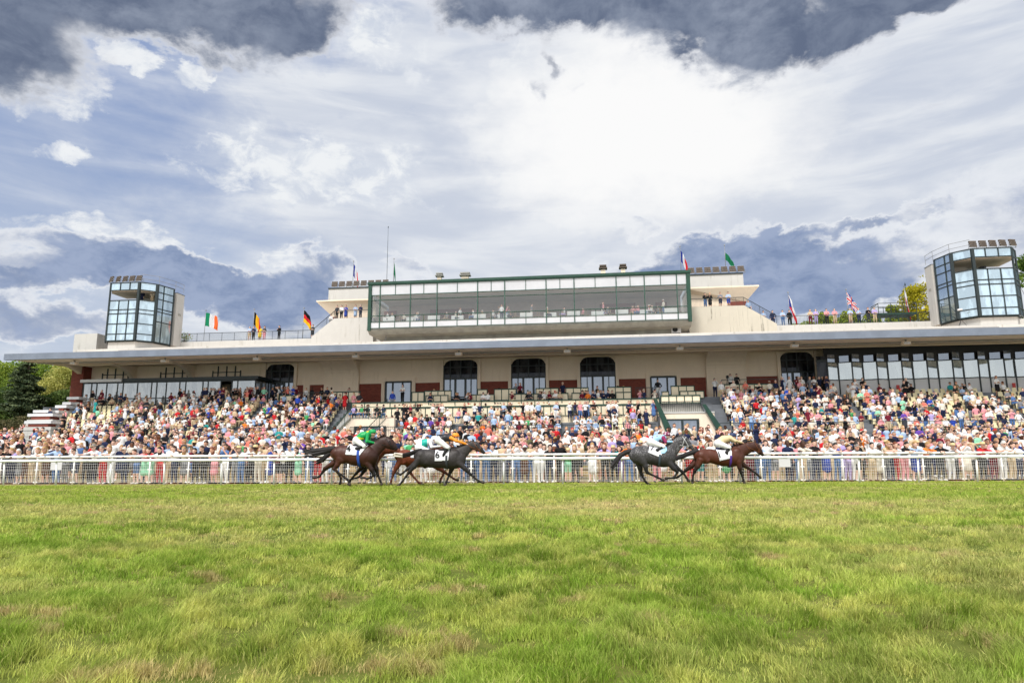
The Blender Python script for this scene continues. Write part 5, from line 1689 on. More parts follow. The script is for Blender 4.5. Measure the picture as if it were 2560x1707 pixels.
# a few people who stand out on the upper landing
for u, yb, z, top, bot, hair, kind, pose, pl in [(872, -1.5, 6.5, 'white', 'mint', 'brown', 'w', 'phone', 'against cream pilaster'), (862, -5.4, 5.6, 'red', 'red', 'black', 'd', 'stand', 'on left stair landing'), (884, -5.4, 5.6, 'pink', 'pink', 'blond', 'w', 'cross', 'on left stair landing'),
                                        (897, -5.2, 5.6, 'charcoal', 'salmon', 'brown', 's', 'hip', 'on left stair landing'), (1789, -3.5, 6.5, 'white', 'navy', 'black', 'm', 'phone', 'on right landing by pilaster'), (1829, -2.5, 7.0, 'white', 'black', 'black', 'm', 'phone', 'on camera stand at right'),
                                        (1845, -2.5, 7.0, 'black', 'black', 'black', 'm', 'cross', 'on camera stand at right'), (981, -5.3, 5.7, 'royal blue', 'grey', 'grey', 'm', 'stand', 'by left square door'), (1006, -3.5, 6.5, 'white', 'black', 'brown', 'w', 'cross', 'by left square door'),
                                        (1646, -3.6, 6.5, 'black', 'white', 'black', 'm', 'hip', 'by right square door'), (129, -9.5, 4.2, 'navy', 'navy', 'brown', 'm', 'stand', 'on left end steps'), (148, -8.7, 4.1, 'maroon', 'maroon', 'brown', 'd', 'sit', 'on left end steps'),
                                        (1470, -5.3, 5.4, 'orange', 'orange', 'black', 'd', 'stand', 'in middle box tier'), (1484, -5.3, 5.4, 'navy', 'navy', 'brown', 'm', 'cross', 'in middle box tier'), (1509, -5.3, 5.4, 'navy', 'navy', 'black', 'm', 'clap', 'in middle box tier'),
                                        (1531, -5.3, 5.4, 'black', 'black', 'brown', 'm', 'stand', 'in middle box tier'), (1456, -5.3, 5.4, 'maroon', 'maroon', 'brown', 'w', 'stand', 'in middle box tier')]:
    add_person(pose, kind, kind == 'm', top, bot, hair, W(bx(u, yb, 1000), yb, z), -PHI + random.uniform(-.2, .2), pl)

# ================================================================== RACEHORSES AND JOCKEYS
K = 9.046


def coat(name, base, leg, dapple=None, rough=0.38):
    m = bpy.data.materials.new(name); m.use_nodes = True
    T = NT(m.node_tree); b = m.node_tree.nodes['Principled BSDF']
    a = T.node('ShaderNodeVertexColor'); a.layer_name = 'Col'
    tc = T.node('ShaderNodeTexCoord')
    n = T.noise(tc.outputs['Object'], 5.0, 6, 0.65, 0.3)
    c = a.outputs[0]
    if dapple:
        vo = T.node('ShaderNodeTexVoronoi'); T.put(vo.inputs['Vector'], tc.outputs['Object']); vo.inputs['Scale'].default_value = 17
        sp = T.node('ShaderNodeSeparateXYZ'); T.put(sp.inputs[0], tc.outputs['Object'])
        f = T.m('MULTIPLY', T.ss(vo.outputs[0], 0.75, 0.1), T.m('MULTIPLY', T.ss(sp.outputs[2], 0.85, 1.45), T.ss(n, 0.3, 0.75)))
        c = T.mix(T.m('MULTIPLY', f, dapple[1]), c, lin(dapple[0]))
    mul = T.node('ShaderNodeMix', data_type='RGBA', blend_type='MULTIPLY'); mul.inputs[0].default_value = 1
    k = T.m('ADD', 0.72, T.m('MULTIPLY', n, 0.6))
    cb = T.node('ShaderNodeCombineColor')
    for i in range(3): T.put(cb.inputs[i], k)
    T.put(mul.inputs[6], c); T.put(mul.inputs[7], cb.outputs[0])
    T.put(b.inputs['Base Color'], mul.outputs[2])
    b.inputs['Roughness'].default_value = rough + .12
    b.inputs['Specular IOR Level'].default_value = 0.35
    bn = T.node('ShaderNodeBump'); bn.inputs['Strength'].default_value = 0.55; bn.inputs['Distance'].default_value = 0.035
    T.put(bn.inputs['Height'], T.noise(T.vm('MULTIPLY', tc.outputs['Object'], (1.0, 1.0, 0.55)), 6.5, 3, 0.5, 0.6)); T.put(b.inputs['Normal'], bn.outputs[0])
    b.inputs['Sheen Weight'].default_value = 0.0
    MATS[name] = m
    return m


M_cloth_num = mat('saddle_cloth_white', (226, 226, 232), 0.8, 0.05, 6.0)
M_leather = mat('brown_leather', (120, 70, 40), 0.5, 0.15)
M_hoof = mat('hoof_horn', (52, 44, 38), 0.5, 0.2)
M_hair_black = mat('mane_black', (26, 22, 22), 0.6, 0.3, 14.0, bump=0.4)
M_hair_red = mat('mane_chestnut', (112, 56, 34), 0.6, 0.3, 14.0, bump=0.4)
M_hair_pale = mat('tail_pale', (200, 190, 176), 0.7, 0.2, 14.0)


def chainp(pts, lab, y0=0.0, sy=1.0, ys=None):
    """pts: (x,z,r) -> capsule prims flattened sideways by sy"""
    P = []
    for i, (p, q) in enumerate(zip(pts[:-1], pts[1:])):
        a = (p[0], (ys[i] if ys else y0), p[1]); b = (q[0], (ys[i + 1] if ys else y0), q[1])
        P.append((np.array(a), np.array(b), p[2], q[2], (1, sy, 1), lab))
    return P


def racehorse(spec):
    ox, Yh = spec['ox'], spec['y']
    dz = spec.get('dz', 0.0)

    def w(X, Y):
        p = at(ox + X / K, 1050 + Y / K, Yh); return p.x, p.z + dz
    s = 1 / K / (FPX / (Yh * 0.985))                  # metres per zoom pixel

    def st(lst, k=1.0):
        out = []
        for (xt, yt, xb_, yb_) in lst:
            a = w(xt, yt); b = w(xb_, yb_)
            out.append(((a[0] + b[0]) / 2, (a[1] + b[1]) / 2, math.hypot(a[0] - b[0], a[1] - b[1]) / 2 * k))
        return out
    P = chainp(st(spec['trunk']), 'trunk', 0, 0.80)
    P += chainp(st(spec['neck'], .90), 'neck', 0, 0.50)
    P += chainp(st(spec['head'], .86), 'head', 0, 0.62)
    # jowl, muzzle width and ears
    for (x, y) in spec['ears']:
        pass
    e = spec['ears']
    for (mx_, my_, mx2, my2, r1_, r2_) in spec.get('muscle', []):
        a = w(mx_, my_); b = w(mx2, my2)
        for sy in (-1, 1):
            P.append((np.array((a[0], sy * .13, a[1])), np.array((b[0], sy * .15, b[1])), r1_, r2_, (1, .8, 1), 'trunk'))
    for sy in (-1, 1):
        a = w(*e[0]); b = w(*e[1])
        P.append((np.array((a[0], sy * .055, a[1])), np.array((b[0], sy * .075, b[1])), .034, .010, (1, .8, 1), 'head'))
    R_ = {'stifle': .15, 'gaskin': .100, 'hock': .060, 'cannon': .037, 'fetlock': .043, 'pastern': .032, 'hoof': .054, 'elbow': .13, 'forearm': .090, 'knee': .052}
    for leg in spec['legs']:
        side = leg[0]; names = leg[1]; pts = leg[2]
        yo = -.15 if side == 'n' else .15
        ch = []
        for nm_, (x, y) in zip(names, pts):
            a = w(x, y); ch.append((a[0], a[1], R_[nm_]))
        P += chainp(ch, 'leg', yo, 0.9)
    V, Q, lab, nm = blob_mesh(P, 0.0165, 0.035)
    # ground contact: lowest hoof touches the turf
    C = V[Q].mean(1)
    base = np.array(lin(spec['col'])); dark = np.array(lin(spec['leg']))
    zc = C[:, 2]
    leg = lab == nm.index('leg') if 'leg' in nm else np.zeros(len(Q), bool)
    hd = lab == nm.index('head')
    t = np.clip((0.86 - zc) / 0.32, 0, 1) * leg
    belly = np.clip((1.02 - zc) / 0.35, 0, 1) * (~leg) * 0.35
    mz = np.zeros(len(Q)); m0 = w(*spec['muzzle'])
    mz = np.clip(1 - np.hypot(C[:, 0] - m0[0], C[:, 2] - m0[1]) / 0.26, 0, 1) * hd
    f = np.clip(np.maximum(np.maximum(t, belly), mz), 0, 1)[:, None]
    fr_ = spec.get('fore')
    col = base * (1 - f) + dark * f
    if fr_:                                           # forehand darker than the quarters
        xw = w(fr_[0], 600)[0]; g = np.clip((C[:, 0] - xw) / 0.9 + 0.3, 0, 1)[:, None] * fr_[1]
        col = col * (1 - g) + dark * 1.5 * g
    root = thing('racehorse', spec['label'], 'horse', (m0[0] - 1.2, Yh, 0), 0, 'galloping racehorses')
    O = np.array((m0[0] - 1.2, 0, 0))
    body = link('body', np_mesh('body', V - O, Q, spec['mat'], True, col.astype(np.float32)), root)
    N = vnormals(V, Q)
    # hooves
    for leg_ in spec['legs']:
        (x, y) = leg_[2][-1]; (xp, yp) = leg_[2][-2]; a = w(x, y); b = w(xp, yp); yo = -.15 if leg_[0] == 'n' else .15
        d = Vector((a[0] - b[0], 0, a[1] - b[1])).normalized()
        hv, hq, _, _ = blob_mesh([(np.array((a[0], yo, a[1])) - np.array(d) * .015, np.array((a[0], yo, a[1])) + np.array(d) * .035, .050, .060, (1, .92, 1), 'h')], .013, .01)
        link('hoof', np_mesh('hoof', hv - O, hq, M_hoof), root)
    # mane and tail
    mp = [w(*p) for p in spec['mane']]
    pr = []
    for i, (p, q) in enumerate(zip(mp[:-1], mp[1:])):
        L = max(2, int(math.hypot(p[0] - q[0], p[1] - q[1]) / 0.045))
        for j in range(L):
            f1 = j / L; x = p[0] + (q[0] - p[0]) * f1; z = p[1] + (q[1] - p[1]) * f1
            r = random.uniform
            pr.append((np.array((x, r(-.03, .03), z - .03)), np.array((x - r(.05, .12), -r(-.03, .09), z + r(.0, .05))), .026, .010, (1, 1, 1), 'm'))
    hv, hq, _, _ = blob_mesh(pr, .012, .02)
    link('mane', np_mesh('mane', hv - O, hq, spec['hair']), root)
    tp = [w(*p) for p in spec['tail']]
    pr = []
    nT = 26
    for k_ in range(nT):
        a = random.uniform(-1, 1); bq = random.uniform(-1, 1); prev = None
        for i in range(len(tp)):
            f1 = i / (len(tp) - 1)
            sp_ = spec['tailw'] * (0.25 + 1.0 * f1)
            p = np.array((tp[i][0] + random.uniform(-.04, .04) * f1 * 2, bq * .09 * (0.4 + f1), tp[i][1] + a * sp_))
            if prev is not None: pr.append((prev, p, .060 * (1 - f1 * .75) + .012, .060 * (1 - f1 * .8) + .005, (1, 1, 1), 't'))
            prev = p
            if k_ % 4 == 0 and i == len(tp) - 2: break
    hv, hq, _, _ = blob_mesh(pr, .014, .03)
    if spec.get('paletip'):
        x0 = w(*spec['paletip'])[0]
        cc = np.where((hv[hq].mean(1)[:, 0] < x0)[:, None], np.array(lin((206, 196, 184))), np.array(lin((30, 27, 27))))
        link('tail', np_mesh('tail', hv - O, hq, MATS.get('tail_mix') or mat_attr('tail_mix', .7, .2, .3, 14), True, cc.astype(np.float32)), root)
    else:
        link('tail', np_mesh('tail', hv - O, hq, spec['tailhair']), root)
    # eyes and nostrils
    ex, ez = w(*spec['eye']); nx, nz = w(*spec['muzzle'])
    g = MB((O[0], 0, 0))
    def surf_y(x, z, side=-1):
        d2 = (V[:, 0] - x) ** 2 + (V[:, 2] - z) ** 2 + (V[:, 1] * side < 0) * 9
        i = np.argsort(d2)[:4]; return V[i, 1].mean()
    for sgn in (-1, 1):
        ys_ = surf_y(ex, ez, sgn)
        hv, hq, _, _ = blob_mesh([(np.array((ex - .01, ys_ + sgn * .002, ez)), np.array((ex + .01, ys_ + sgn * .002, ez)), .020, .020, (1, 1, 1), 'e')], .007, .003)
        link('eye', np_mesh('eye', hv - O, hq, M_shades), root)
    # saddle cloth: a sheet lying on the trunk, and the girth
    def inside(poly, x, z):
        c = np.zeros(len(x), bool); n_ = len(poly)
        for i in range(n_):
            x1, z1 = poly[i]; x2, z2 = poly[(i + 1) % n_]
            cond = ((z1 > z) != (z2 > z)) & (x < (x2 - x1) * (z - z1) / (z2 - z1 + 1e-12) + x1)
            c ^= cond
        return c
    notleg = ~leg

    def sheet(name, poly, off, m, both=True):
        pw = [w(*p) for p in poly]
        mk = inside(pw, C[:, 0], C[:, 2])
        sh = shell(V, Q, N, mk, off)
        if not sh: return None
        me = np_mesh(name, sh[0] - O, sh[1], m)
        o = link(name, me, root)
        md = o.modifiers.new('sol', 'SOLIDIFY'); md.thickness = 0.008; md.offset = 1
        sm = o.modifiers.new('sm', 'SMOOTH'); sm.factor = .5; sm.iterations = 3
        return o
    sheet('saddle_cloth', spec['cloth'], .014, spec.get('clothm') or M_cloth_num)
    sheet('girth', spec['girth'], .020, spec['girthm'])
    if spec.get('cloth2'): sheet('saddle_cloth_trim', spec['cloth2'][0], .024, spec['cloth2'][1])
    # saddle
    a = w(*spec['saddle'][0]); b = w(*spec['saddle'][1])
    hv, hq, _, _ = blob_mesh([(np.array((a[0], 0, a[1])), np.array((b[0], 0, b[1])), .10, .11, (1, 1.5, .55), 's')], .018, .02)
    link('saddle', np_mesh('saddle', hv - O, hq, M_black), root)
    # bridle
    br = MB((O[0], 0, 0))
    for seg in spec['bridle']:
        for (p, q) in zip(seg[:-1], seg[1:]):
            a = w(*p); b = w(*q); n_ = 5
            for i in range(n_):
                f0, f1 = i / n_, (i + 1) / n_
                x0, z0 = a[0] + (b[0] - a[0]) * f0, a[1] + (b[1] - a[1]) * f0
                x1, z1 = a[0] + (b[0] - a[0]) * f1, a[1] + (b[1] - a[1]) * f1
                for sg in (-1, 1):
                    br.tube((x0, surf_y(x0, z0, sg) + sg * .008, z0), (x1, surf_y(x1, z1, sg) + sg * .008, z1), .011, n=5)
    br.build('bridle', spec['bridlem'], root)
    rn = MB((O[0], 0, 0))
    for sg in (-1, 1):
        pts = [w(*p) for p in spec['reins']]
        ys_ = [sg * .09] + [sg * .12] * (len(pts) - 2) + [sg * .05]
        for i in range(len(pts) - 1): rn.tube((pts[i][0], ys_[i], pts[i][1]), (pts[i + 1][0], ys_[i + 1], pts[i + 1][1]), .009, n=5)
    rn.build('reins', spec['bridlem'], root)
    # number on the near side of the cloth
    if spec.get('num'):
        txt, (tx_, ty_), size, rot = spec['num']
        fc = bpy.data.curves.new('number', 'FONT'); fc.body = txt; fc.size = size; fc.extrude = 0.003; fc.align_x = 'CENTER'; fc.align_y = 'CENTER'; fc.offset = 0.006
        tmp = bpy.data.objects.new('tmp', fc); COL.objects.link(tmp)
        dg = bpy.context.evaluated_depsgraph_get()
        me = bpy.data.meshes.new_from_object(tmp.evaluated_get(dg))
        bpy.data.objects.remove(tmp)
        cx, cz = w(tx_, ty_)
        ca, sa = math.cos(rot), math.sin(rot)
        near = (V[:, 1] < 0) & (np.hypot(V[:, 0] - cx, V[:, 2] - cz) < .13)
        yflat = V[near, 1].min() - .028
        for v in me.vertices:
            x, y, zz = v.co
            X = cx + x * ca - y * sa; Z_ = cz + x * sa + y * ca
            v.co = (X - O[0], yflat - zz, Z_)
        me.materials.clear(); me.materials.append(M_black)
        no = link('number', me, root)
        no['label'] = 'black number %s on the white saddle cloth' % txt
    return root, w, O


def jockey(spec, w, Yh):
    J = spec
    g = lambda k: np.array((w(*J[k])[0], 0, w(*J[k])[1]))
    head, sh, hip = g('head'), g('shoulder'), g('hip')
    P = []; I = (1, 1, 1)
    mid = (sh + hip) / 2 + np.array((0, 0, .05))
    P += [(hip, mid, .155, .160, (1, 1.0, .85), 'top'), (mid, sh, .160, .140, (1, 1.05, .85), 'top')]
    P += [(sh + np.array((0, -.13, 0)), sh + np.array((0, .13, 0)), .07, .07, I, 'top')]
    P += [(sh, head + np.array((-.04, 0, -.04)), .055, .05, I, 'skin')]
    P += [(head, head + np.array((.02, 0, 0)), .098, .095, (1, .84, 1.1), 'skin'), (head + np.array((.05, 0, -.06)), head + np.array((.07, 0, -.085)), .05, .035, I, 'skin'),
          (head + np.array((.09, 0, -.01)), head + np.array((.115, 0, -.03)), .011, .015, I, 'skin')]
    hb = hip + np.array((-.02, 0, -.03))
    P += [(hb + np.array((0, -.07, 0)), hb + np.array((0, .07, 0)), .15, .15, (1, .85, 1), 'breech')]
    hands = []
    el, ha = g('elbow'), g('hand'); kn, an, toe = g('knee'), g('ankle'), g('toe')
    for s in (-1, 1):
        o = lambda p, y: p + np.array((0, s * y, 0))
        P += [(o(sh, .15), o(el, .20), .062, .050, I, 'uarm'), (o(el, .20), o(ha, .07), .046, .032, I, 'farm')]
        P += [(o(hb, .09), o(kn, .24), .115, .075, I, 'breech'), (o(kn, .24), o(an, .25), .064, .042, I, 'boot'), (o(an, .25), o(toe, .25), .044, .036, I, 'boot')]
        hands.append((o(ha, .07), (o(ha, .05) - o(el, .18)), np.array((0, 0, 1.0))))
    V, Q, lab, nm = blob_mesh(P, .0155, .03)
    reg = np.array([nm[i] for i in lab])
    N = vnormals(V, Q)
    O = np.array((hip[0], 0, hip[2]))
    bv, bq = [V], [Q]; off = len(V)
    for wr, d, up in hands:
        hv, hq, _, _ = blob_mesh(hand_prims(wr, d, up), .0075, .008); bv.append(hv); bq.append(hq + off); off += len(hv)
    body = link('person', np_mesh('jockey_body', np.concatenate(bv) - O, np.concatenate(bq), M_skin['light']), None, (hip[0], Yh, hip[2]))
    tag(body, J['label'], 'jockey', 'jockeys riding in the race')

    def gar(name, regs, off_, m):
        sh_ = shell(V, Q, N, np.isin(reg, regs), off_)
        if sh_: return link(name, np_mesh(name, sh_[0] - O, sh_[1], m), body)
    gar('silks', ['top'], .016, J['silk']); gar('sleeves', ['uarm', 'farm'] if not J.get('fore') else ['uarm'], .012, J['sleeve'])
    if J.get('fore'): gar('forearm_sleeve', ['farm'], .012, J['fore'])
    gar('breeches', ['breech'], .012, M_white2); gar('boots', ['boot'], .014, M_black)
    hp_ = head + np.array((-.005, 0, .045))
    hv, hq, _, _ = blob_mesh([(hp_ + np.array((-.025, 0, 0)), hp_ + np.array((.02, 0, .005)), .128, .122, (1, .9, .88), 'h')], .016, .02)
    keep = hv[hq].mean(1)[:, 2] > hp_[2] - .045
    idx, inv = np.unique(hq[keep], return_inverse=True)
    link('helmet', np_mesh('helmet', hv[idx] - O, inv.reshape(-1, 4), J['cap']), body)
    b = MB(tuple(O)); b.add([(hp_[0] + .06, -.07, hp_[2] - .02), (hp_[0] + .19, -.05, hp_[2] - .035), (hp_[0] + .19, .05, hp_[2] - .035), (hp_[0] + .06, .07, hp_[2] - .02),
                             (hp_[0] + .06, -.07, hp_[2] - .005), (hp_[0] + .19, -.05, hp_[2] - .028), (hp_[0] + .19, .05, hp_[2] - .028), (hp_[0] + .06, .07, hp_[2] - .005)],
                            [(0, 3, 2, 1), (4, 5, 6, 7), (0, 1, 5, 4), (1, 2, 6, 5), (2, 3, 7, 6), (3, 0, 4, 7)])
    b.build('helmet_peak', J['cap'], body)
    gl = MB(tuple(O))
    for s in (-1, 1): gl.box(head[0] + .07, head[0] + .105, s * .045 - .03, s * .045 + .03, head[2] - .025, head[2] + .012)
    gl.box(head[0] - .06, head[0] + .08, -.088, -.083, head[2] - .012, head[2] + .006)
    gl.build('goggles', M_shades, body)
    if J.get('band'):
        m, (a, c) = J['band']
        xa, xb_ = w(*a)[0], w(*c)[0]
        Cc = V[Q].mean(1)
        sh_ = shell(V, Q, N, (reg == 'top') & (Cc[:, 0] > xa) & (Cc[:, 0] < xb_), .021)
        if sh_: link('silks_band', np_mesh('silks_band', sh_[0] - O, sh_[1], m), body)
    if J.get('strap'):
        m, fn = J['strap']
        Cc = V[Q].mean(1); sh_ = shell(V, Q, N, (reg == 'top') & fn(Cc), .021)
        if sh_: link('silks_trim', np_mesh('silks_trim', sh_[0] - O, sh_[1], m), body)
    return body


def spotted(name, base, spot, scale):
    m = bpy.data.materials.new(name); m.use_nodes = True
    T = NT(m.node_tree); b = m.node_tree.nodes['Principled BSDF']
    tc = T.node('ShaderNodeTexCoord'); vo = T.node('ShaderNodeTexVoronoi'); T.put(vo.inputs['Vector'], tc.outputs['Object']); vo.inputs['Scale'].default_value = scale
    vo.inputs['Randomness'].default_value = 0.35
    T.put(b.inputs['Base Color'], T.mix(T.ss(vo.outputs[0], 0.34, 0.28), lin(base), lin(spot))); b.inputs['Roughness'].default_value = 0.5
    MATS[name] = m
    return m


S_green = mat('silk_green', (20, 158, 84), 0.4, 0.08); S_yellow = mat('silk_yellow', (232, 222, 50), 0.45, 0.05); S_white = mat('silk_white', (232, 232, 238), 0.4, 0.04)
S_teal = mat('silk_teal', (30, 176, 160), 0.45, 0.05); S_black = mat('silk_black', (44, 42, 48), 0.4, 0.1); S_orange = mat('silk_orange', (244, 150, 44), 0.45, 0.06)
S_cream = mat('silk_cream', (218, 196, 156), 0.5, 0.06); S_navy = mat('silk_navy', (36, 52, 92), 0.4, 0.08); S_blue = spotted('silk_blue_spots', (164, 208, 238), (120, 32, 84), 6.5)
S_maroon = mat('silk_maroon', (140, 26, 84), 0.45, 0.06); S_mspot = spotted('cap_spots', (122, 30, 78), (232, 226, 232), 11); S_ltblue = mat('silk_light_blue', (160, 206, 238), 0.45, 0.05)
HL = ['stifle', 'gaskin', 'hock', 'cannon', 'fetlock', 'pastern', 'hoof']
FLg = ['elbow', 'forearm', 'knee', 'cannon', 'fetlock', 'pastern', 'hoof']

C_bay = coat('coat_dark_bay', 0, 0, rough=.36); C_grey = coat('coat_dark_grey', 0, 0, ((104, 99, 98), .4), .42); C_dap = coat('coat_dapple_grey', 0, 0, ((168, 166, 170), .75), .42)
C_bay2 = coat('coat_bay', 0, 0, rough=.36); C_ch = coat('coat_chestnut', 0, 0, rough=.4)

H4, w4, O4h = racehorse(dict(ox=740, muscle=[(930, 740, 1040, 900, .20, .15), (1640, 700, 1580, 960, .17, .13)], y=27.75, label='dark bay racehorse with number 4 cloth and blue girth, ridden in green silks', mat=C_bay, col=(72, 38, 28), leg=(17, 13, 13), fore=(1500, .55), hair=M_hair_black, tailhair=M_hair_black,
    trunk=[(900, 625, 900, 880), (1000, 570, 1010, 960), (1180, 575, 1190, 975), (1350, 590, 1340, 1025), (1520, 590, 1500, 1050), (1640, 590, 1640, 1045), (1690, 700, 1710, 1010)],
    neck=[(1560, 590, 1710, 930), (1700, 520, 1850, 830), (1810, 460, 1930, 730), (1910, 390, 1990, 650), (2010, 350, 2050, 590)],
    head=[(2030, 370, 2050, 620), (2120, 400, 2110, 670), (2215, 500, 2180, 680), (2285, 590, 2230, 690)], ears=[(2015, 350), (2005, 262)], eye=(2120, 480), muzzle=(2295, 640),
    legs=[('f', HL, [(950, 880), (800, 985), (625, 1085), (560, 1200), (500, 1280), (440, 1300), (395, 1300)]),
          ('n', HL, [(1010, 880), (960, 1010), (880, 1100), (1030, 1225), (1170, 1330), (1215, 1385), (1228, 1435)]),
          ('n', FLg, [(1640, 980), (1720, 1110), (1790, 1230), (1710, 1290), (1625, 1325), (1570, 1300), (1520, 1300)]),
          ('f', FLg, [(1740, 960), (1800, 1100), (1835, 1240), (1868, 1320), (1895, 1385), (1908, 1415), (1915, 1440)])],
    mane=[(1670, 530), (1790, 470), (1900, 390), (2000, 340), (2040, 330)], tail=[(860, 640), (760, 660), (600, 700), (400, 740), (200, 720)], tailw=.15,
    cloth=[(1210, 520), (1660, 520), (1630, 600), (1480, 800), (1150, 780)], girth=[(1405, 690), (1470, 690), (1485, 1060), (1425, 1060)], girthm=mat('girth_blue', (34, 72, 160), .7),
    saddle=[(1340, 575), (1560, 575)], bridle=[[(2040, 400), (2140, 560), (2200, 590)], [(2150, 470), (2150, 660)], [(2060, 380), (2160, 400)], [(2210, 530), (2180, 670)]], bridlem=M_black,
    reins=[(2190, 600), (1960, 560), (1790, 520)], num=('4', (1228, 650), .33, -.03)))
jockey(dict(label='jockey in green and yellow silks and green cap crouched on number four', head=(1735, 292), shoulder=(1640, 320), hip=(1390, 440), elbow=(1625, 480), hand=(1765, 512), knee=(1560, 590), ankle=(1400, 640), toe=(1480, 690),
            silk=S_green, sleeve=S_green, cap=S_green, strap=(S_yellow, lambda C: (np.abs(C[:, 0] - (w4(1640, 0)[0])) < .035) | ((np.abs(C[:, 2] - w4(0, 420)[1]) < .03) & (C[:, 0] < w4(1560, 0)[0])))), w4, 27.75)

HB, wb, _ = racehorse(dict(ox=738, y=28.75, label='very dark racehorse almost hidden behind number four, extra legs and muzzle showing', mat=C_bay, col=(48, 32, 28), leg=(15, 12, 12), hair=M_hair_black, tailhair=M_hair_black,
    trunk=[(930, 655, 930, 880), (1010, 610, 1020, 940), (1180, 620, 1190, 950), (1350, 630, 1340, 1000), (1520, 640, 1500, 1025), (1640, 640, 1640, 1020), (1680, 730, 1700, 990)],
    neck=[(1560, 630, 1700, 900), (1700, 580, 1830, 820), (1810, 530, 1920, 750), (1910, 480, 1990, 690), (1990, 450, 2030, 650)],
    head=[(2000, 470, 2030, 680), (2090, 500, 2080, 720), (2190, 590, 2150, 735), (2265, 650, 2215, 735)], ears=[(1990, 450), (1985, 400)], eye=(2100, 560), muzzle=(2265, 700),
    legs=[('f', HL, [(950, 880), (800, 1010), (650, 1120), (590, 1200), (525, 1270), (475, 1290), (425, 1285)]),
          ('n', HL, [(1010, 890), (950, 1040), (890, 1095), (985, 1190), (1055, 1310), (1050, 1370), (1037, 1415)]),
          ('n', FLg, [(1580, 970), (1510, 1080), (1390, 1210), (1320, 1290), (1255, 1360), (1238, 1400), (1228, 1435)]),
          ('f', FLg, [(1600, 970), (1560, 1120), (1455, 1270), (1360, 1310), (1270, 1325), (1235, 1350), (1215, 1390)])],
    mane=[(1670, 590), (1790, 540), (1900, 480)], tail=[(880, 700), (780, 760), (680, 830), (600, 900), (520, 950)], tailw=.08,
    cloth=[(1230, 590), (1640, 590), (1610, 640), (1480, 760), (1190, 740)], girth=[(1405, 760), (1460, 760), (1460, 1010), (1415, 1010)], girthm=M_black,
    saddle=[(1340, 625), (1540, 625)], bridle=[[(2140, 540), (2130, 720)], [(2200, 600), (2160, 730)]], bridlem=M_black, reins=[(2190, 680), (1960, 620), (1790, 570)]))
jockey(dict(label='jockey in navy silks almost hidden behind the rider of number four', head=(1715, 345), shoulder=(1620, 372), hip=(1395, 480), elbow=(1605, 520), hand=(1740, 555), knee=(1560, 620), ankle=(1420, 680), toe=(1490, 720),
            silk=S_navy, sleeve=S_navy, cap=S_navy), wb, 28.75)

HC, wc, _ = racehorse(dict(ox=960, muscle=[(400, 800, 450, 940, .19, .14)], y=28.35, label='chestnut racehorse half hidden behind the dark grey, rider in white and teal', mat=C_ch, col=(112, 54, 32), leg=(84, 40, 26), hair=M_hair_red, tailhair=M_hair_red,
    trunk=[(350, 700, 340, 920), (470, 665, 470, 1010), (640, 690, 640, 1030), (800, 720, 800, 1060), (960, 720, 960, 1070), (1060, 690, 1080, 1060), (1130, 760, 1140, 1030)],
    neck=[(1000, 700, 1130, 930), (1130, 640, 1230, 850), (1240, 590, 1320, 770), (1350, 540, 1400, 700)],
    head=[(1390, 540, 1400, 690), (1480, 540, 1460, 680), (1550, 580, 1520, 670)], ears=[(1390, 545), (1400, 500)], eye=(1440, 575), muzzle=(1555, 625),
    legs=[('n', HL, [(400, 890), (300, 1060), (235, 1190), (205, 1280), (178, 1370), (170, 1410), (165, 1440)]),
          ('f', HL, [(480, 900), (560, 1060), (590, 1200), (680, 1310), (770, 1410), (815, 1440), (845, 1452)]),
          ('n', FLg, [(1080, 980), (1230, 1080), (1400, 1190), (1510, 1270), (1590, 1325), (1625, 1345), (1655, 1350)]),
          ('f', FLg, [(1130, 980), (1250, 1060), (1350, 1160), (1325, 1250), (1275, 1330), (1270, 1365), (1262, 1385)])],
    mane=[(1110, 640), (1240, 590), (1350, 540)], tail=[(330, 700), (180, 690), (0, 700), (-110, 800), (-180, 920)], tailw=.13,
    cloth=[(600, 650), (980, 650), (980, 880), (620, 850)], girth=[(900, 800), (950, 800), (950, 1080), (900, 1080)], girthm=M_black,
    saddle=[(780, 700), (950, 700)], bridle=[[(1400, 560), (1500, 640)]], bridlem=M_leather, reins=[(1500, 640), (1380, 620), (1270, 590)]))
jockey(dict(label='jockey in white silks with teal hoop and white cap on the chestnut', head=(1150, 440), shoulder=(1050, 490), hip=(800, 600), elbow=(1090, 610), hand=(1270, 592), knee=(1000, 690), ankle=(860, 760), toe=(930, 800),
            silk=S_white, sleeve=S_white, cap=S_white, band=(S_teal, ((870, 500), (985, 500)))), wc, 28.35)

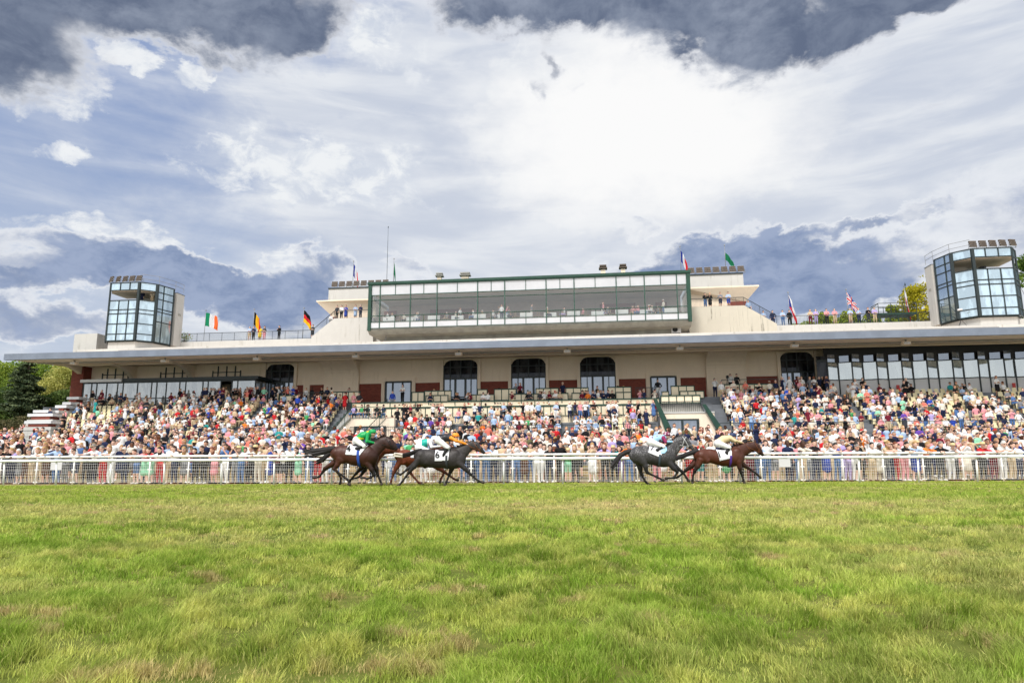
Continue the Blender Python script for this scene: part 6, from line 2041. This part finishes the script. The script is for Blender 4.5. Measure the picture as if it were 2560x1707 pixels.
H6, w6, _ = racehorse(dict(ox=960, muscle=[(850, 800, 960, 940, .20, .14), (1620, 780, 1590, 980, .18, .14)], y=27.45, label='dark grey racehorse with number 6 cloth and white-tipped tail, neck outstretched', mat=C_grey, col=(50, 46, 46), leg=(22, 20, 20), hair=M_hair_black, tailhair=M_hair_black, paletip=(430, 700),
    trunk=[(800, 690, 790, 940), (900, 655, 890, 1040), (1060, 665, 1060, 1070), (1240, 690, 1240, 1080), (1400, 690, 1400, 1090), (1540, 650, 1560, 1105), (1650, 700, 1670, 1085)],
    neck=[(1470, 650, 1700, 1040), (1600, 620, 1800, 930), (1740, 570, 1870, 820), (1870, 510, 1940, 720), (1970, 460, 1990, 650)],
    head=[(2000, 450, 2000, 650), (2090, 480, 2060, 690), (2190, 590, 2150, 720), (2275, 690, 2235, 765)], ears=[(2020, 455), (1985, 415)], eye=(2085, 560), muzzle=(2275, 730),
    legs=[('n', HL, [(800, 880), (700, 1040), (590, 1160), (510, 1270), (430, 1380), (385, 1435), (355, 1460)]),
          ('f', HL, [(790, 900), (660, 1010), (530, 1100), (430, 1180), (360, 1230), (325, 1222), (298, 1205)]),
          ('n', FLg, [(1690, 960), (1830, 1090), (1960, 1220), (2060, 1310), (2150, 1375), (2195, 1395), (2230, 1400)]),
          ('f', FLg, [(1560, 990), (1515, 1120), (1465, 1240), (1435, 1320), (1405, 1390), (1393, 1430), (1383, 1455)])],
    mane=[(1560, 630), (1720, 575), (1860, 520), (1960, 465)], tail=[(830, 690), (700, 720), (560, 770), (420, 800), (240, 780)], tailw=.07,
    cloth=[(1168, 640), (1500, 640), (1470, 915), (1168, 925)], girth=[(1400, 800), (1455, 800), (1450, 1110), (1405, 1110)], girthm=mat('girth_charcoal', (52, 56, 60), .7),
    saddle=[(1280, 675), (1460, 665)], bridle=[[(2010, 480), (2120, 640), (2190, 700)], [(2190, 610), (2160, 710)], [(1900, 560), (1990, 630)]], bridlem=M_leather,
    reins=[(2170, 690), (2000, 620), (1870, 545)], num=('6', (1225, 790), .36, 0)))
jockey(dict(label='jockey in black silks with orange sleeves and orange cap on number six', head=(1620, 375), shoulder=(1530, 405), hip=(1250, 440), elbow=(1640, 470), hand=(1850, 535), knee=(1455, 620), ankle=(1370, 770), toe=(1355, 825),
            silk=S_black, sleeve=S_orange, cap=S_orange), w6, 27.45)

HG, wg, _ = racehorse(dict(ox=1510, muscle=[(740, 760, 860, 930, .20, .15), (1420, 720, 1440, 930, .16, .13)], y=27.5, label='dapple grey racehorse with white bridle chasing the leader, black tail', mat=C_dap, col=(60, 58, 60), leg=(20, 19, 20), hair=M_hair_black, tailhair=M_hair_black,
    trunk=[(670, 650, 670, 900), (780, 585, 790, 1000), (920, 585, 930, 990), (1060, 605, 1060, 1000), (1200, 600, 1200, 1030), (1340, 580, 1350, 1065), (1430, 650, 1440, 1040)],
    neck=[(1300, 570, 1500, 960), (1440, 520, 1600, 840), (1560, 450, 1660, 730), (1650, 380, 1730, 640), (1740, 330, 1790, 570)],
    head=[(1760, 320, 1780, 590), (1850, 380, 1820, 610), (1940, 490, 1900, 640), (2015, 595, 1975, 675)], ears=[(1755, 335), (1690, 345)], eye=(1850, 440), muzzle=(2010, 640),
    legs=[('f', HL, [(780, 900), (830, 1080), (860, 1210), (910, 1320), (965, 1400), (1000, 1435), (1030, 1450)]),
          ('n', HL, [(860, 880), (920, 1040), (955, 1180), (1080, 1240), (1190, 1290), (1250, 1320), (1305, 1345)]),
          ('n', FLg, [(1450, 960), (1560, 1090), (1640, 1170), (1600, 1240), (1550, 1300), (1475, 1310), (1400, 1310)]),
          ('f', FLg, [(1530, 950), (1660, 1070), (1780, 1160), (1840, 1230), (1885, 1300), (1910, 1335), (1930, 1360)])],
    mane=[(1430, 520), (1560, 440), (1650, 375), (1740, 325)], tail=[(590, 700), (480, 730), (370, 800), (270, 920), (180, 1050)], tailw=.09,
    cloth=[(1030, 540), (1360, 540), (1330, 700), (1220, 840), (965, 735)], girth=[(1200, 780), (1250, 780), (1245, 1050), (1200, 1050)], girthm=mat('girth_grey', (70, 84, 96), .7),
    cloth2=([(1250, 560), (1370, 560), (1390, 690), (1330, 755), (1240, 760)], S_ltblue),
    saddle=[(1150, 590), (1320, 580)], bridle=[[(1750, 370), (1800, 430), (1900, 600)], [(1800, 430), (1850, 380)], [(1800, 430), (1760, 580), (1890, 605)]], bridlem=M_panel,
    reins=[(1890, 605), (1760, 580), (1540, 500)], num=('7', (1052, 640), .24, -.35)))
jockey(dict(label='jockey in light blue silks with maroon spots and spotted cap on the dapple grey', head=(1425, 350), shoulder=(1320, 400), hip=(1070, 480), elbow=(1370, 490), hand=(1525, 490), knee=(1310, 600), ankle=(1170, 680), toe=(1200, 740),
            silk=S_blue, sleeve=S_maroon, fore=S_ltblue, cap=S_mspot), wg, 27.5)

H1, w1, _ = racehorse(dict(ox=1680, muscle=[(650, 800, 760, 910, .20, .14), (1440, 720, 1480, 920, .16, .13)], y=28.3, label='bay racehorse with number 1 cloth and purple girth leading at full stretch', mat=C_bay2, col=(84, 44, 30), leg=(20, 15, 15), fore=(1450, .5), hair=M_hair_black, tailhair=M_hair_black,
    trunk=[(610, 680, 600, 930), (720, 650, 710, 980), (870, 655, 860, 960), (1010, 680, 1010, 1000), (1160, 680, 1160, 1040), (1310, 620, 1320, 1055), (1430, 650, 1450, 1040), (1490, 730, 1500, 1000)],
    neck=[(1300, 580, 1520, 960), (1430, 560, 1620, 850), (1560, 530, 1700, 790), (1690, 500, 1780, 740), (1830, 480, 1850, 700)],
    head=[(1850, 480, 1850, 700), (1930, 520, 1900, 720), (2000, 640, 1960, 770), (2065, 745, 2020, 815)], ears=[(1870, 490), (1885, 440)], eye=(1925, 590), muzzle=(2060, 790),
    legs=[('n', HL, [(620, 900), (560, 1040), (490, 1140), (455, 1250), (443, 1350), (442, 1390), (443, 1415)]),
          ('f', HL, [(590, 900), (460, 1040), (330, 1140), (240, 1220), (160, 1280), (120, 1300), (85, 1305)]),
          ('n', FLg, [(1470, 940), (1505, 1070), (1530, 1180), (1560, 1270), (1588, 1350), (1598, 1380), (1605, 1400)]),
          ('f', FLg, [(1540, 930), (1670, 1030), (1790, 1110), (1880, 1170), (1955, 1225), (1985, 1255), (2010, 1280)])],
    mane=[(1400, 560), (1560, 520), (1700, 470), (1840, 450)], tail=[(560, 690), (450, 730), (340, 770), (220, 820), (80, 870)], tailw=.06,
    cloth=[(960, 610), (1300, 610), (1300, 850), (1250, 870), (1040, 920)], girth=[(1255, 800), (1305, 800), (1300, 1070), (1262, 1070)], girthm=mat('girth_purple', (80, 44, 140), .7),
    saddle=[(1130, 650), (1310, 600)], bridle=[[(1860, 520), (1930, 650), (1960, 720)], [(1960, 640), (1940, 740)], [(1650, 560), (1730, 660)]], bridlem=M_leather,
    reins=[(1960, 730), (1760, 640), (1560, 520)], num=('1', (1026, 785), .32, .25)))
J1 = jockey(dict(label='jockey in cream silks and navy cap driving the leading bay horse', head=(1385, 370), shoulder=(1300, 410), hip=(1050, 510), elbow=(1400, 470), hand=(1560, 505), knee=(1250, 620), ankle=(1190, 730), toe=(1220, 790),
                 silk=S_cream, sleeve=S_cream, cap=S_navy), w1, 28.3)
a = w1(1560, 490); b = w1(1860, 385)
wp = MB((a[0], 28.2, a[1])); wp.tube((a[0], 28.2, a[1]), (b[0], 28.2, b[1]), .010, .006, n=6)
q = wp.build('whip', M_black); q.location = (a[0], 28.2, a[1])
tag(q, 'thin black whip held out by the leading jockey', 'whip')

# ================================================================== THE REST OF THE CROWD
TOPS = ['white'] * 30 + ['off-white'] * 9 + ['pale blue'] * 12 + ['navy'] * 19 + ['black'] * 21 + ['pink'] * 9 + ['salmon'] * 3 + ['red'] * 4 + ['green', 'teal'] + ['beige'] * 6 + ['grey'] * 5 + \
       ['purple', 'lilac', 'lilac', 'denim blue', 'denim blue', 'royal blue', 'royal blue', 'khaki', 'orange', 'maroon', 'maroon', 'brown', 'mint', 'charcoal', 'charcoal']
BOTS = ['navy'] * 5 + ['black'] * 5 + ['white'] * 3 + ['beige'] * 5 + ['denim blue'] * 5 + ['grey'] * 2 + ['charcoal'] * 2 + ['khaki']
SKINS = ['light'] * 12 + ['tan'] * 4 + ['brown', 'dark']
STPOSE = ['stand', 'cross', 'cross', 'phone', 'clap', 'hip', 'stand', 'stride', 'cross']


def rnd_person():
    fem = random.random() < .42
    kind = random.choice(['d', 'w', 'd']) if fem else random.choice(['m', 'm', 's'])
    top = random.choice(TOPS); bot = random.choice(BOTS)
    if kind == 'd' and random.random() < .7: bot = top
    hair = random.choice(['brown', 'brown', 'black', 'grey', 'white', 'blond'] if not fem else ['brown', 'brown', 'blond', 'blond', 'black', 'auburn'])
    ls = random.random() < (.45 if top in ('white', 'navy', 'black', 'pale blue', 'charcoal') else .1)
    return kind, ls, top, bot, hair, random.choice(SKINS), random.random() < .4, random.choice(['hat', 'cap', 'cap']) if random.random() < .15 else None


# standing people on the flat and the sloping terrace
STAND = []
y = 32.0
row = 0
while y < 43.5:
    hw = y * 0.80 + 8
    x = -hw + random.random()
    while x < hw:
        yy = y + random.uniform(-.6, .6) + (rail_y(x) - 28.9) * max(0, 1 - row / 8)
        xx = x + random.uniform(-.16, .16)
        loc = Vector((xx, yy, 0)) - BO
        yb = loc.dot(BN); xb_ = loc.dot(BE)
        edge = yb < -12.0
        keep = .93
        if xb_ < -50 + 0: keep = .45
        if edge and random.random() < keep: STAND.append((xx, yy, slope_z(yy) + .03 if yy > 33.3 else 0.0, row))
        x += random.uniform(.56, .96) * (1.1 if row < 1 else 1)
    y += 1.38
    row += 1

room = 300 - len(PEOPLE) - 6
STAND.sort(key=lambda p: p[1])
vis = []
rest = []
for p in STAND:
    u = 1280 + FPX * p[0] / (p[1] * .985)
    (vis if (-20 < u < 2580 and len(vis) < room) else rest).append((p, u))
for (x, yy, z, row), u in vis:
    kind, ls, top, bot, hair, sk, gl, hat = rnd_person()
    pose = random.choice(STPOSE)
    add_person(pose, kind, False, top, bot, hair, (x, yy, z), random.uniform(-.5, .5), 'second row ' + place_word(u) if row == 0 else 'further back ' + place_word(u), sk, gl, hat, scale=random.uniform(.93, 1.06))

# everybody else becomes one crowd: plain people with their own clothes, merged
batches = []


def crowd_add(pose, kind, ls, top, bot, hair, sk, loc, rz, hat, lod, sc=1.0):
    t = template(pose, kind, ls, lod); gl_ = random.random() < .3
    c, s = math.cos(rz) * sc, math.sin(rz) * sc
    V = t['V']
    X = V[:, 0] * c - V[:, 1] * s + loc[0]; Y = V[:, 0] * s + V[:, 1] * c + loc[1]; Z = V[:, 2] * sc + loc[2]
    pal = np.array([lin({'light': (228, 186, 166), 'tan': (212, 162, 136), 'brown': (140, 92, 66), 'dark': (84, 56, 44)}[sk]), lin(CLOTH[top]), lin(CLOTH[bot]), lin((70, 60, 56)), lin(HAIR[hair]) if not hat else lin((226, 214, 188) if hat == 'hat' else random.choice([(236, 236, 236), (40, 50, 90), (190, 40, 44)])), lin((36, 32, 34)) if gl_ else tuple(c_ * .62 for c_ in lin({'light': (228, 186, 166), 'tan': (212, 162, 136), 'brown': (140, 92, 66), 'dark': (84, 56, 44)}[sk]))])
    batches.append((np.stack([X, Y, Z], 1), t['Q'], pal[t['reg']]))


for (x, yy, z, row), u in rest:
    if not (-520 < u < 3060): continue
    kind, ls, top, bot, hair, sk, gl, hat = rnd_person()
    crowd_add(random.choice(STPOSE), kind, ls and kind == 'm', top, bot, hair, sk, (x, yy, z), random.uniform(-.5, .5), hat, 1 if yy < 42 else 2, random.uniform(.93, 1.06))

EMPTY = []
TAKEN = []
for (x, i, nm_) in SEATS:
    p = .78
    if nm_ == 'left':
        p = .88 if i < 6 else .8
        if x < xs0 + 8: p = .42 if i > 2 else .7
    if nm_ == 'right':
        p = .92 if x < xr0 + 13 else (.86 if i < 3 else .55 if i < 6 else .45)
    if nm_ == 'centre': p = .84
    if random.random() < p:
        TAKEN.append((x, i, nm_))
        kind, ls, top, bot, hair, sk, gl, hat = rnd_person()
        standing = random.random() < (.30 if nm_ == 'right' else .16)
        pose = random.choice(STPOSE) if standing else random.choice(['sit', 'sit', 'sitcross', 'sitphone'])
        crowd_add(pose, kind, ls and kind == 'm', top, bot, hair, sk, W(x + random.uniform(-.06, .06), row_y(i) + (.42 if not standing else .12), row_z(i) - (0.05 if not standing else 0)), -PHI + random.uniform(-.35, .35), hat, 2, random.uniform(.94, 1.05))
    else:
        EMPTY.append((x, i, nm_))
# upper landing, boxes, platform
def scatter(u0, u1, yb, z, n, poses, dark=.6, jit=.3):
    for k_ in range(n):
        u = random.uniform(u0, u1)
        kind, ls, top, bot, hair, sk, gl, hat = rnd_person()
        if random.random() < dark: top = random.choice(['navy', 'black', 'charcoal', 'black', 'white', 'maroon']); bot = random.choice(['navy', 'black', 'charcoal', 'beige']); ls = True
        crowd_add(random.choice(poses), kind, ls and kind == 'm', top, bot, hair, sk, W(bx(u, yb, 990), yb + random.uniform(-jit, jit), z), -PHI + random.uniform(-.5, .5), hat, 2)


scatter(212, 500, -3.6, 6.5, 12, ['sit', 'stand', 'sitcross'])
scatter(500, 740, -3.6, 6.5, 40, ['stand', 'cross', 'hip', 'phone'], .75, .6)
scatter(740, 830, -4.0, 6.3, 6, ['sit', 'stand'], .5)
scatter(1950, 2070, -3.6, 6.5, 14, ['stand', 'cross', 'phone'], .8, .5)
scatter(1060, 1640, -5.1, 5.9, 28, ['sit', 'sitcross', 'sitphone'], .7, .1)
scatter(980, 1640, -6.5, 4.75, 38, ['sit', 'sit', 'sitphone'], .6, .1)
scatter(880, 960, -10.4, 4.45, 8, ['sit'], .4, .1)
scatter(1060, 1640, -3.3, 6.45, 9, ['sit', 'stand'], .9, .2)
scatter(980, 1640, -8.3, 4.2, 46, ['stand', 'cross', 'hip', 'phone', 'sit'], .3, .25)
for k_ in range(34):                                   # diners behind the restaurant glass
    kind, ls, top, bot, hair, sk, gl, hat = rnd_person()
    x = random.uniform(rx0 + 1.5, rx1 - 1.5)
    crowd_add(random.choice(['sit', 'sit', 'sit', 'stand']), kind, False, random.choice(['white', 'white', 'off-white', 'pink', 'grey', 'beige']), bot, hair, sk, W(x, random.uniform(2.5, 3.6), 15.5), random.uniform(-2, 2), None, 2)
V = np.concatenate([b[0] for b in batches]); offs = np.cumsum([0] + [len(b[0]) for b in batches[:-1]])
F = np.concatenate([b[1] + o for b, o in zip(batches, offs)]); CC = np.concatenate([b[2] for b in batches])
tag(link('crowd', np_mesh('crowd', V, F, mat_attr('crowd_clothes', .85, .2, .22, 9.0), True, CC.astype(np.float32))), kind='stuff', label='packed crowd of spectators further back and in the stand', cat='crowd')
print('crowd', len(batches), 'faces', len(F), 'individuals', len(PEOPLE))

# empty seats are parts of the stand: the 100 that show largest one by one, the others as one part
sme = bpy.data.meshes.new('seat'); sme.from_pydata([tuple(v) for v in seat_v], [], seat_f); sme.materials.append(M_seat)
EMPTY.sort(key=lambda s_: -(s_[0] + (0 if s_[2] != 'left' else 6)))
EMPTY.sort(key=lambda s_: W(s_[0], row_y(s_[1]), 0).y)
for k_, (x, i, nm_) in enumerate(EMPTY[:100]):
    c = bpy.data.objects.new('seat', sme); COL.objects.link(c); c.parent = SB
    c.location = (x, row_y(i) + .45 + 11, row_z(i))
sv = []; sf = []
for (x, i, nm_) in EMPTY[100:] + TAKEN:
    b0 = len(sv); sv += [(v.x + x, v.y + row_y(i) + .45 + 11, v.z + row_z(i)) for v in seat_v]; sf += [tuple(a_ + b0 for a_ in f_) for f_ in seat_f]
o = mesh_obj('seat', sv, sf, M_seat, SB); o['kind'] = 'stuff'

# ================================================================== TREES
def leaf_mesh(C, size, cols, flat=0.0):
    """quads of leaf clumps at points C (n,3) with per-leaf colours"""
    n = len(C)
    a = rng.normal(size=(n, 3)); a[:, 2] *= (1 - flat); a /= np.linalg.norm(a, axis=1, keepdims=True)
    b = np.cross(a, rng.normal(size=(n, 3))); b /= np.linalg.norm(b, axis=1, keepdims=True)
    s = size * (0.6 + 0.8 * rng.random(n))[:, None]
    V = np.stack([C - a * s * .5, C - b * s * .35, C + a * s * .5, C + b * s * .35], 1).reshape(-1, 3)
    return V, np.arange(n * 4).reshape(-1, 4), cols


M_leaf = mat_attr('foliage', 0.6, 0.25, 0.2, 2.0, trans=0.3)
M_bark = mat('bark_grey', (112, 98, 86), 0.9, 0.3, 4.0, bump=0.5)
M_bark2 = mat('bark_pale', (170, 160, 140), 0.9, 0.3, 4.0)


def broadleaf(x, y, z, h, r, col1, col2, label, n=9000, size=.3, cat='tree', group='trees around the stand', pale=False, gappy=0.5):
    t = thing('broadleaf_tree', label, cat, (x, y, z), 0, group)
    tr = MB()
    tr.tube((0, 0, -.3), (0.1, 0, h * .45), r * .06 + .08, r * .035 + .05)
    limbs = []
    for i in range(9):
        a = i * 2.4; e = (math.cos(a) * r * random.uniform(.35, .7), math.sin(a) * r * random.uniform(.35, .7), h * random.uniform(.55, .9))
        tr.tube((0.1 * .8, 0, h * random.uniform(.25, .45)), e, r * .025 + .03, .02, n=6); limbs.append(e)
    tr.build('trunk', M_bark2 if pale else M_bark, t)
    # foliage lumps spread through the crown volume
    K_ = 26
    cen = []
    for i in range(K_):
        a = rng.random() * 6.283; q = math.sqrt(rng.random()); zz = rng.random()
        env = math.sin(math.pi * (0.12 + 0.86 * zz)) ** .6
        cen.append((math.cos(a) * r * q * env * .85, math.sin(a) * r * q * env * .85, h * (.28 + .72 * zz)))
    cen = np.array(cen); rad = r * (.22 + .2 * rng.random(K_))
    idx = rng.integers(0, K_, n)
    d = rng.normal(size=(n, 3)); d /= np.linalg.norm(d, axis=1, keepdims=True)
    rr = rad[idx] * (0.55 + .55 * rng.random(n) ** .5)
    C = cen[idx] + d * rr[:, None] * np.array((1, 1, .75))
    lump = vnoise(C[:, 0] * 1.2 + 50, C[:, 2] * 1.2 + C[:, 1] + 50, 5, 3)
    keep = lump > .25 + .2 * gappy * rng.random(n)
    C = C[keep]; f = rng.random(len(C)) * .5 + .5 * (idx[keep] % 5) / 4
    cols = np.array(lin(col1)) * (1 - f[:, None]) + np.array(lin(col2)) * f[:, None]
    V, F, c = leaf_mesh(C, size, cols)
    link('crown', np_mesh('crown', V, F, M_leaf, False, c.astype(np.float32)), t)
    return t


def conifer(x, y, z, h, r, label):
    t = thing('conifer_tree', label, 'tree', (x, y, z), 0, 'trees around the stand')
    tr = MB(); tr.tube((0, 0, -.3), (.3, 0, h), .34, .05); Cs = []
    zz = h * .16
    while zz < h * .98:
        f = 1 - zz / h
        nb = int(6 + 5 * f)
        for i in range(nb):
            if random.random() < .18: continue
            a = random.random() * 6.283; L = r * (f ** .8) * random.uniform(.55, 1.1) + .25
            if zz < h * .22: L *= .5
            e = (math.cos(a) * L, math.sin(a) * L, zz - L * random.uniform(.02, .22))
            tr.tube((.3 * zz / h, 0, zz), e, .05, .012, n=5)
            n = int(75 * L)
            if zz < h * .2: n //= 4
            tt = rng.random(n) ** .8
            P = np.array((0, 0, zz)) + (np.array(e) - np.array((0, 0, zz))) * tt[:, None] + rng.normal(size=(n, 3)) * np.array((.20, .20, .06)) * (0.5 + .5 * L / r) * 1.3
            Cs.append(P)
        zz += h * .032
    tr.build('trunk', M_bark, t)
    C = np.concatenate(Cs); f = rng.random(len(C))[:, None]
    cols = np.array(lin((50, 70, 50))) * (1 - f) + np.array(lin((108, 120, 82))) * f
    V, F, c = leaf_mesh(C, .27, cols, .3)
    link('crown', np_mesh('crown', V, F, M_leaf, False, c.astype(np.float32)), t)


def tree_at(u, vbase, vtop, Y, r, c1, c2, label, **kw):
    p = at(u, vbase, Y); q = at(u, vtop, Y)
    return broadleaf(p.x, Y, p.z, q.z - p.z, r, c1, c2, label, **kw)


p = at(50, 1066, 76); q = at(64, 893, 76)
conifer(p.x, 76, p.z, q.z - p.z, 2.9, 'tall dark conifer with bare lower trunk left of the stand')
YG = (96, 124, 44), (156, 172, 70)
MG = (66, 98, 42), (124, 148, 62)
DG = (58, 82, 44), (110, 130, 66)
tree_at(150, 1060, 925, 84, 3.4, (150, 156, 76), (206, 200, 116), 'pale yellow-green birch between the conifer and the brick pier', n=15000, size=.20, pale=True)
tree_at(205, 1040, 915, 90, 3.6, *YG, 'light green tree partly behind the brick pier', n=9000)
tree_at(120, 1080, 1000, 79, 2.6, *MG, 'low green tree under the birch', n=9000, size=.25)
tree_at(10, 1080, 985, 82, 3.4, *DG, 'dark low tree at the left edge beside the conifer', n=9000, size=.25)
tree_at(165, 1060, 985, 80, 2.5, *DG, 'dark bushy tree near the white end blocks', n=9000, size=.25)
tree_at(-20, 1080, 922, 108, 5.5, *YG, 'bright yellow-green tree cut by the left edge', n=12000)
tree_at(50, 1080, 915, 122, 6.5, *MG, 'mid green wooded tree behind the conifer', n=14000, size=.4)
tree_at(125, 1080, 912, 118, 6.0, YG[0], YG[1], 'yellow-green rounded tree behind the birch', n=14000, size=.4)
tree_at(185, 1080, 918, 125, 6.0, *MG, 'mid green tree behind the light green one', n=12000, size=.4)
tree_at(-80, 1080, 915, 125, 7.0, *DG, 'dark green tree just beyond the left edge', n=10000, size=.4)
tree_at(12, 1090, 906, 150, 6, *DG, 'distant dark green treetop above the left edge', n=10000, size=.5)
# treetops behind the right roof deck
for i, (u, vt, r, lab) in enumerate([(2015, 808, 2.6, 'low green treetop behind the red and blue wedge flag'), (2065, 792, 3.2, 'green treetop behind the right deck spectators'), (2130, 783, 2.8, 'green treetop behind the crossed flag'), (2190, 790, 2.6, 'small treetop left of the camera platform'),
                                     (2245, 772, 2.4, 'green treetop behind the camera platform')]):
    tree_at(u, 930, vt, 100, r, (104, 132, 40), (176, 182, 58), lab, n=7000, size=.3, group='treetops behind the right deck')
tree_at(2312, 930, 722, 96, 3.4, (150, 150, 34), (206, 190, 48), 'yellow-leaved tree rising beside the right observation tower', n=9000, size=.28, gappy=1.3)
tree_at(2330, 930, 690, 94, 2.0, (150, 150, 34), (206, 190, 48), 'thin yellow branches just left of the white tower block', n=1800, size=.28, gappy=1.6)
tree_at(2625, 930, 640, 105, 4, *MG, 'dark green tree glimpsed beyond the right observation tower', n=9000, size=.4)
# earth bank under the wood on the left
V = []; F = []
nx = 24
for i in range(nx + 1):
    for j, (dy, dz) in enumerate(((0, 0), (7, 2.6), (16, 4.6), (40, 7.5), (90, 9))):
        x = -110 + i * 2.9
        V.append((x, 66 + dy, max(0, dz * min(1, max(0, (-41 - x) / 3)) + random.uniform(-.2, .2)) - .05))
for i in range(nx):
    for j in range(4):
        F.append((i * 5 + j, (i + 1) * 5 + j, (i + 1) * 5 + j + 1, i * 5 + j + 1))
mb = mat('bank_soil', (92, 88, 60), .95, .35, 1.5, bump=.6)
tag(mesh_obj('hillside', V, F, mb, None, True), kind='structure')
# leafy hedge plants on the bank
for i, (u, v) in enumerate([(18, 1070), (70, 1062), (118, 1058)]):
    p = at(u, v, 72)
    broadleaf(p.x, 72, p.z - 1.0, 1.7, 1.5, (60, 74, 40), (140, 128, 92), ['leafy shrub at the foot of the bank by the left edge', 'leafy shrub below the conifer trunk', 'leafy shrub beside the lowest white end block'][i], n=2600, size=.16, cat='shrub', group='shrubs on the bank')
# potted roses on the left deck
x = bx(458, 7, 840)
p = W(x, 7.4, DZ)
t = thing('planter', 'small leafy rose bush in a pot behind the left deck railing', 'plant', p)
MB().tube((0, 0, 0), (0, 0, .4), .2, .26, n=10).build('pot', M_conc, t)
C = rng.normal(size=(500, 3)) * np.array((.45, .2, .28)) + np.array((0, 0, .75)); f = rng.random((500, 1))
V, F, c = leaf_mesh(C, .11, np.where(rng.random((500, 1)) < .08, np.array(lin((220, 80, 60))), np.array(lin((110, 140, 60))) * (1 - f) + np.array(lin((190, 196, 90))) * f))
link('foliage', np_mesh('foliage', V, F, M_leaf, False, c.astype(np.float32)), t)

# television camera in the right tower and tripod on the roof edge
x, z = bx(2450, 2.4, 660), 18.9
t = bthing('television_camera', 'dark television camera on its mount in the right tower balcony', 'camera', x, 2.2, z)
o = (x, 2.2, z)
MB(o).box(x - .18, x + .18, 1.9, 2.6, z + .12, z + .42).build('camera_body', M_black, t)
MB(o).tube((x, 1.9, z + .28), (x, 1.6, z + .26), .1, .12).build('lens', M_black, t)
MB(o).tube((x, 2.2, z - .2), (x, 2.2, z + .12), .05).box(x - .3, x + .3, 2.4, 2.5, z + .3, z + .36).build('mount', M_steel, t)
x = bx(2403, 1.1, 800); z = 13.36
t = bthing('microphone_tripod', 'small tripod with fluffy microphone on the roof edge near the right tower', 'tripod', x, 1.12, z)
o = (x, 1.12, z)
b = MB(o)
for a in (0, 2.1, 4.2): b.tube((x, 1.12, z + .6), (x + .45 * math.cos(a), 1.12 + .1 * math.sin(a), z), .018, n=5)
b.tube((x, 1.12, z + .6), (x, 1.12, z + 1.5), .02, n=5)
b.build('stand', M_black, t)
MB(o).tube((x - .2, 1.12, z + 1.55), (x + .2, 1.12, z + 1.6), .09, .09).build('microphone', M_panel, t)
u0 = (1818, -2.8)
x = bx(1819, -3.1, 960)
t = bthing('tripod_camera', 'video camera on tripod beside the cameraman in white', 'camera', x, -3.1, 7.0)
o = (x, -3.1, 7.0)
b = MB(o)
for a in (0, 2.1, 4.2): b.tube((x, -3.1, 8.3), (x + .3 * math.cos(a), -3.1 + .3 * math.sin(a), 6.9), .02, n=5)
b.build('tripod', M_black, t)
MB(o).box(x - .09, x + .09, -3.4, -2.95, 8.3, 8.55).build('camera_body', M_black, t)
